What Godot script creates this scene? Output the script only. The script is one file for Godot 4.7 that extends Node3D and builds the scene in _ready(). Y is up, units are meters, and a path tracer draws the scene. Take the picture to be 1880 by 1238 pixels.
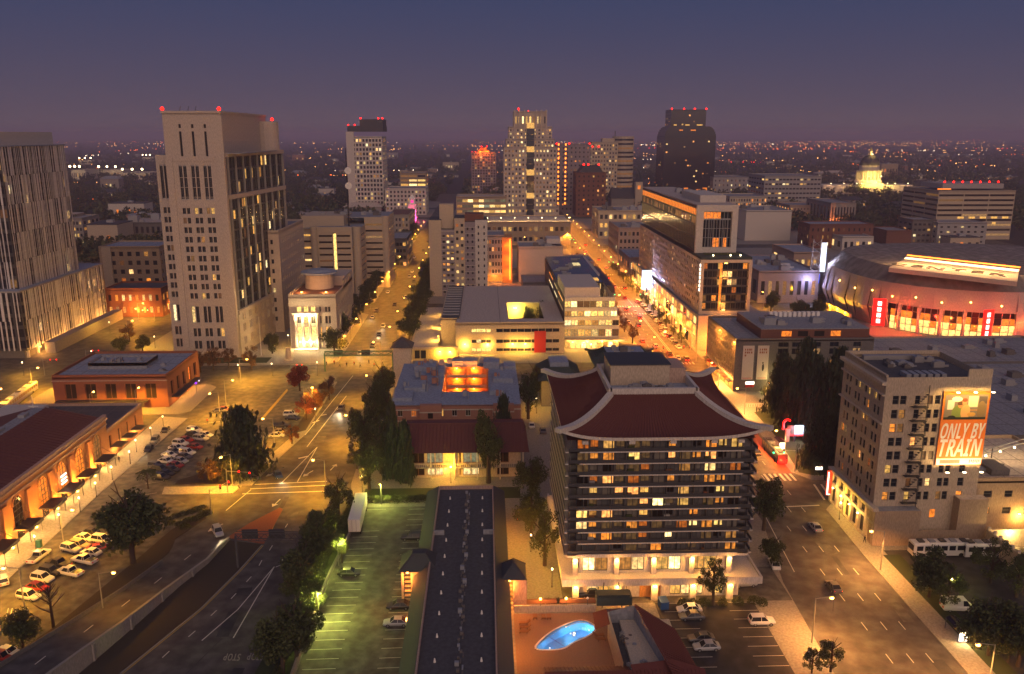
extends Node3D
# An aerial view over a downtown at dusk. x runs across the streets, -z away from the camera, metres.

const UP := Vector3.UP
const ORD := ["first", "second", "third", "fourth", "fifth", "sixth", "seventh", "eighth", "ninth", "tenth", "eleventh", "twelfth", "thirteenth", "fourteenth", "fifteenth", "sixteenth", "seventeenth", "eighteenth", "nineteenth", "twentieth"]
var M := {}
var rng := RandomNumberGenerator.new()
var used := {}
var shapes := {}
var pane_count := {}
var loose := {}

class MB:
	var v := PackedVector3Array()
	var n := PackedVector3Array()
	var ix := PackedInt32Array()
	var tint: RandomNumberGenerator
	func tri(a: Vector3, b: Vector3, c: Vector3) -> void:
		var k := v.size()
		var m := (b - a).cross(c - a).normalized()
		v.append_array(PackedVector3Array([a, b, c]))
		n.append_array(PackedVector3Array([m, m, m]))
		ix.append_array(PackedInt32Array([k, k + 2, k + 1]))
	func quad(a: Vector3, b: Vector3, c: Vector3, d: Vector3) -> void:
		var k := v.size()
		var m := (c - a).cross(d - b).normalized()
		v.append_array(PackedVector3Array([a, b, c, d]))
		n.append_array(PackedVector3Array([m, m, m, m]))
		ix.append_array(PackedInt32Array([k, k + 2, k + 1, k, k + 3, k + 2]))
	func box(c: Vector3, s: Vector3, b := Basis()) -> void:
		var h := s * 0.5
		var p := []
		for i in 8:
			p.append(c + b * Vector3(h.x if i & 1 else -h.x, h.y if i & 2 else -h.y, h.z if i & 4 else -h.z))
		quad(p[4], p[5], p[7], p[6])
		quad(p[1], p[0], p[2], p[3])
		quad(p[5], p[1], p[3], p[7])
		quad(p[0], p[4], p[6], p[2])
		quad(p[6], p[7], p[3], p[2])
		quad(p[0], p[1], p[5], p[4])
	func span(x0: float, y0: float, z0: float, x1: float, y1: float, z1: float) -> void:
		box(Vector3(x0 + x1, y0 + y1, z0 + z1) * 0.5, Vector3(absf(x1 - x0), absf(y1 - y0), absf(z1 - z0)))
	func tube(a: Vector3, b: Vector3, r0: float, r1: float, seg := 6, caps := false) -> void:
		var d := (b - a).normalized()
		var s := d.cross(Vector3.RIGHT if absf(d.x) < 0.8 else Vector3.UP).normalized()
		var t := d.cross(s)
		for i in seg:
			var e0 := s * cos(TAU * i / seg) + t * sin(TAU * i / seg)
			var e1 := s * cos(TAU * (i + 1) / seg) + t * sin(TAU * (i + 1) / seg)
			quad(a + e0 * r0, a + e1 * r0, b + e1 * r1, b + e0 * r1)
			if caps:
				tri(b, b + e0 * r1, b + e1 * r1)
	func prism(poly: PackedVector2Array, y0: float, y1: float) -> void:
		var area := 0.0
		for i in poly.size():
			area += poly[i].cross(poly[(i + 1) % poly.size()])
		var q := poly.duplicate()
		if area > 0.0:
			q.reverse()
		for i in q.size():
			var a := q[i]
			var b := q[(i + 1) % q.size()]
			quad(Vector3(a.x, y0, a.y), Vector3(b.x, y0, b.y), Vector3(b.x, y1, b.y), Vector3(a.x, y1, a.y))
		var t := Geometry2D.triangulate_polygon(q)
		for i in range(0, t.size(), 3):
			var a := q[t[i]]
			var b := q[t[i + 1]]
			var c := q[t[i + 2]]
			if (b - a).cross(c - a) > 0.0:
				var w := b
				b = c
				c = w
			tri(Vector3(a.x, y1, a.y), Vector3(b.x, y1, b.y), Vector3(c.x, y1, c.y))
	func ball(c: Vector3, r: Vector3, la := 5, lo := 8) -> void:
		for i in la:
			for j in lo:
				var p := []
				for k in [[i, j], [i + 1, j], [i + 1, j + 1], [i, j + 1]]:
					var th: float = PI * k[0] / la
					var ph: float = -TAU * k[1] / lo
					p.append(c + Vector3(sin(th) * cos(ph), cos(th), sin(th) * sin(ph)) * r)
				if i == 0:
					tri(p[0], p[2], p[1])
				else:
					quad(p[0], p[3], p[2], p[1])
	func mesh() -> ArrayMesh:
		var a := []
		a.resize(Mesh.ARRAY_MAX)
		a[Mesh.ARRAY_VERTEX] = v
		a[Mesh.ARRAY_NORMAL] = n
		a[Mesh.ARRAY_INDEX] = ix
		if tint:
			var col := PackedColorArray()
			for i in v.size() / 4:
				var t := tint.randf_range(0.55, 1.5)
				var k := Color(t * tint.randf_range(0.85, 1.2), t, t * tint.randf_range(0.7, 1.1))
				col.append_array(PackedColorArray([k, k, k, k]))
			a[Mesh.ARRAY_COLOR] = col
		var m := ArrayMesh.new()
		if v.size():
			m.add_surface_from_arrays(Mesh.PRIMITIVE_TRIANGLES, a)
		return m

func v3(x: float, y: float, z: float) -> Vector3:
	return Vector3(x, y, z)

func v2(x: float, y: float) -> Vector2:
	return Vector2(x, y)

func numbered(called: String) -> String:
	used[called] = used.get(called, -1) + 1
	return called if used[called] == 0 else "%s_%03d" % [called, used[called]]

func tag(o: Node, label: String, category := "", group := "", kind := "") -> Node:
	if label: o.set_meta("label", label)
	if category: o.set_meta("category", category)
	if group: o.set_meta("group", group)
	if kind: o.set_meta("kind", kind)
	return o

func thing(called: String, label: String, category: String, at := Vector3.ZERO, turn := 0.0, group := "") -> Node3D:
	var o := Node3D.new()
	o.name = numbered(called)
	add_child(o)
	o.position = at
	o.rotation.y = turn
	tag(o, label, category, group)
	return o

func put(p: Node, called: String, mesh: Mesh, m: Material, at := Vector3.ZERO, b := Basis()) -> MeshInstance3D:
	var o := MeshInstance3D.new()
	o.name = called if p != self else numbered(called)
	o.mesh = mesh
	o.material_override = m
	o.transform = Transform3D(b, at)
	p.add_child(o, true)
	return o

func bx(p: Node, called: String, m: Material, x0: float, y0: float, z0: float, x1: float, y1: float, z1: float) -> MeshInstance3D:
	if not shapes.has("box"):
		var bm := MB.new()
		bm.box(Vector3.ZERO, Vector3.ONE)
		shapes.box = bm.mesh()
	return put(p, called, shapes.box, m, v3(x0 + x1, y0 + y1, z0 + z1) * 0.5, Basis.from_scale(v3(maxf(absf(x1 - x0), 0.01), maxf(absf(y1 - y0), 0.01), maxf(absf(z1 - z0), 0.01))))

func setting(called: String, mesh: Mesh, m: Material) -> MeshInstance3D:
	var o := put(self, called, mesh, m)
	o.set_meta("kind", "structure")
	return o

func slab(called: String, poly: PackedVector2Array, y0: float, y1: float, m: Material) -> MeshInstance3D:
	var b := MB.new()
	b.prism(poly, y0, y1)
	return setting(called, b.mesh(), m)

func rect(x0: float, x1: float, z0: float, z1: float, cut := 0.0) -> PackedVector2Array:
	if cut <= 0.0:
		return PackedVector2Array([v2(x0, z0), v2(x1, z0), v2(x1, z1), v2(x0, z1)])
	return PackedVector2Array([v2(x0 + cut, z0), v2(x1 - cut, z0), v2(x1, z0 + cut), v2(x1, z1 - cut), v2(x1 - cut, z1), v2(x0 + cut, z1), v2(x0, z1 - cut), v2(x0, z0 + cut)])

# ---- materials -------------------------------------------------------------

func noise_tex(freq: float, lo: float, hi: float, sd: int, oct := 4, mid := 0.5, size := 512) -> NoiseTexture2D:
	var f := FastNoiseLite.new()
	f.noise_type = FastNoiseLite.TYPE_SIMPLEX_SMOOTH
	f.frequency = freq
	f.fractal_octaves = oct
	f.seed = sd
	var g := Gradient.new()
	g.offsets = PackedFloat32Array([0.15, mid, 0.85])
	var c := (lo + hi) * 0.5
	g.colors = PackedColorArray([Color(lo, lo, lo), Color(c, c, c), Color(hi, hi, hi)])
	var t := NoiseTexture2D.new()
	t.width = size
	t.height = size
	t.seamless = true
	t.noise = f
	t.color_ramp = g
	return t

func mk(key: String, r: float, g: float, b: float, rough := 0.85, tex: Texture2D = null, sc := Vector3.ONE * 0.1, metal := 0.0) -> StandardMaterial3D:
	var m := StandardMaterial3D.new()
	m.resource_name = key
	m.albedo_color = Color(r, g, b).linear_to_srgb()
	m.roughness = rough
	m.metallic = metal
	if tex:
		m.albedo_texture = tex
		m.uv1_triplanar = true
		m.uv1_world_triplanar = true
		m.uv1_scale = sc
	M[key] = m
	return m

func glow(key: String, c: Color, e: float, tex: Texture2D = null) -> StandardMaterial3D:
	var m := mk(key, 0.05, 0.05, 0.05, 0.4)
	m.emission_enabled = true
	m.emission = c
	m.emission_energy_multiplier = e
	if tex:
		m.emission_texture = tex
		m.emission_operator = BaseMaterial3D.EMISSION_OP_MULTIPLY
		m.uv1_triplanar = true
		m.uv1_world_triplanar = true
		m.uv1_scale = Vector3.ONE * 0.16
	return m

func make_materials() -> void:
	var patch := noise_tex(0.012, 0.66, 1.0, 3)
	var fine := noise_tex(0.05, 0.84, 1.0, 5, 5)
	var speck := noise_tex(0.16, 0.6, 1.0, 8, 3)
	var room := noise_tex(0.02, 0.66, 1.0, 11, 2, 0.5, 256)
	M.patch = patch
	M.fine = fine
	var wall := v3(0.12, 0.035, 0.12)
	mk("ground", 0.035, 0.034, 0.032, 0.95, patch, Vector3.ONE * 0.02)
	mk("asphalt", 0.115, 0.107, 0.1, 0.8, patch, Vector3.ONE * 0.035)
	mk("asphalt_old", 0.15, 0.142, 0.125, 0.85, patch, Vector3.ONE * 0.05)
	mk("asphalt_dark", 0.05, 0.05, 0.052, 0.75, patch, Vector3.ONE * 0.04)
	mk("pavement", 0.3, 0.28, 0.25, 0.9, fine, Vector3.ONE * 0.06)
	mk("pavement_pale", 0.4, 0.37, 0.32, 0.9, fine, Vector3.ONE * 0.05)
	mk("brick_paving", 0.32, 0.1, 0.045, 0.9, fine, Vector3.ONE * 0.15)
	mk("deck_paving", 0.28, 0.18, 0.13, 0.85, fine, Vector3.ONE * 0.15)
	mk("paint", 0.72, 0.7, 0.62, 0.7, fine, Vector3.ONE * 0.3)
	mk("yellow_paint", 0.6, 0.42, 0.06, 0.7, fine, Vector3.ONE * 0.3)
	mk("bus_lane_paint", 0.35, 0.07, 0.04, 0.8, fine, Vector3.ONE * 0.2)
	mk("grass", 0.05, 0.075, 0.018, 0.95, speck, Vector3.ONE * 0.15)
	mk("soil", 0.075, 0.058, 0.038, 0.95, speck, Vector3.ONE * 0.08)
	mk("kerb", 0.34, 0.32, 0.27, 0.9, fine, Vector3.ONE * 0.2)
	mk("concrete", 0.34, 0.31, 0.28, 0.85, fine, wall)
	mk("concrete_dark", 0.16, 0.15, 0.145, 0.85, fine, wall)
	mk("stone", 0.55, 0.47, 0.405, 0.8, fine, wall)
	mk("cream", 0.56, 0.46, 0.34, 0.8, fine, wall)
	mk("cream_pale", 0.62, 0.54, 0.43, 0.8, fine, wall)
	mk("white_wall", 0.66, 0.61, 0.55, 0.75, fine, wall)
	mk("grey_wall", 0.4, 0.38, 0.38, 0.8, fine, wall)
	mk("mauve_wall", 0.3, 0.26, 0.29, 0.8, fine, wall)
	mk("tan_wall", 0.42, 0.32, 0.22, 0.85, fine, wall)
	mk("pink_stucco", 0.52, 0.37, 0.29, 0.85, fine, wall)
	mk("yellow_stucco", 0.6, 0.47, 0.2, 0.85, fine, wall)
	mk("orange_wall", 0.62, 0.3, 0.09, 0.8, fine, wall)
	mk("brick", 0.34, 0.125, 0.06, 0.9, fine, Vector3.ONE * 0.3)
	mk("brick_orange", 0.5, 0.24, 0.1, 0.9, fine, Vector3.ONE * 0.3)
	mk("brick_brown", 0.2, 0.085, 0.06, 0.9, fine, Vector3.ONE * 0.2)
	mk("brick_pale", 0.42, 0.21, 0.15, 0.9, fine, Vector3.ONE * 0.3)
	mk("roof_grey", 0.3, 0.32, 0.36, 0.9, fine, Vector3.ONE * 0.035)
	mk("roof_blue", 0.3, 0.36, 0.47, 0.9, fine, Vector3.ONE * 0.035)
	mk("roof_dark", 0.085, 0.088, 0.1, 0.9, fine, Vector3.ONE * 0.035)
	mk("roof_pale", 0.55, 0.48, 0.43, 0.9, fine, Vector3.ONE * 0.035)
	mk("tile_red", 0.17, 0.045, 0.032, 0.75, fine, Vector3.ONE * 0.3)
	mk("tile_maroon", 0.15, 0.045, 0.036, 0.75, fine, Vector3.ONE * 0.3)
	mk("tile_slate", 0.06, 0.065, 0.078, 0.8, fine, Vector3.ONE * 0.3)
	mk("tile_green", 0.045, 0.07, 0.07, 0.75, fine, Vector3.ONE * 0.3)
	mk("metal", 0.42, 0.42, 0.43, 0.45, fine, Vector3.ONE * 0.5, 0.4)
	mk("metal_dark", 0.06, 0.06, 0.065, 0.5, null, Vector3.ONE, 0.3)
	mk("metal_green", 0.04, 0.14, 0.1, 0.5)
	mk("pole_grey", 0.3, 0.29, 0.27, 0.6, null, Vector3.ONE, 0.3)
	mk("hvac", 0.36, 0.38, 0.42, 0.6, fine, Vector3.ONE * 0.5, 0.2)
	mk("arena_panel", 0.5, 0.42, 0.38, 0.6, fine, wall, 0.15)
	mk("arena_roof", 0.3, 0.27, 0.25, 0.8, patch, Vector3.ONE * 0.03)
	mk("pool_tile", 0.012, 0.27, 0.6, 0.5)
	mk("skin", 0.36, 0.2, 0.13, 0.7)
	mk("cloth_dark", 0.03, 0.03, 0.04, 0.9)
	mk("cloth_red", 0.3, 0.04, 0.03, 0.9)
	mk("cloth_pale", 0.4, 0.38, 0.34, 0.9)
	mk("wood", 0.22, 0.1, 0.045, 0.7)
	mk("blue_bin", 0.03, 0.1, 0.26, 0.6)
	mk("tyre", 0.015, 0.015, 0.016, 0.9)
	mk("rim", 0.35, 0.35, 0.36, 0.4, null, Vector3.ONE, 0.7)
	for k in {"white": [0.72, 0.71, 0.68], "silver": [0.4, 0.41, 0.42], "black": [0.012, 0.012, 0.014], "grey": [0.09, 0.09, 0.1], "red": [0.35, 0.025, 0.012], "blue": [0.03, 0.06, 0.15], "beige": [0.35, 0.27, 0.17]}:
		var c: Array = {"white": [0.72, 0.71, 0.68], "silver": [0.4, 0.41, 0.42], "black": [0.012, 0.012, 0.014], "grey": [0.09, 0.09, 0.1], "red": [0.35, 0.025, 0.012], "blue": [0.03, 0.06, 0.15], "beige": [0.35, 0.27, 0.17]}[k]
		var m := mk("car_" + k, c[0], c[1], c[2], 0.35)
		m.clearcoat_enabled = true
		m.clearcoat = 0.8
		m.clearcoat_roughness = 0.1
	for g in [["glass", 0.018, 0.022, 0.028], ["glass_blue", 0.02, 0.035, 0.045], ["glass_brown", 0.03, 0.022, 0.016], ["curtain", 0.22, 0.2, 0.16], ["blind", 0.1, 0.1, 0.095]]:
		mk(g[0], g[1], g[2], g[3], 0.12 if g[0].begins_with("glass") else 0.6)
	var pw := mk("pool_water", 0.75, 0.95, 1.0, 0.04)
	pw.transparency = BaseMaterial3D.TRANSPARENCY_ALPHA
	pw.albedo_color.a = 0.12
	glow("lit_warm", Color(1.0, 0.74, 0.36), 1.5, room)
	glow("lit_orange", Color(1.0, 0.52, 0.13), 1.6, room)
	glow("lit_pale", Color(1.0, 0.88, 0.6), 1.5, room)
	glow("lit_dim", Color(0.85, 0.55, 0.24), 0.45, room)
	glow("lit_cool", Color(0.72, 0.8, 0.66), 0.4, room)
	glow("lit_curtain", Color(0.85, 0.62, 0.34), 0.2, room)
	glow("lit_bright", Color(1.0, 0.82, 0.45), 2.6, room)
	glow("lamp_sodium", Color(1.0, 0.7, 0.3), 20.0)
	glow("lamp_white", Color(1.0, 0.88, 0.66), 14.0)
	glow("lamp_red", Color(1.0, 0.06, 0.02), 9.0)
	glow("signal_green", Color(0.05, 1.0, 0.6), 6.0)
	glow("signal_red", Color(1.0, 0.05, 0.02), 6.0)
	glow("head_lamp", Color(1.0, 0.86, 0.62), 26.0)
	glow("tail_lamp", Color(1.0, 0.05, 0.02), 16.0)
	glow("neon_red", Color(1.0, 0.06, 0.03), 3.0)
	glow("neon_white", Color(1.0, 0.93, 0.85), 3.0)
	glow("neon_orange", Color(1.0, 0.5, 0.15), 5.0)
	glow("lamp_trough", Color(1.0, 0.8, 0.56), 4.0)
	glow("neon_pink", Color(1.0, 0.12, 0.5), 2.5)
	glow("neon_purple", Color(0.4, 0.1, 1.0), 3.0)
	glow("neon_blue", Color(0.12, 0.3, 1.0), 2.5)
	glow("screen_white", Color(0.85, 0.9, 1.0), 1.8)
	mk("sign_orange", 0.75, 0.2, 0.02, 0.6)
	mk("sign_white", 0.8, 0.78, 0.74, 0.6)
	mk("sign_red", 0.55, 0.035, 0.02, 0.6)
	mk("sign_blue", 0.05, 0.06, 0.2, 0.6)
	mk("sign_green", 0.02, 0.12, 0.06, 0.6)
	mk("banner_pale", 0.55, 0.48, 0.44, 0.8)
	mk("lettering_dark", 0.03, 0.025, 0.02, 0.7)
	for l in [["leaf", 0.06, 0.075, 0.022], ["leaf_deep", 0.06, 0.075, 0.022], ["leaf_light", 0.06, 0.075, 0.022], ["leaf_red", 0.26, 0.055, 0.014], ["leaf_orange", 0.26, 0.1, 0.016], ["leaf_brown", 0.13, 0.065, 0.018], ["needle", 0.036, 0.05, 0.024]]:
		var lm := mk(l[0], l[1], l[2], l[3], 0.7)
		lm.vertex_color_use_as_albedo = true
		lm.backlight_enabled = true
		lm.backlight = Color(l[1] * 0.6, l[2] * 0.6, l[3] * 0.6).linear_to_srgb()
	mk("bark", 0.07, 0.05, 0.035, 0.95, fine, Vector3.ONE * 0.6)

# ---- facades ---------------------------------------------------------------

func grid(n: int, total: float, ratio: float, from := 0.0, to := -1.0) -> Array:
	if to < 0.0:
		if total == 0.0:
			return [["all", n, ratio]]
		to = total
	var out := []
	var c := (to - from) / maxf(n, 1)
	for i in n:
		out.append([from + c * (i + 0.5 - ratio * 0.5), from + c * (i + 0.5 + ratio * 0.5)])
	return out

func pairs(n: int, from: float, to: float, each: float, gap: float) -> Array:
	var out := []
	var c := (to - from) / n
	for i in n:
		var m := from + c * (i + 0.5)
		out.append([m - gap * 0.5 - each, m - gap * 0.5])
		out.append([m + gap * 0.5, m + gap * 0.5 + each])
	return out

func unit(key: String) -> Mesh:
	if shapes.has(key):
		return shapes[key]
	var b := MB.new()
	match key:
		"pane":
			b.quad(v3(-0.5, -0.5, 0), v3(0.5, -0.5, 0), v3(0.5, 0.5, 0), v3(-0.5, 0.5, 0))
		"frame":
			for s in [-1, 1]:
				b.box(v3(s * 0.47, 0, 0), v3(0.06, 1, 0.07))
				b.box(v3(0, s * 0.475, 0), v3(0.88, 0.05, 0.07))
			b.box(v3(0, 0.02, 0), v3(0.88, 0.045, 0.05))
		"frame_two":
			for s in [-1, 1]:
				b.box(v3(s * 0.48, 0, 0), v3(0.04, 1, 0.07))
				b.box(v3(0, s * 0.48, 0), v3(0.92, 0.04, 0.07))
			b.box(v3(0, 0, 0), v3(0.04, 0.92, 0.05))
		"ball":
			b.ball(Vector3.ZERO, Vector3.ONE, 6, 10)
	shapes[key] = b.mesh()
	return shapes[key]

# a lit room: one of the window colours at its own brightness
func room(key: String) -> Material:
	var i := rng.randi() % 4
	var k := "%s_%d" % [key, i]
	if not M.has(k):
		var m: StandardMaterial3D = M[key].duplicate()
		m.emission_energy_multiplier *= [0.4, 0.7, 1.0, 1.5][i]
		m.emission = m.emission.lerp([Color(1, 0.5, 0.15), Color(1, 0.8, 0.4), Color(1, 0.7, 0.3), Color(1, 0.95, 0.8)][i], 0.3)
		M[k] = m
	return M[k]

func pick(lit: float, mats: Array, dark := "glass") -> Material:
	if rng.randf() < lit * 1.35:
		return room(mats[rng.randi() % mats.size()])
	return M[dark]

# one wall with recessed openings and a pane in each; o is the lower left corner seen from outside
func facade(p: Node3D, o: Vector3, rt: Vector3, w: float, h: float, xs: Array, ys: Array, q := {}) -> void:
	if xs and xs[0][0] is String:
		xs = grid(xs[0][1], w, xs[0][2])
	if ys and ys[0][0] is String:
		ys = grid(ys[0][1], h, ys[0][2])
	var wallm: Material = q.get("wall", M.concrete)
	var rec: float = q.get("recess", 0.25)
	var outw := rt.cross(UP)
	var b := MB.new()
	var at := func(x: float, y: float, d := 0.0) -> Vector3: return o + rt * x + UP * y - outw * d
	var panel := func(x0: float, y0: float, x1: float, y1: float) -> void:
		if x1 - x0 > 0.001 and y1 - y0 > 0.001:
			b.quad(at.call(x0, y0), at.call(x1, y0), at.call(x1, y1), at.call(x0, y1))
	var y := 0.0
	var bas := Basis(rt, UP, outw)
	for j in ys.size():
		var y0: float = ys[j][0]
		var y1: float = ys[j][1]
		panel.call(0.0, y, w, y0)
		var x := 0.0
		for i in xs.size():
			var x0: float = xs[i][0]
			var x1: float = xs[i][1]
			panel.call(x, y0, x, y1)
			panel.call(x, y0, x0, y1)
			b.quad(at.call(x0, y0), at.call(x1, y0), at.call(x1, y0, rec), at.call(x0, y0, rec))
			b.quad(at.call(x0, y1, rec), at.call(x1, y1, rec), at.call(x1, y1), at.call(x0, y1))
			b.quad(at.call(x0, y0, rec), at.call(x0, y1, rec), at.call(x0, y1), at.call(x0, y0))
			b.quad(at.call(x1, y0), at.call(x1, y1), at.call(x1, y1, rec), at.call(x1, y0, rec))
			x = x1
			var m: Material
			if q.has("choose"):
				m = q.choose.call(i, j)
			else:
				m = pick(q.get("lit", 0.2), q.get("mats", ["lit_warm", "lit_dim", "lit_pale"]), q.get("dark", "glass"))
			var c: Vector3 = at.call((x0 + x1) * 0.5, (y0 + y1) * 0.5, rec - 0.005)
			if q.get("each", false) and pane_count.get(p, 0) < 290:
				pane_count[p] = pane_count.get(p, 0) + 1
				var fs := Basis(rt * (x1 - x0), UP * (y1 - y0), outw)
				if q.has("frame"):
					var f := put(p, "window", unit(q.get("style", "frame")), M[q.frame], c + outw * 0.05, fs)
					put(f, "pane", unit("pane"), m, v3(0, 0, -0.03))
				else:
					put(p, "window", unit("pane"), m, c, fs)
			else:
				var key := [p, m]
				if not loose.has(key):
					loose[key] = MB.new()
				var hx := rt * (x1 - x0) * 0.5
				var hy := UP * (y1 - y0) * 0.5
				loose[key].quad(c - hx - hy, c + hx - hy, c + hx + hy, c - hx + hy)
		panel.call(x, y0, w, y1)
		y = y1
	panel.call(0.0, y, w, h)
	put(p, q.get("part", "wall"), b.mesh(), wallm)

func flush_panes() -> void:
	for key in loose:
		var o := put(key[0], "window_panes", loose[key].mesh(), key[1])
		o.set_meta("kind", "stuff")
	loose.clear()

func light(p: Node3D, at: Vector3, c: Color, e: float, size := 0.25) -> void:
	var l := OmniLight3D.new()
	l.name = "lamp_light"
	l.light_color = c
	l.light_energy = e * 3.2
	l.light_size = size
	l.omni_range = 120.0
	l.omni_attenuation = 2.0
	l.shadow_enabled = true
	l.position = at
	p.add_child(l, true)

func spot(p: Node3D, at: Vector3, to: Vector3, c: Color, e: float, angle := 70.0, size := 0.25) -> void:
	var l := SpotLight3D.new()
	l.name = "lamp_light"
	l.light_color = c
	l.light_energy = e * 3.2
	l.light_size = size
	l.spot_range = 150.0
	l.spot_attenuation = 2.0
	l.spot_angle = angle
	l.spot_angle_attenuation = 0.5
	l.shadow_enabled = true
	l.transform = Transform3D(Basis.looking_at(to - at, UP if absf((to - at).normalized().y) < 0.95 else Vector3.FORWARD), at)
	p.add_child(l, true)

# a flat roof with a parapet standing round it
func flat_roof(p: Node3D, x0: float, x1: float, z0: float, z1: float, y: float, roofm: Material, wallm: Material, ph := 0.9, t := 0.4) -> void:
	bx(p, "roof", roofm, x0 + t, y - 0.4, z0 + t, x1 - t, y, z1 - t)
	var b := MB.new()
	b.span(x0, y - 0.4, z1 - t, x1, y + ph, z1)
	b.span(x0, y - 0.4, z0, x1, y + ph, z0 + t)
	b.span(x0, y - 0.4, z0 + t, x0 + t, y + ph, z1 - t)
	b.span(x1 - t, y - 0.4, z0 + t, x1, y + ph, z1 - t)
	put(p, "parapet", b.mesh(), wallm)
	var sm := MB.new()
	var x := x0 + 3.0
	while x < x1 - 1.0:
		sm.span(x, y, z0 + t, x + 0.12, y + 0.03, z1 - t)
		x += 4.5
	var z := z0 + 5.0
	while z < z1 - 1.0:
		sm.span(x0 + t, y, z, x1 - t, y + 0.035, z + 0.12)
		z += 9.0
	put(p, "roof_seams", sm.mesh(), M.concrete_dark)

func roof_units(p: Node3D, x0: float, x1: float, z0: float, z1: float, y: float, n: int, big := 1.0) -> void:
	for i in n:
		var w := rng.randf_range(1.2, 3.2) * big
		var d := rng.randf_range(1.2, 3.0) * big
		var hh := rng.randf_range(0.8, 1.9) * big
		var x := rng.randf_range(x0 + w, x1 - w)
		var z := rng.randf_range(z0 + d, z1 - d)
		var b := MB.new()
		b.box(v3(x, y + hh * 0.5, z), v3(w, hh, d))
		b.tube(v3(x, y + hh, z), v3(x, y + hh + 0.25, z), w * 0.28, w * 0.28, 8, true)
		b.box(v3(x + w * 0.75, y + hh * 0.2, z), v3(w * 0.5, hh * 0.35, d * 0.3))
		put(p, "rooftop_unit", b.mesh(), [M.hvac, M.metal, M.concrete_dark][i % 3])

# a plain block of a building with window grids on the sides one can see
func block(called: String, label: String, x0: float, x1: float, zf: float, h: float, depth: float, q := {}) -> Node3D:
	var p := thing(called, label, q.get("category", "building"), v3((x0 + x1) * 0.5, 0, zf - depth * 0.5), 0.0, q.get("group", ""))
	var hw := (x1 - x0) * 0.5
	var hd := depth * 0.5
	mass(p, -hw, hw, -hd, hd, 0.0, h, q)
	return p

func mass(p: Node3D, x0: float, x1: float, z0: float, z1: float, y0: float, y1: float, q := {}) -> void:
	var rows: int = q.get("rows", 4)
	var h := y1 - y0
	var yb: float = q.get("base", 0.5)
	var yt: float = h - q.get("top", 1.0)
	var ys := grid(rows, 0, q.get("hr", 0.5), yb, yt)
	var w := x1 - x0
	var d := z1 - z0
	var fx := grid(q.get("cols", 8), w, q.get("wr", 0.5), q.get("edge", 0.6), w - q.get("edge", 0.6))
	var sx := grid(q.get("side", 6), d, q.get("wr", 0.5), q.get("edge", 0.6), d - q.get("edge", 0.6))
	facade(p, v3(x0, y0, z1), Vector3.RIGHT, w, h, fx, ys, q)
	var right := (p.position.x + (x0 + x1) * 0.5) < 5.0
	var sq := q.duplicate()
	if q.has("side_wall"): sq.wall = q.side_wall
	facade(p, v3(x1, y0, z1), Vector3.FORWARD, d, h, sx if right else [], ys if right else [], sq)
	facade(p, v3(x0, y0, z0), Vector3.BACK, d, h, [] if right else sx, [] if right else ys, sq)
	facade(p, v3(x1, y0, z0), Vector3.LEFT, w, h, [], [], q)
	flat_roof(p, x0, x1, z0, z1, y1, q.get("roof", M.roof_grey), q.get("wall", M.concrete), q.get("parapet", 0.8))
	if q.get("units", 0) > 0:
		roof_units(p, x0 + 1, x1 - 1, z0 + 1, z1 - 1, y1, q.units, q.get("unit_size", 1.0))

func beacon(p: Node3D, at: Vector3, s := 0.9) -> void:
	put(p, "warning_lamp", unit("ball"), M.lamp_red, at, Basis.from_scale(Vector3.ONE * s * 0.75))


func _ready() -> void:
	rng.seed = 7
	var cam := Camera3D.new()
	cam.name = "camera"
	cam.position = v3(0, 85, 0)
	cam.rotation = v3(deg_to_rad(-13.58), deg_to_rad(-1.808), 0)
	cam.fov = 43.795
	cam.near = 0.5
	cam.far = 40000.0
	cam.current = true
	add_child(cam)
	var env := Environment.new()
	env.background_mode = Environment.BG_SKY
	env.tonemap_mode = Environment.TONE_MAPPER_LINEAR
	env.tonemap_exposure = 1.0
	env.sdfgi_enabled = true
	env.ssao_enabled = true
	env.ssil_enabled = true
	var sm := ProceduralSkyMaterial.new()
	sm.sky_top_color = Color(0.125, 0.235, 0.4)
	sm.sky_horizon_color = Color(0.385, 0.325, 0.365)
	sm.sky_curve = 0.08
	sm.ground_horizon_color = Color(0.3, 0.27, 0.31)
	sm.ground_bottom_color = Color(0.1, 0.09, 0.1)
	var sky := Sky.new()
	sky.sky_material = sm
	env.sky = sky
	env.fog_enabled = true
	env.fog_density = 0.0002
	env.fog_light_color = Color(0.6, 0.56, 0.64)
	var we := WorldEnvironment.new()
	we.name = "environment"
	we.environment = env
	add_child(we)
	# the broad afterglow of the sunset behind the camera
	var sun := DirectionalLight3D.new()
	sun.name = "afterglow"
	sun.rotation = v3(deg_to_rad(-22), deg_to_rad(8), 0)
	sun.light_energy = 0.3
	sun.light_color = Color(1.0, 0.84, 0.78)
	sun.light_angular_distance = 60.0
	sun.shadow_enabled = true
	add_child(sun)
	make_materials()
	make_ground()
	make_markings()
	make_depot()
	make_striped_tower()
	make_courthouse()
	make_civic()
	make_condo()
	make_motel()
	make_midblock()
	make_hotels()
	make_arena()
	make_far()
	make_plants()
	make_street_things()
	make_vehicles()
	flush_panes()

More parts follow.
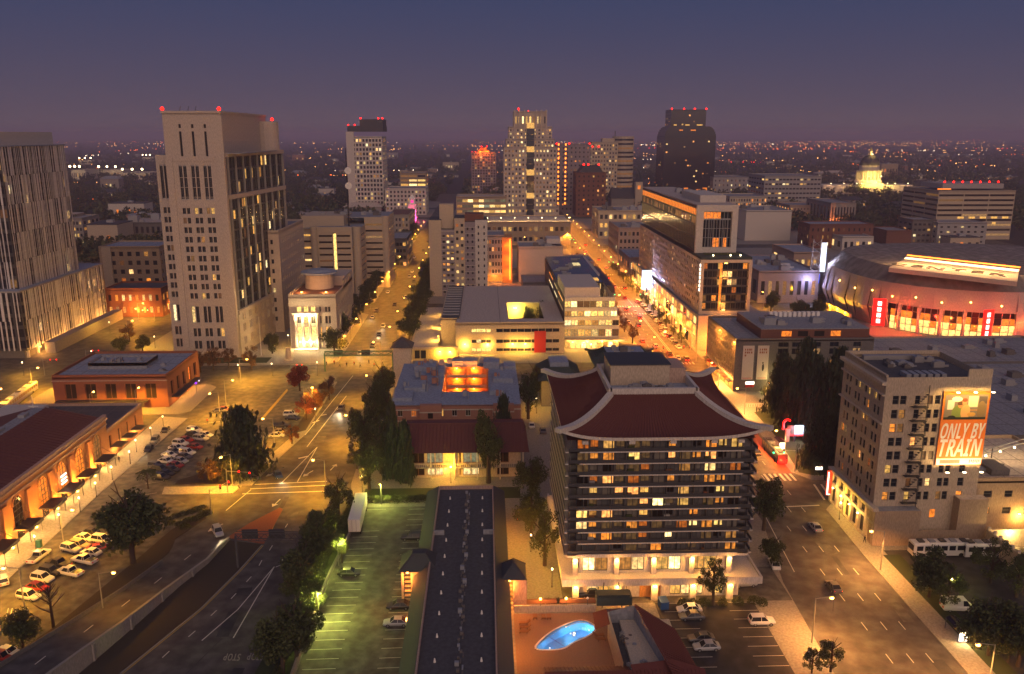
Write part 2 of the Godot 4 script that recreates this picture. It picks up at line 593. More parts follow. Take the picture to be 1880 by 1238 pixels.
func strip(left: Array, right: Array, m: Material, called: String, skirt := 0.0) -> void:
	var b := MB.new()
	for i in left.size() - 1:
		var a: Vector3 = left[i]
		var c: Vector3 = left[i + 1]
		var d: Vector3 = right[i]
		var e: Vector3 = right[i + 1]
		b.quad(c, e, d, a)
		if skirt > 0.0:
			b.quad(e, v3(e.x, 0, e.z), v3(d.x, 0, d.z), d)
			b.quad(a, v3(a.x, 0, a.z), v3(c.x, 0, c.z), c)
	setting(called, b.mesh(), m)

func pool_outline() -> PackedVector2Array:
	var pts := [v3(8.1, 0, -126), v3(10.1, 0, -129.3), v3(13.2, 0, -132.2), v3(16.5, 0, -133.8), v3(18.5, 0, -132.5), v3(18.5, 0, -130.7), v3(16.8, 0, -128.9), v3(14.5, 0, -127.4), v3(12.6, 0, -125.7), v3(9.9, 0, -125.4)]
	var poly := PackedVector2Array()
	for i in pts.size():
		var a: Vector3 = pts[i]
		for k in 5:
			var v := a.cubic_interpolate(pts[(i + 1) % 10], pts[(i + 9) % 10], pts[(i + 2) % 10], k / 5.0)
			poly.append(v2(v.x, v.z))
	return poly

# the parts of a ground polygon that lie round the pool's pit
func round_pool(p: PackedVector2Array) -> Array:
	var out := []
	for r in [rect(-40000, 4.6, -40000, 40000), rect(21, 40000, -40000, 40000), rect(4.6, 21, -40000, -136.3), rect(4.6, 21, -120, 40000)]:
		out.append_array(Geometry2D.intersect_polygons(p, r))
	return out

func make_ground() -> void:
	var gm := MB.new()
	for r in round_pool(rect(-15000, 15000, -29000, 1000)):
		gm.prism(r, -0.3, -0.03)
	setting("ground", gm.mesh(), M.ground)
	var sm := MB.new()
	for r in round_pool(rect(-420, 420, -1250, -60)):
		sm.prism(r, -0.02, 0.0)
	setting("street", sm.mesh(), M.asphalt)
	# pavements of the blocks; streets lie between them
	var cols := [[-330, -196], [-178, -58], [-35, 62.5], [86, 168], [188, 330]]
	for r in range(0, 7):
		for c in cols.size():
			var z1 := -309.0 - r * 117.0
			if r == 0 and c == 1:
				slab("pavement", rect(-140, -57, -404, -309, 4), 0.0, 0.14, M.pavement)
			elif c == 3 and r == 0:
				slab("pavement", rect(84, 330, -404, -309, 4), 0.0, 0.14, M.pavement)
			elif not (c == 4 and r == 0):
				slab("pavement", rect(cols[c][0], cols[c][1], z1 - 95, z1, 4), 0.0, 0.14, M.pavement)
	var pv := MB.new()
	for r in round_pool(PackedVector2Array([v2(-35, -100), v2(55, -100), v2(57.5, -146), v2(62, -172), v2(62.5, -281), v2(60, -284), v2(-33, -284), v2(-36, -281), v2(-34, -196), v2(-31.5, -182), v2(-34, -150)])):
		pv.prism(r, 0.0, 0.14)
	setting("pavement", pv.mesh(), M.pavement)
	slab("pavement", PackedVector2Array([v2(77.5, -100), v2(140, -100), v2(140, -182), v2(82, -182), v2(78.8, -178), v2(78, -157)]), 0.0, 0.14, M.pavement)
	slab("pavement", PackedVector2Array([v2(82, -195), v2(330, -195), v2(330, -284), v2(83, -284), v2(80, -281), v2(79.5, -226), v2(78.6, -200)]), 0.0, 0.14, M.pavement)
	slab("pavement", rect(-150, -93.5, -284, -252, 3), 0.0, 0.14, M.pavement)
	slab("pavement", PackedVector2Array([v2(-101, -100), v2(-94.3, -100), v2(-94.3, -192), v2(-92.6, -236), v2(-92, -248), v2(-101, -250)]), 0.0, 0.14, M.pavement_pale)
	slab("pavement", PackedVector2Array([v2(-55.7, -286), v2(-52.7, -286), v2(-53, -232), v2(-56.3, -213.4), v2(-58.7, -196), v2(-64, -196), v2(-59.5, -214), v2(-56, -233)]), 0.0, 0.14, M.pavement)
	slab("pavement", PackedVector2Array([v2(-79, -191.5), v2(-62, -191.5), v2(-61, -195.9), v2(-80, -195.9)]), 0.0, 0.13, M.pavement_pale)
	# parking lots and lawns
	slab("parking_lot", PackedVector2Array([v2(-88, -282), v2(-56, -282), v2(-56.5, -233), v2(-60, -214), v2(-64, -197), v2(-80, -197), v2(-88, -240)]), 0.0, 0.02, M.asphalt_old)
	slab("parking_lot", PackedVector2Array([v2(-94.2, -100), v2(-86, -100), v2(-77, -135), v2(-72, -160), v2(-70, -172), v2(-66, -182), v2(-78, -191), v2(-84, -215), v2(-86, -240), v2(-90, -250), v2(-92.5, -236), v2(-94.2, -192)]), 0.0, 0.03, M.asphalt_old)
	slab("planting_bed", PackedVector2Array([v2(-66, -182), v2(-70, -172), v2(-72, -160), v2(-77, -135), v2(-86, -108), v2(-81.5, -108), v2(-73, -135), v2(-69, -149), v2(-66.5, -163), v2(-67.5, -168), v2(-64, -178)]), 0.0, 0.1, M.soil)
	slab("planting_bed", PackedVector2Array([v2(-64, -197.5), v2(-60, -214), v2(-60.5, -217), v2(-78, -200), v2(-78, -197.5)]), 0.02, 0.13, M.soil)
	slab("planting_bed", PackedVector2Array([v2(-56.4, -282), v2(-53.4, -282), v2(-53.5, -236), v2(-56.8, -233)]), 0.02, 0.17, M.soil)
	slab("planting_bed", PackedVector2Array([v2(-48.2, -165), v2(-50, -154.3), v2(-53.1, -140.5), v2(-59.9, -121.5), v2(-66, -104), v2(-71, -104), v2(-66, -122), v2(-60, -146), v2(-55.9, -167)]), 0.0, 0.12, M.soil)
	var med := PackedVector2Array([v2(-48.6, -183), v2(-47.7, -182), v2(-47.8, -165.2), v2(-56.4, -168.3), v2(-53.5, -175)])
	slab("median", med, 0.0, 0.16, M.brick_paving)
	slab("planting_bed", PackedVector2Array([v2(-34.2, -172), v2(-31.4, -182), v2(-29.8, -182), v2(-30.6, -165), v2(-32, -150), v2(-32, -104), v2(-39, -104), v2(-36.5, -140), v2(-34.4, -153)]), 0.0, 0.2, M.grass)
	slab("parking_lot", PackedVector2Array([v2(-29.6, -182.5), v2(-13, -182.5), v2(-13, -104), v2(-31.2, -104), v2(-31.2, -150), v2(-30, -167)]), 0.1, 0.16, M.asphalt_old)
	slab("lawn", rect(-30, 8, -193, -186.5), 0.1, 0.17, M.grass)
	slab("driveway", rect(14, 57, -152, -139.5), 0.1, 0.16, M.asphalt_old)
	slab("parking_lot", rect(31, 49.5, -139.3, -100), 0.1, 0.155, M.asphalt_dark)
	slab("parking_lot", rect(83, 140, -158, -100), 0.1, 0.155, M.asphalt_dark)
	slab("lawn", PackedVector2Array([v2(80.5, -200), v2(83.5, -198), v2(110, -198), v2(110, -250), v2(96, -254), v2(84, -248), v2(83.5, -225)]), 0.1, 0.19, M.grass)
	slab("lawn", rect(82, 85.5, -156, -106), 0.1, 0.19, M.grass)
	slab("plaza", rect(-100, -60, -333, -311), 0.1, 0.16, M.pavement_pale)
	slab("lawn", rect(-118, -84, -320, -312), 0.1, 0.19, M.grass)
	# the ramp that climbs away to the lower left with its retaining wall
	var zl := [-182.0, -167, -157, -145.5, -132, -123, -112, -98]
	var hs := [0.02, 0.06, 0.4, 1.0, 2.0, 2.7, 3.5, 4.6]
	var lx := [-61, -67, -66, -68.9, -73, -76, -79.5, -84]
	var rx := [-52, -55.9, -57.2, -60.7, -63.8, -66.4, -69.4, -73.5]
	var la := []
	var ra := []
	for i in zl.size():
		la.append(v3(lx[i], hs[i], zl[i]))
		ra.append(v3(rx[i], hs[i], zl[i]))
	strip(la, ra, M.asphalt, "ramp", 1.0)
	var wall := thing("retaining_wall", "long grey concrete retaining wall carrying the climbing ramp", "wall")
	var pb := MB.new()
	var cap := MB.new()
	for i in range(1, zl.size() - 1):
		var a: Vector3 = ra[i]
		var c: Vector3 = ra[i + 1]
		for s in [0.0, 0.35]:
			var t := 1.0 if s > 0.0 else -1.0
			var a0 := v3(a.x + s, 0, a.z)
			var c0 := v3(c.x + s, 0, c.z)
			if t > 0.0:
				pb.quad(c0, a0, a0 + UP * (a.y + 0.8), c0 + UP * (c.y + 0.8))
			else:
				pb.quad(a0, c0, c0 + UP * (c.y + 0.8), a0 + UP * (a.y + 0.8))
		cap.quad(v3(a.x - 0.1, a.y + 0.86, a.z), v3(c.x - 0.1, c.y + 0.86, c.z), v3(c.x + 0.45, c.y + 0.86, c.z), v3(a.x + 0.45, a.y + 0.86, a.z))
		cap.quad(v3(c.x + 0.45, c.y + 0.7, c.z), v3(a.x + 0.45, a.y + 0.7, a.z), v3(a.x + 0.45, a.y + 0.86, a.z), v3(c.x + 0.45, c.y + 0.86, c.z))
	put(wall, "wall", pb.mesh(), M.concrete)
	put(wall, "coping", cap.mesh(), M.kerb)
	for k in 6:
		var z := -152.0 + k * 9.0
		var i := 0
		while zl[i + 1] < z:
			i += 1
		var f := inverse_lerp(zl[i], zl[i + 1], z)
		var x := lerpf(rx[i], rx[i + 1], f) + 0.42
		var y := lerpf(hs[i], hs[i + 1], f)
		bx(wall, "pilaster", M.concrete, x - 0.1, 0.05, z - 0.4, x + 0.22, y + 0.65, z + 0.4)
	var gr := thing("barrier", "low dark barrier along the left edge of the climbing ramp", "barrier")
	for i in range(2, zl.size() - 1):
		var a: Vector3 = la[i]
		var c: Vector3 = la[i + 1]
		var bb := MB.new()
		for s in [0.0, -0.3]:
			bb.quad(v3(a.x + s, 0, a.z), v3(c.x + s, 0, c.z), v3(c.x + s, c.y + 0.75, c.z), v3(a.x + s, a.y + 0.75, a.z))
		bb.quad(v3(a.x - 0.3, a.y + 0.75, a.z), v3(c.x - 0.3, c.y + 0.75, c.z), v3(c.x, c.y + 0.75, c.z), v3(a.x, a.y + 0.75, a.z))
		put(gr, "barrier_panel", bb.mesh(), M.concrete_dark)
	# kerb of the median, the low wall between the road and the green-lit lot
	var lw := thing("low_wall", "long low concrete wall beside the green-lit parking lot", "wall")
	var wp := [v3(-29.3, 0, -183), v3(-30.1, 0, -167), v3(-31.3, 0, -151), v3(-31.6, 0, -136), v3(-31.6, 0, -120), v3(-31.6, 0, -104)]
	for i in wp.size() - 1:
		var d: Vector3 = wp[i + 1] - wp[i]
		var b := MB.new()
		b.box((wp[i] + wp[i + 1]) * 0.5 + UP * 0.55, v3(0.4, 1.1, d.length()), Basis.looking_at(d, UP))
		put(lw, "wall_panel", b.mesh(), M.concrete)

func mark(p: Node, a: Vector3, c: Vector3, w: float, m: Material, y := 0.02, called := "lane_marking") -> void:
	var d := c - a
	var side := v3(-d.z, 0, d.x).normalized() * w * 0.5
	var up := UP * y
	var b := MB.new()
	b.quad(a + side + up, c + side + up, c - side + up, a - side + up)
	if b.n[0].y < 0.0:
		b = MB.new()
		b.quad(a - side + up, c - side + up, c + side + up, a + side + up)
	put(p, called, b.mesh(), m)

func flat_text(p: Node, called: String, s: String, h: float, at: Vector3, b: Basis, m: Material, depth := 0.01, font := "Droid Sans", weight := 700) -> MeshInstance3D:
	var t := TextMesh.new()
	var f := SystemFont.new()
	f.font_names = PackedStringArray([font])
	f.font_weight = weight
	t.font = f
	t.text = s
	t.font_size = 64
	t.pixel_size = h / 46.0
	t.depth = depth
	t.curve_step = 4.0
	return put(p, called, t, m, at, b)

func arrow(p: Node, at: Vector3, dir: Vector3, y := 0.02) -> void:
	var s := v3(-dir.z, 0, dir.x)
	mark(p, at - dir * 2.2, at + dir * 0.6, 0.28, M.paint, y, "arrow")
	var b := MB.new()
	var u := UP * y
	b.tri(at + dir * 2.2 + u, at + dir * 0.6 + s * 0.8 + u, at + dir * 0.6 - s * 0.8 + u)
	b.tri(at + dir * 2.2 + u, at + dir * 0.6 - s * 0.8 + u, at + dir * 0.6 + s * 0.8 + u)
	put(p, "arrow", b.mesh(), M.paint)

func make_markings() -> void:
	var i_street := slab("roadway", PackedVector2Array([v2(-57, -1240), v2(-37, -1240), v2(-37.5, -300), v2(-35.8, -231), v2(-33.8, -196), v2(-34.2, -168), v2(-34.8, -150), v2(-38, -104), v2(-66, -104), v2(-59.9, -121.5), v2(-53.1, -140.5), v2(-50, -154.3), v2(-48, -165), v2(-56, -168.5), v2(-66.3, -168), v2(-62.6, -178), v2(-58.7, -196), v2(-56.3, -213.4), v2(-53, -232), v2(-52.7, -286)]), 0.0, 0.008, M.asphalt)
	var j_street := slab("roadway", PackedVector2Array([v2(63, -1240), v2(85, -1240), v2(85, -420), v2(80, -322), v2(79.5, -226), v2(78.5, -200), v2(78.5, -180), v2(78, -157), v2(77.4, -104), v2(54.5, -104), v2(57.6, -146), v2(62, -172), v2(62.6, -285)]), 0.0, 0.008, M.asphalt)
	# left street: centre line, merging lines, crossing, lane dashes
	for l in [[v3(-46.9, 0, -269.7), v3(-50.4, 0, -222.5)], [v3(-47.5, 0, -222.4), v3(-51.6, 0, -197.7)], [v3(-47.5, 0, -222.4), v3(-47.8, 0, -198.2)], [v3(-61.9, 0, -176.9), v3(-58.2, 0, -193.6)], [v3(-48.4, 0, -293.9), v3(-52.9, 0, -232.2)]]:
		mark(i_street, l[0], l[1], 0.22, M.paint)
	for l in [[v3(-58.1, 0, -196.9), v3(-40.4, 0, -198.3)], [v3(-58.5, 0, -194.2), v3(-39.5, 0, -195.9)], [v3(-59.6, 0, -191.3), v3(-38.3, 0, -192.3)]]:
		mark(i_street, l[0], l[1], 0.35, M.paint)
	for l in [[v3(-48.5, 0, -182.7), v3(-48, 0, -170.6)], [v3(-48.1, 0, -164.6), v3(-49.9, 0, -153.9)], [v3(-49.9, 0, -153.9), v3(-53, 0, -140.1)], [v3(-53, 0, -140.1), v3(-59.7, 0, -121.2)]]:
		mark(i_street, l[0] + v3(0.35, 0, 0), l[1] + v3(0.35, 0, 0), 0.16, M.yellow_paint)
		mark(i_street, l[0] + v3(0.05, 0, 0), l[1] + v3(0.05, 0, 0), 0.3, M.kerb, 0.1, "kerb")
	for l in [[v3(-44.9, 0, -174.7), v3(-45, 0, -172.9)], [v3(-45.8, 0, -164.5), v3(-45.9, 0, -162.3)], [v3(-46.4, 0, -158.2), v3(-46.4, 0, -155.9)], [v3(-46.8, 0, -151.6), v3(-47.2, 0, -149.6)], [v3(-48, 0, -145.4), v3(-48.4, 0, -143.5)], [v3(-49.9, 0, -139.6), v3(-50.4, 0, -137.8)], [v3(-51.6, 0, -133.1), v3(-52.2, 0, -131.3)], [v3(-54, 0, -127.2), v3(-54.5, 0, -125.4)], [v3(-42.9, 0, -155.2), v3(-40.3, 0, -157.7)]]:
		mark(i_street, l[0], l[1], 0.18, M.paint)
	mark(i_street, v3(-43.2, 0, -155.4), v3(-46.1, 0, -139.7), 0.2, M.paint)
	mark(i_street, v3(-43.2, 0, -155.4), v3(-43.9, 0, -139.6), 0.2, M.paint)
	mark(i_street, v3(-46.1, 0, -139.7), v3(-49.5, 0, -130.1), 0.2, M.paint)
	mark(i_street, v3(-43.9, 0, -139.6), v3(-44.3, 0, -130.7), 0.2, M.paint)
	mark(i_street, v3(-38.8, 0, -157.7), v3(-38.9, 0, -151.6), 0.2, M.paint)
	arrow(i_street, v3(-46.2, 0, -203.4), v3(-0.42, 0, 0.9))
	arrow(i_street, v3(-55.4, 0, -203.7), v3(-0.55, 0, 0.84))
	arrow(i_street, v3(-60.5, 0, -173.1), v3(-0.5, 0, 0.86), 0.06)
	arrow(i_street, v3(-50.1, 0, -185.8), v3(-0.2, 0, 0.98))
	arrow(i_street, v3(-40.4, 0, -207.6), v3(0.2, 0, -0.98))
	for k in 2:
		flat_text(i_street, "stop_lettering", "STOP", 1.9, v3(-42.9, 0, -125.2) + v3(k * 3.9, 0.03, 0), Basis(v3(-0.45, 0, -0.04), v3(0.1, 0, 1.0), UP), M.kerb)
	for l in [[v3(-51.6, 0, -249.7), v3(-50, 0, -250.7)], [v3(-52.8, 0, -242.6), v3(-51.4, 0, -245.1)], [v3(-50.9, 0, -214), v3(-48.6, 0, -215.5)]]:
		mark(i_street, l[0], l[1], 0.7, M.paint)
	# the painted rows of the ramp
	var ramp_marks := [[-58.5, -172, 0.07], [-61.4, -160, 0.4], [-63.6, -150, 0.9], [-66, -141, 1.5], [-68.6, -132, 2.1], [-71.6, -122, 2.9]]
	for r in ramp_marks:
		var c := v3(r[0], 0, r[1])
		mark(i_street, c, c + v3(-0.6, 0, 2.2), 0.18, M.paint, r[2] + 0.12)
	# right street: lane lines, crossings
	var zd := -120.0
	while zd > -272.0:
		for x in [66.8, 70.3, 73.6]:
			mark(j_street, v3(x, 0, zd), v3(x, 0, zd - 2.6), 0.16, M.paint)
		zd -= 9.5
	mark(j_street, v3(61.2, 0, -150), v3(64.6, 0, -186), 0.16, M.paint)
	mark(j_street, v3(64.6, 0, -200), v3(65, 0, -262), 0.16, M.paint)
	mark(j_street, v3(63.2, 0, -179.5), v3(78.2, 0, -180.5), 0.45, M.paint)
	for z0 in [-282.5, -307.0, -398.0, -416.0, -470.0, -515.0]:
		for k in 12:
			var x := 64.2 + k * 1.35
			mark(j_street, v3(x, 0, z0 + 1.4), v3(x, 0, z0 - 1.6), 0.55, M.paint, 0.02, "crossing_bar")
	for k in 6:
		mark(j_street, v3(71.2 + k * 1.35, 0, -195), v3(71.2 + k * 1.35, 0, -199.5), 0.6, M.paint, 0.024, "crossing_bar")
	mark(j_street, v3(77, 0, -200), v3(77.6, 0, -262), 3.2, M.bus_lane_paint, 0.014, "bus_lane")
	for k in 5:
		mark(j_street, v3(80.6 + k * 1.8, 0, -183.4), v3(81.6 + k * 1.8, 0, -192.5), 0.5, M.paint, 0.02, "crossing_bar")
	mark(j_street, v3(73.5, 0, -312), v3(74.5, 0, -392), 0.18, M.paint)
	mark(j_street, v3(74.2, 0, -312), v3(75.2, 0, -392), 0.18, M.paint)
	mark(j_street, v3(75.2, 0, -420), v3(75.8, 0, -900), 0.18, M.paint)
	zd = -315.0
	while zd > -395.0:
		for x in [67.0, 70.4]:
			mark(j_street, v3(x, 0, zd), v3(x, 0, zd - 2.6), 0.16, M.paint)
		zd -= 9.5
	# patches, seams and manholes in the asphalt
	rng.seed = 31
	for k in 46:
		var st: Node3D = i_street if k % 2 else j_street
		var c := v3(rng.randf_range(65, 76), 0, -112 - k * 4.4) if k % 2 == 0 else v3(rng.randf_range(-50, -38), 0, -118 - k * 4.2)
		if k % 5 < 3:
			mark(st, c, c + v3(rng.randf_range(-0.4, 0.4), 0, rng.randf_range(2, 9)), rng.randf_range(1.0, 3.2), M.asphalt_dark if k % 3 else M.asphalt_old, 0.011, "road_patch")
		elif k % 5 == 3:
			mark(st, c, c + v3(rng.randf_range(-6, 6), 0, rng.randf_range(4, 16)), 0.12, M.asphalt_dark, 0.013, "crack_seal")
		else:
			var mh := MB.new()
			mh.tube(c + UP * 0.004, c + UP * 0.016, 0.42, 0.42, 12, true)
			put(st, "manhole_cover", mh.mesh(), M.metal_dark)
	# parking stalls
	var lots := thing("parking_markings", "", "")
	lots.set_meta("kind", "structure")
	for k in 26:
		var z := -181.0 + k * 2.72
		var off := lerpf(0.0, -1.6, k / 25.0)
		if k > 3 or k == 0:
			mark(lots, v3(-29 + off, 0, z), v3(-23.6 + off, 0, z - 0.15), 0.12, M.paint, 0.175)
		mark(lots, v3(-18.2, 0, z), v3(-13.2, 0, z - 0.15), 0.12, M.paint, 0.175)
	for k in 13:
		var z := -139.0 + k * 2.75
		mark(lots, v3(32.2, 0, z), v3(37.4, 0, z), 0.12, M.paint, 0.17)
		mark(lots, v3(44.2, 0, z), v3(49.4, 0, z), 0.12, M.paint, 0.17)
	for k in 12:
		var a := v3(-85.6, 0, -243 + k * 7.5)
		mark(lots, a, a + v3(5, 0, -2), 0.12, M.paint, 0.045)
	for l in [[v3(-69.3, 0, -246.7), v3(-68.4, 0, -277.8)], [v3(-68.9, 0, -245.6), v3(-68, 0, -276.5)]]:
		mark(lots, l[0], l[1], 0.5, M.yellow_paint, 0.03)
	for k in 6:
		mark(lots, v3(-88.5 + k * 0.7, 0, -141.5), v3(-86.5 + k * 0.7, 0, -136.5), 0.12, M.paint, 0.045)


# ---- left side -------------------------------------------------------------

func arch_pts(w: float, y0: float, ys: float, seg := 8) -> Array:
	var out := [v2(-w, y0), v2(w, y0), v2(w, ys)]
	for i in range(1, seg):
		var a := PI * i / seg
		out.append(v2(cos(a) * w, ys + sin(a) * w))
	out.append(v2(-w, ys))
	return out

# arched opening set into a wall: surround ring standing proud, pane, bars
func arch_window(p: Node3D, c: Vector3, rt: Vector3, w: float, y0: float, ys: float, pane: Material, surround: Material) -> void:
	var outw := rt.cross(UP)
	var at := func(q: Vector2, d: float) -> Vector3: return c + rt * q.x + UP * q.y + outw * d
	var inner := arch_pts(w, y0, ys)
	var outer := arch_pts(w * 1.22, y0, ys)
	var b := MB.new()
	for i in range(1, inner.size() - 1):
		b.quad(at.call(inner[i], 0.25), at.call(outer[i], 0.25), at.call(outer[i + 1], 0.25), at.call(inner[i + 1], 0.25))
		b.quad(at.call(inner[i + 1], 0.0), at.call(inner[i], 0.0), at.call(inner[i], 0.25), at.call(inner[i + 1], 0.25))
		b.quad(at.call(outer[i], 0.0), at.call(outer[i + 1], 0.0), at.call(outer[i + 1], 0.25), at.call(outer[i], 0.25))
	var win := put(p, "arched_window", b.mesh(), surround)
	var g := MB.new()
	for i in range(1, inner.size() - 1):
		g.tri(at.call(inner[0], 0.03), at.call(inner[i], 0.03), at.call(inner[i + 1], 0.03))
	put(win, "pane", g.mesh(), pane)
	var f := MB.new()
	var bas := Basis(rt, UP, outw)
	for x in [-0.34, 0.34]:
		f.box(c + rt * (x * w) + UP * ((y0 + ys) * 0.5 + w * 0.4) + outw * 0.08, v3(0.1, ys - y0 + w * 0.8, 0.08), bas)
	var y := y0 + 1.0
	while y < ys + w * 0.7:
		f.box(c + UP * y + outw * 0.08, v3(w * (1.9 if y < ys else 1.4), 0.1, 0.08), bas)
		y += 1.25
	put(win, "glazing_bars", f.mesh(), M.metal_dark)

func make_depot() -> void:
	var p := thing("railway_station", "long orange-brick railway station with arched windows and dark red roof", "station", v3(-101, 0, -170))
	# own axes: x = 0 is the street front, z from +70 (near) to -44; the far part is lower
	facade(p, v3(0, 0, 70), Vector3.FORWARD, 114, 12.2, [], [], {"wall": M.brick_orange})
	facade(p, v3(0, 0, -44), Vector3.LEFT, 24, 12.2, [], [], {"wall": M.brick_orange})
	var z_arch := [20, 10, 0.2, -10.3, -19, -27.9, -37.5]
	for i in z_arch.size():
		var z: float = z_arch[i]
		arch_window(p, v3(0.02, 0, z), Vector3.FORWARD, 1.75, 3.2, 8.0, M[["lit_dim", "lit_dim", "glass_brown", "lit_orange", "lit_orange", "lit_orange", "lit_dim"][i]], M.brick_orange)
		var can := MB.new()
		can.span(0.05, 3.0, z - 2.9, 3.6, 3.3, z + 2.9)
		can.span(3.35, 2.75, z - 2.9, 3.65, 3.45, z + 2.9)
		var cn := put(p, "canopy", can.mesh(), M.metal_dark)
		for s in [-1, 1]:
			var t := MB.new()
			t.tube(v3(3.3, 3.0, z + s * 2.4), v3(3.3, 0.14, z + s * 2.4), 0.07, 0.07, 5)
			t.tube(v3(3.4, 3.4, z + s * 2.4), v3(0.05, 5.4, z + s * 2.4), 0.04, 0.04, 4)
			put(cn, "canopy_post", t.mesh(), M.metal_dark)
		bx(p, "canopy_lamp", M.lamp_white, 1.2, 2.9, z - 0.8, 1.6, 2.99, z + 0.8)
		light(p, v3(1.4, 2.75, z), Color(1.0, 0.74, 0.38), 15.0, 0.3)
		bx(p, "door", M.glass_brown, 0.02, 0.14, z - 1.3, 0.1, 2.7, z + 1.3)
	for k in 12:
		var z := 25.0 - k * 4.85 - (k / 2) * 0.0
		if k % 2 == 0:
			var zz: float = 15.0 - (k / 2) * 9.6
			bx(p, "pilaster", M.brick_orange, 0.01, 0.3, zz - 1.0, 0.55, 9.6, zz + 1.0)
			var up := MB.new()
			up.box(v3(0.95, 0.3, zz), v3(0.3, 0.3, 0.5))
			put(p, "uplight", up.mesh(), M.lamp_sodium)
			spot(p, v3(1.0, 0.6, zz), v3(0.2, 9.0, zz), Color(1.0, 0.6, 0.2), 280.0, 55.0, 0.2)
	var cor := MB.new()
	cor.span(-0.3, 10.2, -44, 0.28, 10.55, 70)
	cor.span(-0.3, 11.7, -44.2, 0.5, 12.1, 70)
	cor.span(-0.6, 12.2, -44.2, 0.25, 13.0, 70)
	put(p, "cornice", cor.mesh(), M.pink_stucco)
	# tiled slope rising behind the parapet, flat roof behind it
	var r := MB.new()
	r.quad(v3(-0.6, 12.1, 70), v3(-0.6, 12.1, -43.8), v3(-15, 15.2, -43.8), v3(-15, 15.2, 70))
	r.quad(v3(-0.6, 12.1, -43.8), v3(-0.6, 11, -43.8), v3(-15, 11, -43.8), v3(-15, 15.2, -43.8))
	put(p, "tiled_roof", r.mesh(), M.tile_maroon)
	var ribs := MB.new()
	for k in 76:
		var z := 69.0 - k * 1.5
		ribs.tube(v3(-0.7, 12.16, z), v3(-15, 15.26, z), 0.09, 0.09, 4)
	put(p, "tile_ribs", ribs.mesh(), M.tile_maroon).set_meta("kind", "stuff")
	bx(p, "ridge_walk", M.roof_grey, -18.5, 13, -43.8, -15, 15.1, 70)
	for k in 9:
		bx(p, "roof_vent", M.hvac, -17.8, 15.1, -38 + k * 11, -16.2, 15.9, -35.5 + k * 11)
	var rb := MB.new()
	rb.quad(v3(-18.5, 15.1, 70), v3(-18.5, 15.1, -43.8), v3(-30, 12, -43.8), v3(-30, 12, 70))
	put(p, "tiled_roof", rb.mesh(), M.tile_maroon)
	facade(p, v3(-30, 0, -44), Vector3.BACK, 114, 12, [], [], {"wall": M.brick_orange})
	# lower wing beyond the hall
	var q := {"wall": M.brick_orange, "lit": 0.0, "dark": "glass_brown", "each": true, "frame": "wood", "style": "frame_two", "recess": 0.35}
	facade(p, v3(-0.6, 0, -44), Vector3.FORWARD, 24.5, 7.6, [[2, 3.6], [7.6, 9.2], [13.2, 14.8], [18.8, 20.4]], [[2.4, 6.2]], q)
	facade(p, v3(-0.6, 0, -68.5), Vector3.LEFT, 46, 7.6, [], [], q)
	flat_roof(p, -46, -0.6, -68.5, -44, 7.6, M.roof_dark, M.pink_stucco, 0.7)
	bx(p, "penthouse", M.white_wall, -36, 7.6, -62, -24, 10.2, -52)
	for k in 3:
		bx(p, "canopy", M.metal_dark, -0.6, 2.9, -50.5 - k * 6.6, 2.4, 3.2, -46.5 - k * 6.6)
		bx(p, "canopy_lamp", M.lamp_white, 0.5, 2.8, -49 - k * 6.6, 0.9, 2.89, -48 - k * 6.6)
		light(p, v3(0.7, 2.6, -48.5 - k * 6.6), Color(1.0, 0.75, 0.4), 9.0, 0.3)
	var fl := MB.new()
	fl.tube(v3(-20, 7.6, -47), v3(-20, 17.5, -47), 0.14, 0.1, 6)
	fl.box(v3(-20, 14.5, -47), v3(2.6, 0.3, 0.3))
	put(p, "mast", fl.mesh(), M.sign_white)
	var sg := thing("neon_sign", "white neon sign with three bars hung in a station arch", "sign", v3(-100.6, 0, -189))
	for k in 3:
		bx(sg, "neon_bar", M.neon_white, 0, 4.4 + k * 0.9, -1.3, 0.12, 4.8 + k * 0.9, 1.3)
	# the smaller brick building beyond the station
	var e := thing("brick_freight_building", "square brown-brick freight building with flat blue-grey roof", "building", v3(-119.5, 0, -274))
	var eq := {"wall": M.brick, "lit": 0.0, "dark": "glass_brown", "each": true, "frame": "wood", "style": "frame_two", "recess": 0.5}
	facade(e, v3(-18, 0, 14.7), Vector3.RIGHT, 35.8, 10.2, grid(5, 0, 0.56, 2.2, 33.6), [[2.9, 8.0]], eq)
	var side := eq.duplicate()
	side.choose = func(i: int, _j: int) -> Material: return M.lit_orange if i == 3 else M.glass_brown
	facade(e, v3(17.8, 0, 14.7), Vector3.FORWARD, 30, 10.2, grid(5, 0, 0.5, 1.5, 28.5), [[3.0, 7.8]], side)
	facade(e, v3(-18, 0, -15.3), Vector3.BACK, 30, 10.2, [], [], eq)
	flat_roof(e, -18, 17.8, -15.3, 14.7, 10.2, M.roof_blue, M.brick, 0.8)
	for pk in [[-9, -5, 6, 4]]:
		facade(e, v3(-11, 10.2, 5), Vector3.RIGHT, 19, 2.2, [], [], {"wall": M.roof_grey})
		facade(e, v3(8, 10.2, 5), Vector3.FORWARD, 10, 2.2, [], [], {"wall": M.roof_grey})
		facade(e, v3(-11, 10.2, -5), Vector3.BACK, 10, 2.2, [], [], {"wall": M.roof_grey})
		flat_roof(e, -11, 8, -5, 5, 11.6, M.roof_blue, M.roof_grey, 0.7)
	roof_units(e, -10, 7, -4, 4, 11.6, 5, 0.7)
	roof_units(e, 9, 17, -12, 10, 10.2, 3, 0.5)
	bx(e, "awning", M.metal_dark, -17, 2.5, 14.75, 12, 2.8, 17.2)
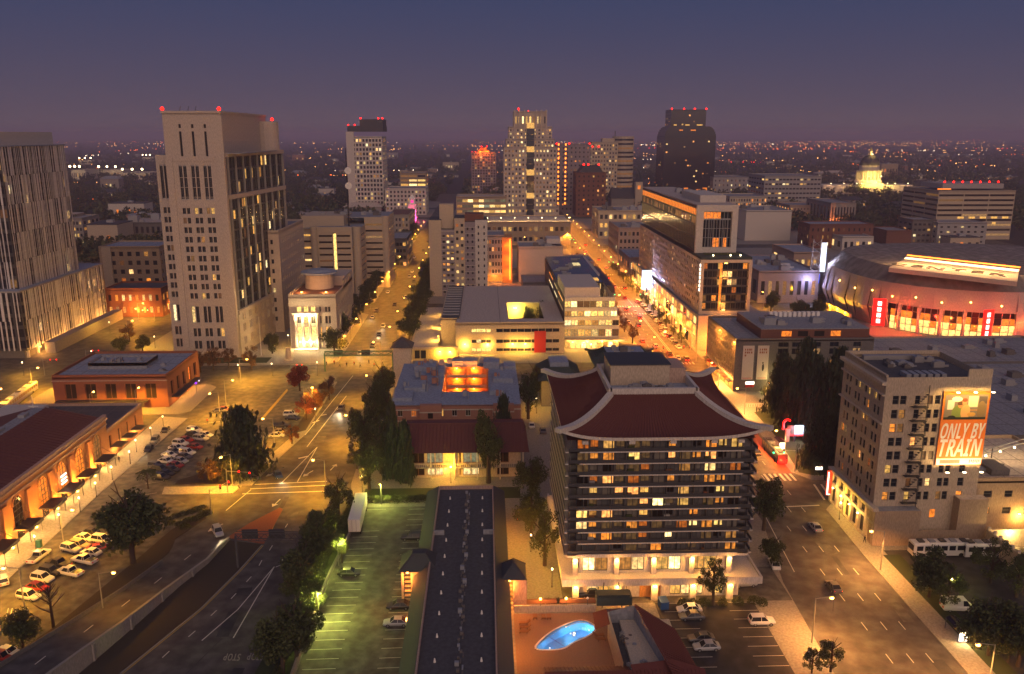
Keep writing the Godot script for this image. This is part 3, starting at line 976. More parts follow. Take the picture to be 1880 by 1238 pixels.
	bx(e, "lit_doorway", M.lit_dim, 4, 0.2, 14.72, 10, 2.3, 14.78)
	bx(e, "awning", M.metal_dark, 17.85, 2.5, -10, 20.2, 2.8, 12)
	for k in 4:
		bx(e, "wall_lamp", M.lamp_sodium, 18.6, 2.35, 9 - k * 6, 18.9, 2.47, 9.4 - k * 6)
		light(e, v3(19, 2.2, 9.2 - k * 6), Color(1.0, 0.66, 0.3), 6.0, 0.2)
	bx(e, "cornice", M.pink_stucco, -18.15, 8.9, 14.7, 17.95, 9.2, 14.95)

func make_striped_tower() -> void:
	var p := thing("striped_tower", "tall courthouse tower striped with pale fins and dark glass", "tower", v3(-181, 0, -350))
	var fins := {}
	for i in 5:
		var w: float = [0.25, 0.35, 0.5, 0.7, 1.0][i]
		var b := MB.new()
		b.box(Vector3.ZERO, v3(0.16, 1, w))
		fins[i] = b.mesh()
	var stone: Material = mk("fin_pale", 0.74, 0.71, 0.72, 0.6, M.fine, v3(0.2, 0.05, 0.2))
	var mid: Material = mk("fin_grey", 0.5, 0.48, 0.49, 0.6, M.fine, v3(0.2, 0.05, 0.2))
	var n := 0
	var ff := MB.new()
	# tower body with glass, floor by floor
	var rows := 5
	var y0 := 26.5
	var rh := (80.5 - y0) / rows
	for body in [[-50.0, 0.0, -26.0, 24.0, y0, 80.5], [-52.0, 2.6, -43.0, 28.5, 3.2, 26.5]]:
		var x0: float = body[0]
		var x1: float = body[1]
		var za: float = body[2]
		var zb: float = body[3]
		var ya: float = body[4]
		var yb: float = body[5]
		var fl := int((yb - ya) / 4.2)
		var q := {"wall": M.metal_dark, "recess": 0.12, "lit": 0.045, "mats": ["lit_warm", "lit_dim", "lit_pale", "lit_cool"], "dark": "glass"}
		facade(p, v3(x1, ya, zb), Vector3.FORWARD, zb - za, yb - ya, grid(int((zb - za) / 2.6), 0, 0.8, 0, zb - za), grid(fl, 0, 0.7, 0.2, yb - ya - 0.2), q)
		facade(p, v3(x0, ya, zb), Vector3.RIGHT, x1 - x0, yb - ya, grid(16, 0, 0.8, 0, x1 - x0), grid(fl, 0, 0.7, 0.2, yb - ya - 0.2), q)
		facade(p, v3(x1, ya, za), Vector3.LEFT, x1 - x0, yb - ya, [], [], {"wall": M.grey_wall})
		var rr := rows if ya > 20 else 2
		var hh := (yb - ya) / rr
		for j in rr:
			var z := za + rng.randf_range(0.2, 0.8)
			while z < zb - 0.4:
				var k := rng.randi_range(0, 4)
				var w: float = [0.25, 0.35, 0.5, 0.7, 1.0][k]
				if z + w > zb: break
				if n < 298:
					put(p, "fin", fins[k], stone if rng.randf() < 0.7 else mid, v3(x1 + 0.08, ya + hh * (j + 0.5), z + w * 0.5), Basis.from_scale(v3(1, hh - 0.06, 1)))
					n += 1
				else:
					ff.box(v3(x1 + 0.08, ya + hh * (j + 0.5), z + w * 0.5), v3(0.16, hh - 0.06, w))
				z += w + [0.3, 0.45, 0.65, 0.9, 1.4][rng.randi_range(0, 4)]
	for body in [[-50.0, 0.0, 24.0, 26.5, 80.5, 5], [-52.0, 2.6, 28.5, 3.2, 26.5, 2]]:
		var hh: float = (body[4] - body[3]) / body[5]
		for j in body[5]:
			var x: float = body[0]
			while x < body[1] - 1.0:
				var w: float = [0.25, 0.35, 0.5, 0.7, 1.0][rng.randi_range(0, 4)]
				ff.box(v3(x + w * 0.5, body[3] + hh * (j + 0.5), body[2] + 0.1), v3(w, hh - 0.06, 0.2))
				x += w + rng.randf_range(0.4, 2.0)
	put(p, "front_fins", ff.mesh(), stone).set_meta("kind", "stuff")
	bx(p, "floor_edge", M.grey_wall, -52.2, 26.2, -43.2, 2.9, 26.7, 28.8)
	bx(p, "podium_roof", M.roof_blue, -51.8, 26.7, -42.8, 2.5, 26.8, 28.4)
	bx(p, "tower_roof", M.roof_blue, -50, 80.5, -26, 0.5, 80.9, 24.4)
	bx(p, "roof_screen", M.white_wall, -47, 80.9, -24, -3.5, 86, 21)
	bx(p, "ground_floor", M.concrete_dark, -51, 0, -42, 1, 3.2, 27.5)
	for k in 10:
		bx(p, "column", M.white_wall, 1.6, 0.14, 26.6 - k * 7.4, 2.4, 3.2, 27.4 - k * 7.4)
	bx(p, "terrace_wall", M.concrete, 5, 0.1, -44, 9, 4.6, 20)
	beacon(p, v3(-4, 86.6, 20.5), 1.0)
	for k in 4:
		bx(p, "soffit_lamp", M.lamp_sodium, 3.2, 2.8, 20 - k * 18, 3.6, 2.95, 20.6 - k * 18)
		light(p, v3(4, 2.5, 20.3 - k * 18), Color(1.0, 0.66, 0.3), 30.0, 0.3)

func make_courthouse() -> void:
	var p := thing("stone_courthouse_tower", "tallest pale stone courthouse tower with curved glass side", "tower", v3(-108, 0, -322))
	var q := {"wall": M.stone, "lit": 0.13, "mats": ["lit_warm", "lit_dim", "lit_pale"], "each": true, "frame": "metal", "style": "frame_two", "recess": 0.5}
	# front: x -10.5 .. 11, top 92.8
	var rows := []
	for k in 2:
		rows.append([3.2 + k * 5.0, 6.6 + k * 5.0])
	rows.append([13.6, 20.4])
	for k in 10:
		rows.append([23.2 + k * 3.62, 25.5 + k * 3.62])
	rows.append([61.0, 74.0])
	facade(p, v3(-10.5, 0, 0), Vector3.RIGHT, 21.5, 76.5, pairs(3, 3.6, 17.2, 1.25, 0.35), rows, q)
	var slits := q.duplicate()
	slits.lit = 0.0
	slits.erase("frame")
	facade(p, v3(-10.5, 76.5, -0.4), Vector3.RIGHT, 21.5, 15.3, [[5.6, 6.5], [10.2, 11.1], [14.8, 15.7]], [[0.6, 9.6], [10.8, 12.2]], slits)
	bx(p, "stone_band", M.stone, -7.6, 75.4, -0.35, 7.6, 76.9, 0.25)
	bx(p, "corner_pier", M.stone, 8.2, 0.14, -2.0, 11.0, 76.4, 0.3)
	bx(p, "corner_pier", M.stone, -10.5, 0.14, -2.0, -8.0, 76.4, 0.3)
	bx(p, "base_course", M.stone, -10.7, 0.1, -1, 11.2, 2.2, 0.5)
	for k in 14:
		bx(p, "string_course", M.stone, -10.55, 22.2 + k * 3.62, -0.3, 11.03, 22.36 + k * 3.62, 0.07)
	for x in [-7.4, -2.8, 1.9, 6.6]:
		bx(p, "joint_strip", M.stone, x - 0.1, 2.2, -0.3, x + 0.1, 60, 0.05)
	# left wing
	var lr := rows.duplicate()
	facade(p, v3(-15.8, 0, -4), Vector3.RIGHT, 5.3, 77.5, [[1.2, 2.4], [2.75, 3.95]], lr, q)
	facade(p, v3(-15.8, 0, -60), Vector3.BACK, 56, 77.5, [], [], {"wall": M.stone})
	bx(p, "wing_roof", M.roof_grey, -15.7, 77.3, -60, -10.5, 77.6, -4.1)
	# right side: stone base, two storeys of curtain wall, stone attic
	var a := v3(11, 0, -3)
	var c := v3(17.5, 0, -66)
	var rt := (c - a).normalized()
	var len := (c - a).length()
	facade(p, a, rt, len, 17, pairs(9, 2, len - 2, 1.3, 0.4), [[3.2, 6.4], [8.6, 11.8], [13.2, 16]], q)
	var outw := rt.cross(UP)
	var mid := []
	var cx := [a]
	for part in [[17.0, 61.0], [62.6, 77.0]]:
		var nf := int((part[1] - part[0]) / 4.0)
		facade(p, a - outw * 0.6 + UP * float(part[0]), rt, len, part[1] - part[0], grid(26, 0, 0.86, 1.5, len - 1.0), grid(nf, 0, 0.82, 0.2, part[1] - part[0] - 0.2), {"part": "curtain_wall", "wall": M.metal_dark, "recess": 0.15, "lit": 0.1, "mats": ["lit_warm", "lit_dim", "lit_warm", "lit_pale"], "dark": "glass_blue"})
		var fr := MB.new()
		var bas := Basis(rt, UP, outw)
		for k in 9:
			fr.box(a + rt * (1.5 + k * (len - 2.5) / 8.0) + UP * ((part[0] + part[1]) * 0.5) - outw * 0.3, v3(0.5, part[1] - part[0], 0.7), bas)
		put(p, "mullions", fr.mesh(), M.metal)
	var bas2 := Basis(rt, UP, outw)
	for y in [17.0, 61.8, 77.6]:
		var bm := MB.new()
		bm.box(a + rt * len * 0.5 + UP * y - outw * 0.1, v3(len, 1.6, 1.0), bas2)
		put(p, "stone_band", bm.mesh(), M.stone)
	facade(p, v3(10.6, 76.5, -0.4), Vector3.FORWARD, 66, 16.3, grid(22, 0, 0.12, 4, 60), [[1.5, 6.0]], {"wall": M.stone, "lit": 0.0, "recess": 0.3})
	bx(p, "terrace", M.roof_grey, 10.7, 77.9, -66, 17, 78.2, -3)
	facade(p, v3(17.5, 0, -66), Vector3.LEFT, 28, 76, [], [], {"wall": M.stone})
	bx(p, "attic", M.stone, -10.4, 91.7, -66.2, 10.5, 92.6, -0.5)
	bx(p, "cornice", M.stone, -10.9, 92.6, -66.5, 11.0, 93.4, 0.1)
	bx(p, "roof", M.roof_grey, -10.2, 93.4, -65.8, 10.3, 93.5, -0.6)
	facade(p, v3(-10.5, 76.5, -66), Vector3.BACK, 65.6, 16, [], [], {"wall": M.stone})
	var dr := MB.new()
	dr.tube(v3(12.5, 78, -60), v3(12.5, 90.5, -60), 5, 5, 16, true)
	put(p, "stair_drum", dr.mesh(), M.stone)
	for s in [v3(-10.2, 94.2, -0.4), v3(10.4, 94.2, -0.4), v3(14.5, 91.5, -62)]:
		beacon(p, s, 0.9)
	for x in [-4.5, -1.5, 1.2]:
		var ds := MB.new()
		ds.tube(v3(x, 93.4, -2), v3(x + 0.5, 95.2, -2), 0.12, 0.08, 4)
		put(p, "antenna", ds.mesh(), M.metal_dark)
	# lower stone wing projecting at the far right
	var w := {"wall": M.stone, "lit": 0.05, "each": true, "recess": 0.4, "dark": "glass"}
	facade(p, v3(19, 0, -42), Vector3.FORWARD, 50, 44, grid(12, 0, 0.3, 2, 48), grid(9, 0, 0.45, 4, 42), w)
	facade(p, v3(8, 0, -42), Vector3.RIGHT, 11, 44, grid(2, 0, 0.25, 1, 10), grid(9, 0, 0.45, 4, 42), w)
	flat_roof(p, 8, 19, -92, -42, 44, M.roof_grey, M.stone)

func make_civic() -> void:
	# courthouse entrance pavilion
	var p := thing("court_pavilion", "low stone court entrance pavilion with lit portico and round drum", "building", v3(-70, 0, -334))
	var q := {"wall": M.stone, "lit": 0.0, "each": true, "frame": "metal", "style": "frame_two", "recess": 0.8}
	q.choose = func(i: int, j: int) -> Material:
		if j == 0: return M.lit_pale
		if j == 1: return M.lit_bright if i < 3 else M.lit_warm
		if j == 2: return M.lit_warm if i == 1 else M.glass
		return M.lit_bright if i < 3 else M.glass
	facade(p, v3(-9.5, 0, 0), Vector3.RIGHT, 19, 21.5, [[3.0, 4.9], [5.8, 7.7], [8.6, 10.5], [12.2, 12.9], [14.4, 15.3], [15.7, 16.6]], [[0.3, 2.6], [3.2, 9.2], [10.4, 13.6], [15.2, 17.4]], q)
	for x in [-7.0, -4.15, -1.35, 1.5]:
		bx(p, "column", M.stone, x - 0.4, 0.14, 0.01, x + 0.4, 14.4, 1.0)
	bx(p, "portico_lintel", M.stone, -8.2, 14.4, 0.01, 2.6, 15.1, 1.2)
	bx(p, "entrance_steps", M.stone, -7.5, 0.1, 0.02, 2, 0.5, 4.5)
	var sq := {"wall": M.stone, "lit": 0.12, "each": true, "recess": 0.5, "mats": ["lit_warm", "lit_bright"]}
	facade(p, v3(9.5, 0, 0), Vector3.FORWARD, 44, 21.5, grid(9, 0, 0.4, 1.5, 42), [[2.5, 6], [8.5, 12], [14.5, 18]], sq)
	facade(p, v3(-9.5, 0, -44), Vector3.BACK, 44, 21.5, [], [], sq)
	flat_roof(p, -9.5, 9.5, -44, 0, 21.5, M.brick_brown, M.stone, 1.0)
	facade(p, v3(9.5, 21.5, -18), Vector3.FORWARD, 26, 4.2, grid(6, 0, 0.4, 1, 25), [[1.2, 3.2]], sq)
	bx(p, "upper_storey", M.stone, -8, 21.5, -43.8, 9.4, 25.7, -26)
	var d := MB.new()
	d.tube(v3(-1, 21.5, -22), v3(-1, 27.6, -22), 6.0, 6.0, 24, true)
	put(p, "drum", d.mesh(), M.stone)
	var dc := MB.new()
	dc.tube(v3(-1, 27.6, -22), v3(-1, 28.5, -22), 7.6, 7.6, 24, true)
	dc.tube(v3(-1, 28.5, -22), v3(-1, 29.3, -22), 5.0, 4.0, 24, true)
	put(p, "drum_roof", dc.mesh(), M.roof_blue)
	for x in [-5.5, -2.7, 0.1]:
		bx(p, "portico_lamp", M.lamp_white, x - 0.25, 14.0, 1.3, x + 0.25, 14.2, 1.6)
		light(p, v3(x, 13.6, 1.8), Color(1.0, 0.86, 0.6), 26.0, 0.3)
		light(p, v3(x, 3.0, 2.0), Color(1.0, 0.86, 0.6), 16.0, 0.3)
		bx(p, "step_lamp", M.lamp_white, x - 0.2, 3.1, 1.2, x + 0.2, 3.25, 1.4)
	for s in [-1, 1]:
		bx(p, "roof_lamp", M.lamp_sodium, -1 + s * 5 - 0.3, 21.6, -9.3, -1 + s * 5 + 0.3, 21.9, -8.7)
		light(p, v3(-1 + s * 5, 22.6, -9), Color(1.0, 0.66, 0.32), 12.0, 0.3)
	# jail behind it
	var j := thing("county_jail", "tan jail block with rounded corners and a lit vertical slot", "building", v3(-80, 0, -455))
	var jq := {"wall": M.cream, "recess": 0.4, "lit": 0.12, "dark": "glass_brown", "mats": ["lit_dim", "lit_warm"]}
	var rows := grid(9, 0, 0.3, 3, 33.5)
	facade(j, v3(-10.5, 0, 0), Vector3.RIGHT, 8.2, 36, [[0.6, 7.8]], rows, jq)
	facade(j, v3(-0.6, 0, 0), Vector3.RIGHT, 8.6, 36, [[0.4, 7.6]], rows, jq)
	bx(j, "lit_slot", M.lit_bright, -2.2, 3, -0.8, -0.7, 33, -0.6)
	for x in [-12.6, -0.1, 10.4]:
		pass
	for x in [-12.4, 10.2]:
		var c := MB.new()
		c.tube(v3(x, 0, -2.2), v3(x, 36.6, -2.2), 2.25, 2.25, 14, true)
		put(j, "round_corner", c.mesh(), M.cream)
	bx(j, "top_band", M.cream, -10.5, 33.6, -0.5, 8, 36.6, 0.15)
	facade(j, v3(-22, 0, -4), Vector3.RIGHT, 9, 37, [[0.6, 8.4]], rows, jq)
	facade(j, v3(12, 0, -20), Vector3.RIGHT, 13, 40, [[0.5, 10.4]], grid(10, 0, 0.3, 3, 37.5), jq)
	facade(j, v3(12.4, 0, -2), Vector3.FORWARD, 18, 36, [[1, 16]], rows, jq)
	facade(j, v3(25, 0, -20), Vector3.FORWARD, 34, 40, grid(5, 0, 0.7, 2, 32), grid(10, 0, 0.3, 3, 37.5), jq)
	var rc := MB.new()
	rc.tube(v3(23.4, 0, -21.6), v3(23.4, 40.4, -21.6), 2.1, 2.1, 14, true)
	put(j, "round_corner", rc.mesh(), M.cream)
	bx(j, "roof", M.roof_grey, -22, 35.4, -40, 12.3, 36, -2.3)
	bx(j, "roof", M.roof_grey, -14, 39.4, -54, 24.8, 40, -21.5)
	bx(j, "penthouse", M.cream, -21, 36, -40, 2, 41.5, -12)
	facade(j, v3(-22, 0, -54), Vector3.BACK, 50, 36, [], [], jq)
	roof_units(j, -14, 10, -38, -14, 41.5, 6, 1.2)
	roof_units(j, 4, 22, -50, -24, 40, 6, 1.0)
	var mast := MB.new()
	mast.tube(v3(5, 36, -10), v3(5, 78, -10), 0.5, 0.15, 4)
	put(j, "radio_mast", mast.mesh(), M.metal_dark)
	for y in [66.0, 58.0]:
		var dish := MB.new()
		dish.tube(v3(6, y, -9.2), v3(6, y, -8.4), 1.6, 1.9, 12, true)
		put(j, "dish", dish.mesh(), M.sign_white)
	# monument in the plaza and flagpole
	var mo := thing("stone_monument", "small pale stone pylon standing on the courthouse plaza", "monument", v3(-76.5, 0, -315.9))
	var mb := MB.new()
	mb.tube(v3(0, 0.14, 0), v3(0, 5.2, 0), 1.2, 0.9, 4, true)
	put(mo, "shaft", mb.mesh(), M.stone)
	bx(mo, "plinth", M.stone, -1.5, 0.14, -1.5, 1.5, 0.7, 1.5)
	var fp := thing("flagpole", "tall white flagpole in front of the stone courthouse tower", "flagpole", v3(-88.5, 0, -322))
	var fm := MB.new()
	fm.tube(v3(0, 0.14, 0), v3(0, 16, 0), 0.16, 0.08, 6, true)
	put(fp, "pole", fm.mesh(), M.sign_white)
	bx(fp, "footing", M.stone, -0.6, 0.14, -0.6, 0.6, 0.5, 0.6)
	# apartments and the red-brick house between the two towers
	var ap := block("apartment_block", "five-storey tan apartment block beyond the striped tower's podium", -208.5, -176.2, -457, 25.7, 26, {"wall": M.tan_wall, "rows": 5, "cols": 7, "side": 6, "wr": 0.5, "hr": 0.5, "lit": 0.2, "mats": ["lit_orange", "lit_warm", "lit_dim"], "each": true, "roof": M.roof_blue})
	bx(ap, "stair_tower", M.cream, -14.2, 0, 13, -9.5, 26, 14.2)
	var rbk := block("red_brick_house", "two-storey red brick house with arched lit windows", -181.3, -154.7, -398.5, 13.2, 20, {"wall": M.brick, "rows": 2, "cols": 8, "side": 4, "wr": 0.42, "hr": 0.5, "lit": 0.55, "mats": ["lit_warm", "lit_pale", "lit_orange"], "each": true, "roof": M.roof_dark})
	light(rbk, v3(2, 4.5, 14), Color(1.0, 0.62, 0.22), 90.0, 0.4)
	bx(rbk, "wall_lamp", M.lamp_sodium, 1.8, 4.5, 13.6, 2.2, 4.8, 13.9)


# ---- the middle of the picture ---------------------------------------------

func hip_roof(p: Node3D, x0: float, x1: float, z0: float, z1: float, y0: float, y1: float, ix: float, iz: float, m: Material, ribs := 0.0) -> void:
	var b := MB.new()
	var a := [v3(x0, y0, z1), v3(x1, y0, z1), v3(x1, y0, z0), v3(x0, y0, z0)]
	var t := [v3(x0 + ix, y1, z1 - iz), v3(x1 - ix, y1, z1 - iz), v3(x1 - ix, y1, z0 + iz), v3(x0 + ix, y1, z0 + iz)]
	for i in 4:
		b.quad(a[i], a[(i + 1) % 4], t[(i + 1) % 4], t[i])
	b.quad(t[0], t[1], t[2], t[3])
	b.quad(a[3], a[2], a[1], a[0])
	put(p, "roof", b.mesh(), m)
	var h := MB.new()
	for i in 4:
		h.tube(a[i], t[i], 0.16, 0.16, 5)
		h.tube(t[i], t[(i + 1) % 4], 0.16, 0.16, 5)
	put(p, "ridge_tiles", h.mesh(), m)
	if ribs > 0.0:
		var r := MB.new()
		var x := x0 + ribs
		while x < x1 - 0.1:
			var f := clampf(minf(x - x0, x1 - x) / maxf(ix, 0.01), 0.0, 1.0)
			r.tube(v3(x, y0 + 0.05, z1), v3(x, lerpf(y0, y1, f) + 0.05, z1 - iz * f), 0.07, 0.07, 4)
			x += ribs
		var z := z0 + ribs
		while z < z1 - 0.1:
			var f := clampf(minf(z - z0, z1 - z) / maxf(iz, 0.01), 0.0, 1.0)
			for s in [-1, 1]:
				r.tube(v3(x0 if s < 0 else x1, y0 + 0.05, z), v3(x0 + ix * f if s < 0 else x1 - ix * f, lerpf(y0, y1, f) + 0.05, z), 0.07, 0.07, 4)
			z += ribs
		put(p, "tile_ribs", r.mesh(), m).set_meta("kind", "stuff")

# roof whose slopes sag between upturned corners
func pagoda_roof(p: Node3D, x0: float, x1: float, z0: float, z1: float, y0: float, y1: float, ix: float, iz: float, lift: float, tile: Material, edge: Material, ew: float) -> void:
	var n := 12
	var mm := 24
	var cx := (x0 + x1) * 0.5
	var cz := (z0 + z1) * 0.5
	# rings from eave (0) to top (1)
	var ring := func(t: float, u: float, side: int) -> Vector3:
		var sag := pow(t, 1.55)
		var ax := lerpf((x1 - x0) * 0.5, (x1 - x0) * 0.5 - ix, t)
		var az := lerpf((z1 - z0) * 0.5, (z1 - z0) * 0.5 - iz, t)
		var c := pow(absf(u), 5.0) * (1.0 - t) * (1.0 - t)
		var y := lerpf(y0, y1, sag) + lift * c
		var flare := 1.0 + 0.035 * c
		match side:
			0: return v3(cx + ax * u * flare, y, cz + az * flare)
			1: return v3(cx + ax * flare, y, cz - az * u * flare)
			2: return v3(cx - ax * u * flare, y, cz - az * flare)
		return v3(cx - ax * flare, y, cz + az * u * flare)
	for side in 4:
		var b := MB.new()
		var ribs := MB.new()
		for i in n:
			for k in mm:
				var u0 := -1.0 + 2.0 * k / mm
				var u1 := -1.0 + 2.0 * (k + 1) / mm
				var t0 := float(i) / n
				var t1 := float(i + 1) / n
				b.quad(ring.call(t0, u0, side), ring.call(t0, u1, side), ring.call(t1, u1, side), ring.call(t1, u0, side))
		for k in 56:
			var u := -0.96 + 1.92 * k / 55.0
			for i in range(0, n, 2):
				ribs.tube(ring.call(float(i) / n, u, side) + UP * 0.05, ring.call(float(i + 2) / n, u, side) + UP * 0.05, 0.08, 0.08, 4)
		put(p, "roof_slope", b.mesh(), tile)
		put(p, "tile_ribs", ribs.mesh(), tile).set_meta("kind", "stuff")
		# hip edge band
		var e := MB.new()
		for i in n:
			var a: Vector3 = ring.call(float(i) / n, 1.0, side)
			var c: Vector3 = ring.call(float(i + 1) / n, 1.0, side)
			var d := c - a
			var sd := v3(-d.z, 0, d.x).normalized() * ew
			for s in [[-1.0, 1.0]]:
				e.quad(a - sd + UP * 0.55, a + sd + UP * 0.55, c + sd + UP * 0.55, c - sd + UP * 0.55)
				e.quad(a - sd - UP * 0.25, a - sd + UP * 0.55, c - sd + UP * 0.55, c - sd - UP * 0.25)
				e.quad(a + sd + UP * 0.55, a + sd - UP * 0.25, c + sd - UP * 0.25, c + sd + UP * 0.55)
		var tip: Vector3 = ring.call(0.0, 1.0, side)
		var dirv := (tip - v3(cx, tip.y, cz)).normalized()
		e.box(tip + dirv * 0.5 + UP * 0.15, v3(ew * 2.0, 0.8, 1.2), Basis.looking_at(dirv, UP))
		put(p, "hip_band", e.mesh(), edge)
		var f := MB.new()
		for k in mm:
			var u0 := -1.0 + 2.0 * k / mm
			var u1 := -1.0 + 2.0 * (k + 1) / mm
			var a: Vector3 = ring.call(0.0, u0, side)
			var c: Vector3 = ring.call(0.0, u1, side)
			f.quad(a - UP * 0.55, c - UP * 0.55, c + UP * 0.06, a + UP * 0.06)
		put(p, "eave_board", f.mesh(), edge)
	var sf := MB.new()
	sf.quad(v3(x0 + 0.6, y0 - 0.5, z0 + 0.6), v3(x1 - 0.6, y0 - 0.5, z0 + 0.6), v3(x1 - 0.6, y0 - 0.5, z1 - 0.6), v3(x0 + 0.6, y0 - 0.5, z1 - 0.6))
	put(p, "soffit", sf.mesh(), tile)

func make_condo() -> void:
	var p := thing("balcony_apartment_tower", "apartment tower with ten balcony floors under a curled dark red roof", "apartment building", v3(31.7, 0, -160))
	# own axes: front at z = +17.5, x -16.2 .. 16.2
	var y := 8.9
	var n := 0
	var bay := 2.35
	for fl in 10:
		var slabm := MB.new()
		slabm.span(-17.0, y - 0.14, 15.2, 17.0, y + 0.06, 18.3)
		slabm.span(-17.6, y - 0.14, -17, -15.0, y + 0.06, 18.3)
		slabm.span(15.0, y - 0.14, -17, 17.6, y + 0.06, 18.3)
		put(p, "balcony_floor", slabm.mesh(), M.white_wall)
		var rail := MB.new()
		rail.span(-17.0, y + 0.06, 18.14, 17.0, y + 0.72, 18.2)
		rail.span(-17.5, y + 0.06, -17, -17.44, y + 0.72, 18.2)
		rail.span(17.44, y + 0.06, -17, 17.5, y + 0.72, 18.2)
		put(p, "balcony_rail", rail.mesh(), M.metal_dark)
		for k in 13:
			var x := -15.3 + k * bay
			var m: Material = M[["lit_curtain", "blind", "glass_brown", "lit_curtain", "curtain"][rng.randi() % 5]]
			var lit := rng.randf() < 0.42
			if lit:
				m = room(["lit_orange", "lit_orange", "lit_orange", "lit_warm", "lit_bright"][rng.randi() % 5])
			var w := 2.1 if k % 2 == 0 else 1.6
			var low := 0.06 if k % 2 == 0 else 0.5
			var f := put(p, "window", unit("frame_two"), M.metal_dark, v3(x + w * 0.5, y + (low + 2.0) * 0.5, 16.97), Basis.from_scale(v3(w, 2.0 - low, 1)))
			put(f, "pane", unit("pane"), m, v3(0, 0, -0.03))
			n += 1
			if k % 3 == 1 and rng.randf() < 0.4:
				put(p, "balcony_planter", shapes.box, [M.cloth_pale, M.wood, M.leaf, M.brick, M.metal][rng.randi() % 5], v3(x + 0.4, y + 0.4, 17.4), Basis.from_scale(v3(rng.randf_range(0.4, 1.3), rng.randf_range(0.5, 1.1), 0.5)))
		y += 2.26
	for k in 14:
		bx(p, "party_wall", M.concrete_dark, -16.6 + k * 2.55 - 0.05, 8.9, 16.9, -16.6 + k * 2.55 + 0.05, 31.3, 17.7)
	bx(p, "core", M.concrete_dark, -15, 8.7, -16.8, 15, 31.4, 16.9)
	bx(p, "core", M.concrete_dark, -14.5, 4.6, -16.6, 14.5, 8.6, 15.2)
	var sq := {"wall": M.concrete_dark, "lit": 0.2, "mats": ["lit_orange", "lit_dim"], "dark": "blind", "recess": 0.1}
	facade(p, v3(-15.05, 8.9, -16.8), Vector3.BACK, 33.6, 22.5, grid(10, 0, 0.5), grid(10, 0, 0.7), sq)
	facade(p, v3(15.05, 8.9, 16.9), Vector3.FORWARD, 33.6, 22.5, grid(10, 0, 0.5), grid(10, 0, 0.7), sq)
	for x in [-14.0, -5.5, 2.0, 9.5, 14.4]:
		bx(p, "bracket_box", M.white_wall, x - 0.55, 30.7, 16.8, x + 0.55, 31.3, 18.25)
	pagoda_roof(p, -17.8, 17.8, -18.2, 18.4, 31.9, 37.2, 9.6, 9.5, 1.9, M.tile_maroon, M.white_wall, 0.62)
	# low wall and plant inside the roof
	var top := MB.new()
	for s in [[-8.3, 8.2, 8.3, 9.0], [-8.3, -8.9, 8.3, -8.2]]:
		top.span(s[0], 36.6, s[1], s[2], 38.3, s[3])
	top.span(-8.6, 36.6, -8.9, -8.0, 38.3, 9.0)
	top.span(8.0, 36.6, -8.9, 8.6, 38.3, 9.0)
	put(p, "roof_parapet", top.mesh(), M.white_wall)
	bx(p, "roof_well", M.roof_blue, -8, 36.3, -8.2, 8, 36.7, 8.2)
	bx(p, "penthouse", M.cream, -7.2, 36.7, -7.8, 4.5, 40.8, 1.5)
	bx(p, "penthouse", M.pink_stucco, 4.5, 36.7, -7.6, 8, 39.8, 0.2)
	bx(p, "penthouse_roof", M.tile_slate, -7.4, 40.8, -8, 4.7, 41.0, 1.7)
	roof_units(p, -6, 7, 2, 7.8, 36.7, 6, 0.8)
	# glazed podium with lit terrace
	bx(p, "podium_slab", M.white_wall, -18.0, 3.6, -18, 19.4, 4.6, 20.4)
	bx(p, "terrace_parapet", M.white_wall, -18.0, 4.6, 20.0, 19.4, 5.0, 20.4)
	bx(p, "terrace_parapet", M.white_wall, -18.0, 4.6, -18, -17.6, 5.0, 20.0)
	bx(p, "terrace_parapet", M.white_wall, 19.0, 4.6, -18, 19.4, 5.0, 20.0)
	bx(p, "podium_ceiling", M.white_wall, -17, 8.3, -17, 17, 8.75, 18.3)
	var pq := {"wall": M.white_wall, "each": true, "frame": "metal_dark", "style": "frame_two", "recess": 0.3, "lit": 1.0, "mats": ["lit_warm", "lit_bright", "lit_warm", "lit_pale"]}
	facade(p, v3(-14.6, 4.62, 17.2), Vector3.RIGHT, 29.2, 3.68, [[0.7, 3], [3.1, 5.4], [7.6, 9.9], [10, 12.3], [14.6, 16.9], [17, 19.3], [21.4, 23.7], [23.8, 26.1]], [[0.35, 3.3]], pq)
	facade(p, v3(-14.6, 4.62, -16), Vector3.BACK, 31, 3.68, grid(7, 0, 0.6), [[0.35, 3.3]], pq)
	facade(p, v3(-15.4, 0.1, 18.4), Vector3.RIGHT, 31, 3.5, [[2.2, 4.2], [4.3, 6.3], [6.4, 8.4], [18, 20], [20.1, 22.1], [22.2, 24.2], [26, 28]], [[0.4, 3.0]], pq)
	facade(p, v3(-15.4, 0.1, -17), Vector3.BACK, 33, 3.5, [], [], pq)
	bx(p, "driveway_mouth", M.orange_wall, -3.2, 0.12, 18.42, 0.8, 3.4, 18.5)
	for x in [-15.4, -7.6, -0.6, 6.6, 13.6]:
		bx(p, "column", M.white_wall, x - 0.45, 4.6, 17.3, x + 0.45, 8.3, 18.1)
		bx(p, "column", M.white_wall, x - 0.6, 0.14, 18.9, x + 0.6, 3.6, 19.8)
		bx(p, "column_lamp", M.lamp_white, x - 0.2, 7.7, 18.2, x + 0.2, 7.9, 18.5)
		light(p, v3(x, 7.4, 18.7), Color(1.0, 0.66, 0.27), 5.0, 0.2)
		bx(p, "column_lamp", M.lamp_white, x - 0.2, 3.2, 19.9, x + 0.2, 3.35, 20.2)
		light(p, v3(x, 2.9, 20.6), Color(1.0, 0.66, 0.27), 5.0, 0.2)
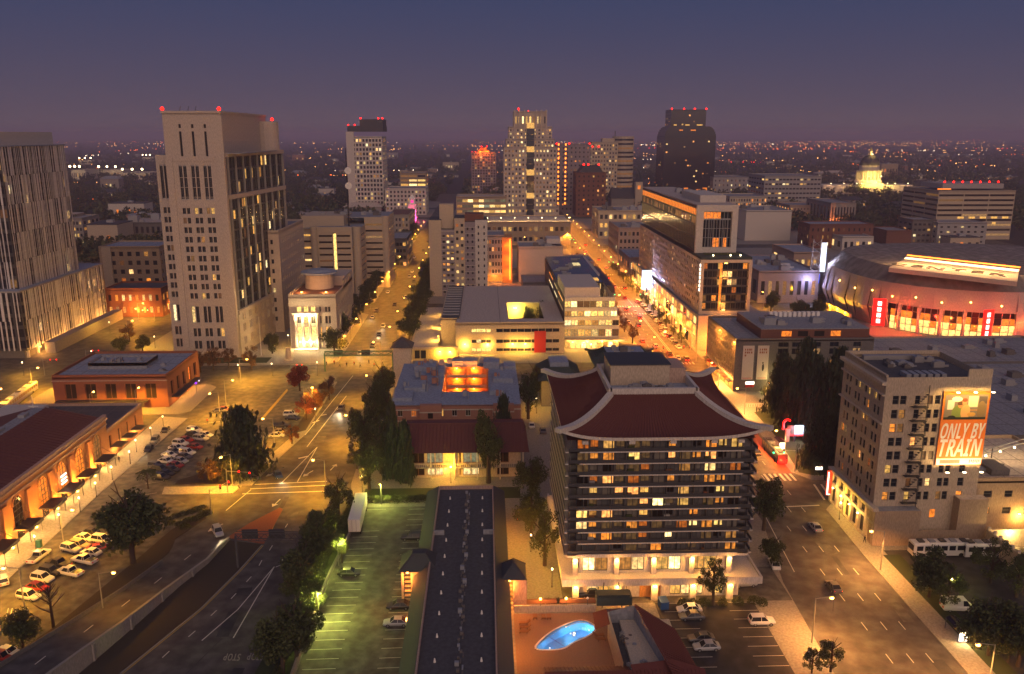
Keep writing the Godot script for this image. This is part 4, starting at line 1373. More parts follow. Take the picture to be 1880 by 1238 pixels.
	for k in 4:
		light(p, v3(-17.0, 7.6, 12 - k * 8), Color(1.0, 0.66, 0.27), 3.0, 0.2)
		bx(p, "terrace_lamp", M.lamp_white, -17.2, 7.9, 11.8 - k * 8, -16.8, 8.1, 12.2 - k * 8)
	# entrance canopy, barrels and signs at the door
	var aw := thing("entrance_canopy", "dark green barrel canopy on slanted posts at the tower entrance", "canopy", v3(22.8, 0, -136.6))
	var cb := MB.new()
	cb.box(v3(0, 3.0, 0), v3(6.4, 1.6, 2.6))
	cb.box(v3(0, 3.95, 0), v3(5.8, 0.3, 2.0))
	put(aw, "canopy_hood", cb.mesh(), M.tile_green)
	for x in [-3.4, 3.4, -1.8, 1.8]:
		var pt := MB.new()
		pt.tube(v3(x, 0.16, -1.4), v3(x * 0.75, 4.4, -3.0 if absf(x) < 2 else -1.4), 0.09, 0.09, 5)
		put(aw, "post", pt.mesh(), M.metal_dark)
	for k in 1:
		var bin := thing("recycling_bin", "big blue wheeled bin by the tower's garage door", "bin", v3(32.2, 0, -137.5), 0.15)
		var bm := MB.new()
		bm.span(-0.75, 0.35, -0.9, 0.75, 1.75, 0.9)
		put(bin, "tub", bm.mesh(), M.blue_bin)
		var lid := MB.new()
		lid.box(v3(0, 1.88, 0), v3(1.6, 0.16, 2.0), Basis(Vector3.RIGHT, 0.12))
		put(bin, "lid", lid.mesh(), M.blue_bin)
		for s in [-0.6, 0.6]:
			bx(bin, "wheel", M.tyre, s - 0.1, 0.16, -0.7, s + 0.1, 0.4, -0.45)

func make_motel() -> void:
	var p := thing("long_motel", "long dark-roofed motel with skirt roof beside the green-lit lot", "motel", v3(-4.5, 0, -140))
	# own axes: x -9 .. 8, z -37 .. 40
	facade(p, v3(-7.5, 0, -37), Vector3.BACK, 77, 6.4, grid(18, 0, 0.4), [[0.9, 2.6], [3.9, 5.6]], {"wall": M.pink_stucco, "lit": 0.1, "each": true, "mats": ["lit_orange", "lit_dim"]})
	facade(p, v3(6.8, 0, 40), Vector3.FORWARD, 77, 6.4, grid(18, 0, 0.4), [[0.9, 2.6], [3.9, 5.6]], {"wall": M.pink_stucco, "lit": 0.3, "each": true, "mats": ["lit_orange", "lit_dim"]})
	facade(p, v3(6.8, 0, -37), Vector3.LEFT, 14.3, 6.4, [], [], {"wall": M.pink_stucco})
	var sk := MB.new()
	for s in [-1, 1]:
		var xo := -9.2 if s < 0 else 8.4
		var xi := -6.4 if s < 0 else 5.8
		var lo := v3(xo, 5.6, 40)
		var hi := v3(xi, 7.9, 40)
		var lo2 := v3(xo, 5.6, -38.5)
		var hi2 := v3(xi, 7.9, -36.5)
		if s < 0:
			sk.quad(lo2, lo, hi, hi2)
		else:
			sk.quad(lo, lo2, hi2, hi)
	sk.quad(v3(8.4, 5.6, -38.5), v3(-9.2, 5.6, -38.5), v3(-6.4, 7.9, -36.5), v3(5.8, 7.9, -36.5))
	put(p, "skirt_roof", sk.mesh(), M.tile_slate)
	bx(p, "flat_roof", M.roof_dark, -6.2, 6.6, -36.3, 5.6, 7.1, 40)
	var pr := MB.new()
	pr.span(-6.4, 6.9, -36.5, -6.15, 7.95, 40)
	pr.span(5.55, 6.9, -36.5, 5.8, 7.95, 40)
	pr.span(-6.15, 6.9, -36.5, 5.55, 7.95, -36.2)
	put(p, "roof_parapet", pr.mesh(), M.pink_stucco)
	for s in [-1, 1]:
		bx(p, "roof_return", M.roof_grey, s * 5.0 - 1.1 - 0.3, 7.1, -14.4, s * 5.0 + 1.1 - 0.3, 8.1, -14.1)
	for k in 46:
		var z := -34.0 + k * 1.6
		var b := MB.new()
		var w := rng.randf_range(0.3, 0.75)
		b.box(v3(rng.randf_range(-0.4, 0.4), 7.1 + w * 0.5, z), v3(w, w, w * 0.8))
		b.box(v3(rng.randf_range(-0.7, 0.7), 7.2, z + 0.7), v3(0.25, 0.25, 1.0))
		put(p, "roof_pipe", b.mesh(), M.concrete_dark if k % 3 else M.hvac)
	for k in 11:
		for x in [-3.7, 3.4]:
			var v := MB.new()
			v.tube(v3(x, 7.1, -31 + k * 6.5), v3(x, 7.75, -31 + k * 6.5), 0.22, 0.1, 6, true)
			put(p, "roof_vent", v.mesh(), M.sign_white)
	# stair towers standing out on both sides
	for t in [[-12.0, -4.8, -7.0, -0.5], [6.9, 11.5, -3.0, 3.0]]:
		var b := MB.new()
		hip_roof(p, t[0], t[1], t[2], t[3], 6.6, 9.0, 2.4, 2.4, M.tile_slate)
		bx(p, "stair_wall", M.pink_stucco, t[0] + 0.4, 0, t[3] - 1.1, t[0] + 0.8, 6.6, t[3] - 0.4)
		bx(p, "stair_wall", M.pink_stucco, t[0] + 2.2, 0, t[2] + 0.4, t[1], 6.6, t[3] - 0.5)
		for k in 7:
			bx(p, "stair_step", M.cream, t[0] + 0.9, 0.4 + k * 0.75, t[3] - 1.4 - k * 0.3, t[0] + 2.2, 0.52 + k * 0.75, t[3] - 0.7 - k * 0.3)
		bx(p, "stair_lamp", M.lamp_sodium, t[0] + 1.4, 5.9, t[3] - 1.2, t[0] + 1.7, 6.1, t[3] - 0.9)
		light(p, v3(t[0] + 1.5, 5.4, t[3] - 0.2), Color(1.0, 0.55, 0.2), 16.0, 0.2)
	for k in 5:
		bx(p, "gallery_lamp", M.lamp_sodium, 7.2, 5.0, 30 - k * 14, 7.4, 5.2, 30.3 - k * 14)
		light(p, v3(7.7, 4.8, 30.2 - k * 14), Color(1.0, 0.6, 0.22), 14.0, 0.2)
	# pool, its deck furniture and the red-roofed lodge
	var pool := thing("swimming_pool", "kidney-shaped swimming pool glowing bright blue", "pool")
	var poly := pool_outline()
	var deck := MB.new()
	for half in [rect(4.6, 13.2, -136.3, -120), rect(13.2, 21, -136.3, -120)]:
		for r in Geometry2D.clip_polygons(half, poly):
			deck.prism(r, -0.3, 0.2)
	setting("pool_deck", deck.mesh(), M.deck_paving)
	slab("pool_deck", rect(4.6, 21, -120, -112), 0.1, 0.2, M.deck_paving)
	var rim: PackedVector2Array = Geometry2D.offset_polygon(poly, 0.35)[0]
	var rb := MB.new()
	var wb := MB.new()
	var fl := MB.new()
	fl.prism(rim, -1.9, -1.7)
	for i in poly.size():
		var a := poly[i]
		var c := poly[(i + 1) % poly.size()]
		wb.quad(v3(a.x, -1.75, a.y), v3(c.x, -1.75, c.y), v3(c.x, 0.21, c.y), v3(a.x, 0.21, a.y))
		var o := (c - a).orthogonal().normalized() * 0.34
		if Geometry2D.is_point_in_polygon((a + c) * 0.5 + o, poly):
			o = -o
		rb.quad(v3(a.x, 0.23, a.y), v3(c.x, 0.23, c.y), v3(c.x + o.x, 0.23, c.y + o.y), v3(a.x + o.x, 0.23, a.y + o.y))
	put(pool, "coping", rb.mesh(), M.sign_white)
	put(pool, "basin_wall", wb.mesh(), M.pool_tile)
	put(pool, "basin_floor", fl.mesh(), M.pool_tile)
	var ws := MB.new()
	ws.prism(poly, 0.05, 0.06)
	put(pool, "water", ws.mesh(), M.pool_water)
	for l in [v3(14.5, 0, -131.3), v3(17.9, 0, -132.2), v3(10.5, 0, -127.1)]:
		put(pool, "pool_lamp", unit("ball"), M.screen_white, l - UP * 0.7, Basis.from_scale(Vector3.ONE * 0.16))
		light(pool, l - UP * 0.7, Color(0.8, 0.97, 1.0), 3.2, 0.2)
	mark(pool, v3(10.5, 0, -129.3), v3(13.3, 0, -125.9), 0.12, M.sign_blue, 0.075, "lane_rope")
	var loungers := [[v3(6.4, 0, -133.1), 1.57], [v3(6.4, 0, -131.7), 1.57], [v3(6.3, 0, -130.4), 1.57], [v3(8.4, 0, -134.8), 0.0], [v3(9.9, 0, -134.7), 0.0], [v3(10.9, 0, -134.7), 0.0], [v3(19.2, 0, -128.9), -1.5], [v3(19.3, 0, -127.7), -1.5]]
	for i in loungers.size():
		var l := thing("pool_lounger", ["brown lounger nearest the gate at the pool's left edge", "middle brown lounger at the pool's left edge", "lowest brown lounger at the pool's left edge", "single brown lounger by the pool's back wall", "left of two paired loungers by the pool's back wall", "right of two paired loungers by the pool's back wall", "upper brown lounger beside the lodge's pale wall", "lower brown lounger beside the lodge's pale wall"][i], "lounger", loungers[i][0], loungers[i][1], "loungers round the pool")
		bx(l, "seat", M.wood, -0.35, 0.5, -0.9, 0.35, 0.6, 0.5)
		var bk := MB.new()
		bk.box(v3(0, 0.8, 0.8), v3(0.7, 0.1, 0.8), Basis(Vector3.RIGHT, -0.7))
		put(l, "backrest", bk.mesh(), M.wood)
		for s in [[-0.3, -0.8], [0.3, -0.8], [-0.3, 0.45], [0.3, 0.45]]:
			bx(l, "leg", M.metal_dark, s[0] - 0.04, 0.2, s[1] - 0.04, s[0] + 0.04, 0.5, s[1] + 0.04)
	var gw := thing("pool_wall", "low cream wall with brown fence behind the pool", "wall", v3(12.5, 0, -137.0))
	bx(gw, "wall", M.cream_pale, -7.8, 0.1, -0.2, 7.2, 1.5, 0.2)
	bx(gw, "fence", M.wood, -7.8, 1.5, -0.9, 0, 2.3, -0.5)
	bx(gw, "fence", M.wood, 0.6, 1.5, -0.9, 7.2, 2.3, -0.5)
	for k in 3:
		var lx: float = [-3.0, 1.7, 5.6][k]
		var pl := thing("pool_lamp_post", ["left orange globe lamp on the pool wall", "middle globe lamp on the pool wall", "right unlit white globe lamp on the pool wall"][k], "lamp", v3(12.5 + lx, 1.5, -136.8), 0.0, "globe lamps on the pool wall")
		var t := MB.new()
		t.tube(Vector3.ZERO, v3(0, 1.2, 0), 0.05, 0.05, 5)
		put(pl, "post", t.mesh(), M.metal_dark)
		put(pl, "globe", unit("ball"), M.lamp_sodium if k < 2 else M.sign_white, v3(0, 1.4, 0), Basis.from_scale(Vector3.ONE * 0.22))
		if k < 2: light(pl, v3(0, 1.4, 0), Color(1.0, 0.6, 0.28), 6.0, 0.2)
	var lo := thing("red_tile_lodge", "lodge with red tiled roof and open plant well beside the pool", "building", v3(25.5, 0, -119))
	# roof slopes round a sunken well: own axes x -17..8, z -6..9
	var rr := MB.new()
	rr.quad(v3(2.2, 6.2, 10), v3(7.6, 4.0, 10), v3(6.0, 4.0, -5.5), v3(-0.4, 6.6, -9.4))
	rr.quad(v3(6.0, 4.0, -5.5), v3(0.2, 4.2, -11.8), v3(-0.4, 6.6, -9.4), v3(-0.4, 6.6, -9.4))
	put(lo, "roof_slope", rr.mesh(), M.tile_red)
	var rq := MB.new()
	rq.quad(v3(-17, 3.6, 3.4), v3(-3.6, 3.6, 3.4), v3(-3.6, 5.4, 7.0), v3(-17, 5.4, 7.0))
	rq.quad(v3(-3.6, 5.4, 7.0), v3(-17, 5.4, 7.0), v3(-17, 3.6, 12), v3(-3.6, 3.6, 12))
	rq.quad(v3(-3.6, 5.4, 7.0), v3(7.6, 5.4, 7.0), v3(7.6, 4, 12), v3(-3.6, 4, 12))
	rq.quad(v3(-3.6, 5.4, 5.6), v3(3.0, 6.2, 5.6), v3(7.6, 5.4, 7.0), v3(-3.6, 5.4, 7.0))
	put(lo, "roof_slope", rq.mesh(), M.tile_red)
	var rl := MB.new()
	rl.quad(v3(-7.2, 3.4, -12.2), v3(-0.5, 3.4, -12.2), v3(-0.6, 5.6, -9.8), v3(-5.2, 5.6, -9.8))
	rl.quad(v3(-7.2, 3.4, -12.2), v3(-5.2, 5.6, -9.8), v3(-4.9, 4.4, -7.0), v3(-7.4, 3.4, -7.0))
	put(lo, "roof_slope", rl.mesh(), M.tile_red)
	var tr := MB.new()
	for k in 22:
		var x := -16.7 + k * 0.6
		tr.tube(v3(x, 3.66, 3.4), v3(x, 5.46, 7.0), 0.07, 0.07, 4)
	for k in 40:
		var x := -16.7 + k * 0.6
		tr.tube(v3(x, 5.46, 7.05), v3(x, 3.7, 12), 0.07, 0.07, 4)
	for k in 26:
		var f := k / 25.0
		tr.tube(v3(lerpf(7.6, 6.0, f), 4.06, lerpf(10, -5.5, f)), v3(lerpf(2.2, -0.4, f), lerpf(6.26, 6.66, f), lerpf(10, -9.4, f)), 0.07, 0.07, 4)
	put(lo, "tile_ribs", tr.mesh(), M.tile_red).set_meta("kind", "stuff")
	var wl := MB.new()
	wl.quad(v3(-4.6, 0, 5), v3(-4.9, 0, -9.5), v3(-4.9, 5.4, -9.5), v3(-4.6, 5.4, 5))
	wl.quad(v3(-4.9, 0, -9.5), v3(-4.6, 0, 5), v3(-4.6, 5.4, 5), v3(-4.9, 5.4, -9.5))
	put(lo, "side_wall", wl.mesh(), M.cream_pale)
	var wi := MB.new()
	wi.quad(v3(2.1, 3.2, 6), v3(-0.5, 3.2, -9.2), v3(-0.5, 6.5, -9.2), v3(2.1, 6.2, 6))
	wi.quad(v3(-0.5, 3.2, -9.2), v3(-4.7, 3.2, -9.3), v3(-4.7, 5.4, -9.3), v3(-0.5, 6.5, -9.2))
	put(lo, "well_wall", wi.mesh(), M.roof_grey)
	bx(lo, "well_floor", M.roof_dark, -4.6, 2.9, -9.3, 2.2, 3.2, 6)
	roof_units(lo, -4.4, 1.6, -6, 4.5, 3.2, 12, 0.45)
	bx(lo, "wall", M.cream_pale, -3, 0, -9, 5.6, 3.9, 9)
	bx(lo, "wall", M.cream_pale, -16.5, 0, 4, 7, 3.6, 10)
	for x in [-12.6, 4.8]:
		var tipb := MB.new()
		tipb.box(v3(x, 4.6, 9), v3(0.9, 0.3, 0.3), Basis(Vector3.UP, 0.5))
		put(lo, "ridge_finial", tipb.mesh(), M.sign_white)

func make_midblock() -> void:
	# stepped apartments with blue-grey roofs round an orange-lit court
	var p := thing("blue_roof_apartments", "brick apartment block with blue-grey roofs round an orange-lit courtyard", "apartment building", v3(-9, 0, -245))
	var q := {"wall": M.brick_pale, "lit": 0.2, "mats": ["lit_warm", "lit_orange"], "each": true, "frame": "sign_white", "style": "frame_two", "recess": 0.3, "dark": "glass_brown"}
	for part in [[-18, 18.5, 15.5, 22.5, 12.0], [-18, -4, -21, 15.5, 12.0], [9.5, 18.5, -21, 15.5, 12.0], [-4, 9.5, -21, -15.8, 12.0], [-4, 9.5, 8.5, 15.5, 11.4]]:
		bx(p, "roof", M.roof_blue, part[0], part[4] - 0.5, part[2], part[1], part[4], part[3])
	for part in [[-14, -7, -19, -12, 13.4], [-15, -9, 2, 10, 13.2], [11, 17, -8, 2, 13.4], [-2, 6, -20.6, -16.4, 14.0], [8, 13, -20.6, -14, 14.2], [-17.5, -12, 12, 19, 13.0], [-6, -4.2, -13, -6, 13.2], [9.8, 14, 6, 14, 13.3], [14.5, 18.3, -20, -13, 13.0]]:
		bx(p, "roof_step", M.roof_blue, part[0], 12, part[2], part[1], part[4], part[3])
	for k in 34:
		var x := rng.randf_range(-17, 17.5)
		var z := rng.randf_range(-20, 21)
		if x > -5.5 and x < 10.5 and z > -16.5 and z < 16.0:
			continue
		var b := MB.new()
		b.box(v3(x, 13.6, z), v3(rng.randf_range(0.7, 1.5), 1.6, rng.randf_range(0.7, 1.5)))
		b.tube(v3(x + 1, 12, z), v3(x + 1, 14.4, z), 0.15, 0.15, 5, true)
		put(p, "rooftop_unit", b.mesh(), M.hvac if k % 4 else M.brick_pale)
	facade(p, v3(-18, 0, 22.5), Vector3.RIGHT, 36.5, 11.9, grid(9, 0, 0.36, 1, 35), [[1.2, 3.0], [4.8, 6.8], [8.6, 10.8]], q)
	facade(p, v3(-18, 0, -21), Vector3.BACK, 43.5, 11.9, grid(10, 0, 0.36, 1, 42), [[1.2, 3.0], [4.8, 6.8], [8.6, 10.8]], q)
	facade(p, v3(18.5, 0, 22.5), Vector3.FORWARD, 43.5, 11.9, grid(10, 0, 0.36, 1, 42), [[1.2, 3.0], [4.8, 6.8], [8.6, 10.8]], q)
	facade(p, v3(18.5, 0, -21), Vector3.LEFT, 36.5, 11.9, [], [], q)
	for z in [10.4, 7.2]:
		bx(p, "stone_band", M.cream_pale, -18.1, z, 22.5, 18.6, z + 0.3, 22.65)
	for x in [[-9.5, -3.5], [10.8, 16.5]]:
		bx(p, "projecting_bay", M.brick_pale, x[0], 0, 22.5, x[1], 12.4, 24.2)
		bx(p, "stone_band", M.cream_pale, x[0] - 0.1, 10.2, 22.5, x[1] + 0.1, 10.5, 24.32)
		for k in 3:
			bx(p, "window", M.glass_brown, x[0] + 2.2, 1.4 + k * 3.6, 24.18, x[0] + 3.6, 3.2 + k * 3.6, 24.25)
	# courtyard galleries
	var oq := {"wall": M.orange_wall}
	facade(p, v3(-4, 0, -15.8), Vector3.RIGHT, 13.5, 12.2, [], [], oq)
	facade(p, v3(-4, 0, 8.5), Vector3.FORWARD, 24.3, 12.0, [], [], oq)
	facade(p, v3(9.5, 0, -15.8), Vector3.BACK, 24.3, 12.0, [], [], oq)
	bx(p, "court_floor", M.deck_paving, -4, 0.1, -15.8, 9.5, 0.3, 8.5)
	for fl in 3:
		var y := 2.6 + fl * 3.4
		bx(p, "gallery", M.orange_wall, -4, y - 0.3, -15.7, 9.5, y, -13.2)
		bx(p, "gallery_rail", M.cream, -4, y + 0.05, -13.3, 9.5, y + 0.95, -13.2)
		for x in [-0.6, 4.9]:
			bx(p, "gallery_lamp", M.lamp_sodium, x - 0.2, y + 2.2, -15.6, x + 0.2, y + 2.5, -15.3)
			light(p, v3(x, y + 2.1, -14.6), Color(1.0, 0.52, 0.14), 14.0, 0.2)
		for x in [-2.8, 1.6, 3.2, 7.4]:
			bx(p, "door", M.wood, x, y, -15.78, x + 0.9, y + 2.0, -15.7)
	for x in [-4.0, 2.4, 9.0]:
		bx(p, "gallery_post", M.orange_wall, x, 0.2, -13.4, x + 0.4, 12.3, -13.0)
	var ps := thing("roof_pavilion", "small cream stair house with dark pyramid roof behind the blue roofs", "pavilion", v3(-29, 0, -282.3))
	bx(ps, "wall", M.cream_pale, -3, 0, -3, 3, 14, 3)
	hip_roof(ps, -3.8, 3.8, -3.8, 3.8, 14, 17, 3.6, 3.6, M.roof_dark)
	# two-storey house with the wide dark maroon roof
	var h := thing("maroon_roof_hall", "two-storey hall with wide dark maroon roof and lit veranda", "building", v3(-5.5, 0, -207))
	hip_roof(h, -16.4, 16, -9.5, 9.2, 7.4, 12.4, 1.2, 8.0, M.tile_maroon, 0.9)
	var hq := {"wall": M.cream, "each": true, "frame": "wood", "style": "frame_two", "recess": 0.25, "dark": "curtain"}
	hq.choose = func(i: int, j: int) -> Material: return [M.glass_brown, M.lit_cool, M.lit_cool, M.glass_brown, M.lit_cool, M.lit_cool, M.glass_brown][i] if j == 1 else [M.glass_brown, M.lit_pale, M.lit_pale, M.lit_dim, M.lit_pale, M.lit_pale, M.glass_brown][i]
	facade(h, v3(-14, 0, 7.4), Vector3.RIGHT, 28, 7.4, [[0.5, 3.6], [4.3, 6.2], [6.4, 8.3], [12.4, 12.9], [13.4, 15.3], [15.5, 17.4], [22, 25]], [[0.7, 3.0], [4.0, 7.0]], hq)
	facade(h, v3(14, 0, 7.4), Vector3.FORWARD, 16, 7.4, [], [], hq)
	facade(h, v3(-14, 0, -8.6), Vector3.BACK, 16, 7.4, [], [], hq)
	bx(h, "veranda_floor", M.concrete, -15, 3.3, 7.4, 15, 3.55, 9.2)
	for k in 56:
		bx(h, "baluster", M.cream_pale, -14.9 + k * 0.54, 3.55, 9.0, -14.78 + k * 0.54, 4.35, 9.12)
	bx(h, "handrail", M.cream_pale, -15, 4.35, 8.98, 15, 4.45, 9.14)
	for k in 6:
		bx(h, "veranda_post", M.cream_pale, -14.6 + k * 5.8, 0.14, 8.9, -14.3 + k * 5.8, 7.4, 9.2)
	light(h, v3(-5, 2.9, 8.6), Color(1.0, 0.7, 0.32), 6.0, 0.2)
	bx(h, "veranda_lamp", M.lamp_sodium, -5.2, 3.05, 8.4, -4.8, 3.25, 8.8)
	# small pagoda-roofed hall by the right street, and the green-roofed house beside it
	var s := thing("pagoda_hall", "small hall with dark green curled roof beside the right street", "building", v3(45, 0, -262))
	var sq := {"wall": M.concrete_dark, "each": true, "lit": 0.06, "mats": ["lit_warm"], "recess": 0.2, "dark": "glass"}
	facade(s, v3(-8.5, 0, 9), Vector3.RIGHT, 17, 13, grid(10, 0, 0.55), [[1.5, 4.5], [8.5, 12]], sq)
	facade(s, v3(-8.5, 0, -9), Vector3.BACK, 18, 13, [], [], sq)
	facade(s, v3(8.5, 0, 9), Vector3.FORWARD, 18, 13, grid(8, 0, 0.5), [[1.5, 4.5], [8.5, 12]], sq)
	pagoda_roof(s, -10.5, 10.5, -11, 11, 13.2, 16.4, 4.4, 4.6, 1.0, M.tile_green, M.tile_green, 0.2)
	bx(s, "roof_deck", M.roof_blue, -6.1, 16, -6.4, 6.1, 16.6, 6.4)
	roof_units(s, -5, 5, -5.5, 5.5, 16.6, 5, 0.9)
	var gh := thing("green_hip_house", "house with dark green hipped roof behind the curled red roof", "building", v3(23.5, 0, -264))
	bx(gh, "wall", M.concrete_dark, -6, 0, -8, 6, 9, 8)
	hip_roof(gh, -7.2, 7.2, -9.5, 9.5, 9, 12.2, 4, 4, M.tile_green, 0.8)
	bx(gh, "roof_box", M.roof_blue, -3, 12.2, -5, 3, 13.6, 4)
	# long low office with flat pale roof, planted court and yellow-lit terrace
	var f := thing("flat_roof_office", "broad low office with pale flat roof and a sunken planted court", "office building", v3(6.5, 0, -315.5))
	var fq := {"wall": M.cream, "each": true, "recess": 0.4, "lit": 0.0, "frame": "metal_dark", "style": "frame_two"}
	fq.choose = func(i: int, j: int) -> Material: return M.lit_bright if (i < 4 and j != 1) else (M.lit_pale if i == 1 and j == 1 else M.glass)
	facade(f, v3(-18.5, 0, -8), Vector3.RIGHT, 43, 12.4, [[6.2, 8.0], [8.1, 9.9], [10, 11.8], [12, 13.8], [16, 18.6], [18.8, 21.4], [21.6, 24.2], [24.4, 27], [27.2, 29.8], [30, 32.6], [32.8, 35.4], [35.6, 38.2], [38.4, 41]], [[1.0, 2.2], [4.4, 5.8], [8.8, 10.2]], fq)
	facade(f, v3(-25, 0, -18), Vector3.RIGHT, 6.6, 12.4, [[1.2, 3.4]], [[5, 6.6], [8.8, 10.2]], fq)
	bx(f, "corner_wall", M.cream, -25, 0, -20, -18.4, 12.4, -18.1)
	facade(f, v3(-25, 0, -94), Vector3.BACK, 76, 12.4, [], [], fq)
	facade(f, v3(24.5, 0, -8), Vector3.FORWARD, 86, 12.4, [], [], fq)
	for r in [[-18.4, 24.5, -18, -8], [-25, 2.6, -94, -18], [17.2, 24.5, -94, -18], [2.6, 17.2, -94, -52]]:
		bx(f, "roof", M.roof_pale, r[0], 11.6, r[2], r[1], 12.1, r[3])
	bx(f, "parapet", M.cream, -18.5, 12.1, -8.4, 24.5, 12.9, -8)
	bx(f, "parapet", M.cream, -25, 12.1, -94, -24.6, 12.9, -18)
	bx(f, "roof_seam", M.concrete_dark, -1, 12.1, -94, -0.8, 12.16, -8.5)
	for k in 12:
		bx(f, "louvre", M.metal, -24.4, 12.9, -22 - k * 5.6, -17.6, 13.3, -23.4 - k * 5.6)
	bx(f, "louvre_bed", M.metal_dark, -24.6, 12.2, -92, -17.4, 12.8, -18.6)
	bx(f, "court_wall", M.yellow_stucco, 2.62, 0, -52, 17.18, 11.6, -51.8)
	bx(f, "court_lamp", M.lamp_white, 6, 9.5, -51.6, 7, 9.8, -51.3)
	light(f, v3(6.5, 9, -49), Color(0.95, 0.85, 0.4), 70.0, 0.4)
	bx(f, "red_panel", M.sign_red, 12.6, 0.4, -8.1, 17.2, 9.2, -7.9)
	for x in [-15, -6, 4, 9]:
		bx(f, "wall_lamp", M.lamp_sodium, x - 0.3, 4.0, -7.95, x + 0.3, 4.2, -7.6)
		light(f, v3(x, 3.7, -6.8), Color(1.0, 0.73, 0.26), 24.0, 0.25)
	var te := thing("yellow_terrace", "low wing with yellow-lit flat roof left of the office", "building", v3(-24, 0, -313.5))
	bx(te, "wall", M.yellow_stucco, -5.2, 0, -78, 5.2, 5, 0)
	bx(te, "roof", M.roof_pale, -5.2, 5, -78, 5.2, 5.15, -0.2)
	bx(te, "parapet", M.cream, -5.5, 0, -78, -5.2, 5.9, 0.1)
	bx(te, "parapet", M.cream, -5.2, 4.7, 0.02, 13, 5.6, 0.3)
	bx(te, "front_wall", M.yellow_stucco, 5.2, 0, -4, 13, 5, 0)
	for x in [-3.6, -1.2]:
		bx(te, "window", M.glass, x, 1.0, 0.01, x + 1.9, 4.2, 0.06)
	for z in [-12, -34, -58]:
		bx(te, "roof_lamp", M.lamp_sodium, 4.7, 6.8, z, 5.0, 7.0, z + 0.5)
		light(te, v3(4.4, 7.2, z + 0.2), Color(1.0, 0.74, 0.26), 26.0, 0.25)
	for x in [6, 10]:
		bx(te, "wall_lamp", M.lamp_sodium, x - 0.3, 3.6, 0.1, x + 0.3, 3.8, 0.4)
		light(te, v3(x, 3.3, 1.0), Color(1.0, 0.74, 0.28), 20.0, 0.25)
	# stepped white office beside the right street
	var w := thing("stepped_white_office", "stepped white office with four lit window bands and dark glass roof", "office building", v3(43, 0, -334))
	var lvl := [[-11, 11.5, 4.2, 7.4], [-11, 11.5, 8.8, 11.2], [-11, 10.6, 12.6, 15.0], [-11, 9.6, 16.4, 19.2]]
	bx(w, "ground_floor", M.cream_pale, -11, 0, -60, 11.5, 4.0, -0.4)
	for l in lvl:
		var n := 8
		facade(w, v3(l[0], l[2], 0), Vector3.RIGHT, l[1] - l[0], l[3] - l[2], grid(n, 0, 0.94, 0, l[1] - l[0]), [[0.1, l[3] - l[2] - 0.1]], {"wall": M.white_wall, "each": true, "frame": "metal_dark", "style": "frame_two", "recess": 0.4, "lit": 0.72, "mats": ["lit_warm", "lit_bright", "lit_pale", "lit_dim"]})
		bx(w, "spandrel", M.white_wall, l[0], l[3], -0.6, l[1], l[3] + 1.5, 0.25)
		facade(w, v3(l[1], l[2] - 1, 0), Vector3.FORWARD, 60, l[3] - l[2] + 2.4, grid(12, 0, 0.5), [[1.0, l[3] - l[2] + 0.6]], {"wall": M.white_wall, "lit": 0.4, "recess": 0.3})
	bx(w, "spandrel", M.white_wall, -11, 4.0, -0.8, 11.5, 4.4, 0.3)
	bx(w, "penthouse", M.white_wall, -11, 20.6, -34, 3.4, 24.6, -0.6)
	facade(w, v3(-11.02, 0, -116), Vector3.BACK, 116, 20.5, [[30, 56], [62, 80], [84, 108]], [[8, 9.2], [13, 14.2], [17, 18]], {"wall": M.concrete_dark, "lit": 0.8, "mats": ["lit_pale", "lit_orange"], "recess": 0.2})
	bx(w, "roof", M.glass_blue, -10.8, 20.6, -116, 9.4, 20.9, -34)
	bx(w, "body", M.white_wall, -10.6, 4, -116, 11.2, 20.5, -60)
	for k in 16:
		var b := MB.new()
		var x := rng.randf_range(-9, 5)
		b.box(v3(x, 21.2, -40 - k * 4.4), v3(rng.randf_range(2, 7), 0.5, 0.6))
		put(w, "roof_rack", b.mesh(), M.hvac)
	bx(w, "skylight", M.lit_pale, 1, 20.9, -90, 4.5, 21.4, -82)
	bx(w, "skylight", M.lit_warm, 4, 20.9, -44, 8, 21.3, -39)
	bx(w, "roof_deck", M.metal_dark, 9.4, 16, -90, 14.5, 19.4, -34)
	bx(w, "street_canopy", M.cream_pale, -11, 3.2, 0.3, 14, 3.9, 4.6)
	facade(w, v3(-11, 0, 3.2), Vector3.RIGHT, 22, 3.2, grid(10, 0, 0.8), [[0.2, 2.9]], {"wall": M.cream, "lit": 0.9, "each": true, "mats": ["lit_bright", "lit_warm"], "recess": 0.2})
	for x in [-8, -2, 4, 10]:
		light(w, v3(x, 2.9, 5.4), Color(1.0, 0.72, 0.3), 16.0, 0.25)
		bx(w, "canopy_lamp", M.lamp_sodium, x - 0.3, 3.05, 4.7, x + 0.3, 3.18, 5.0)


# ---- right side ------------------------------------------------------------

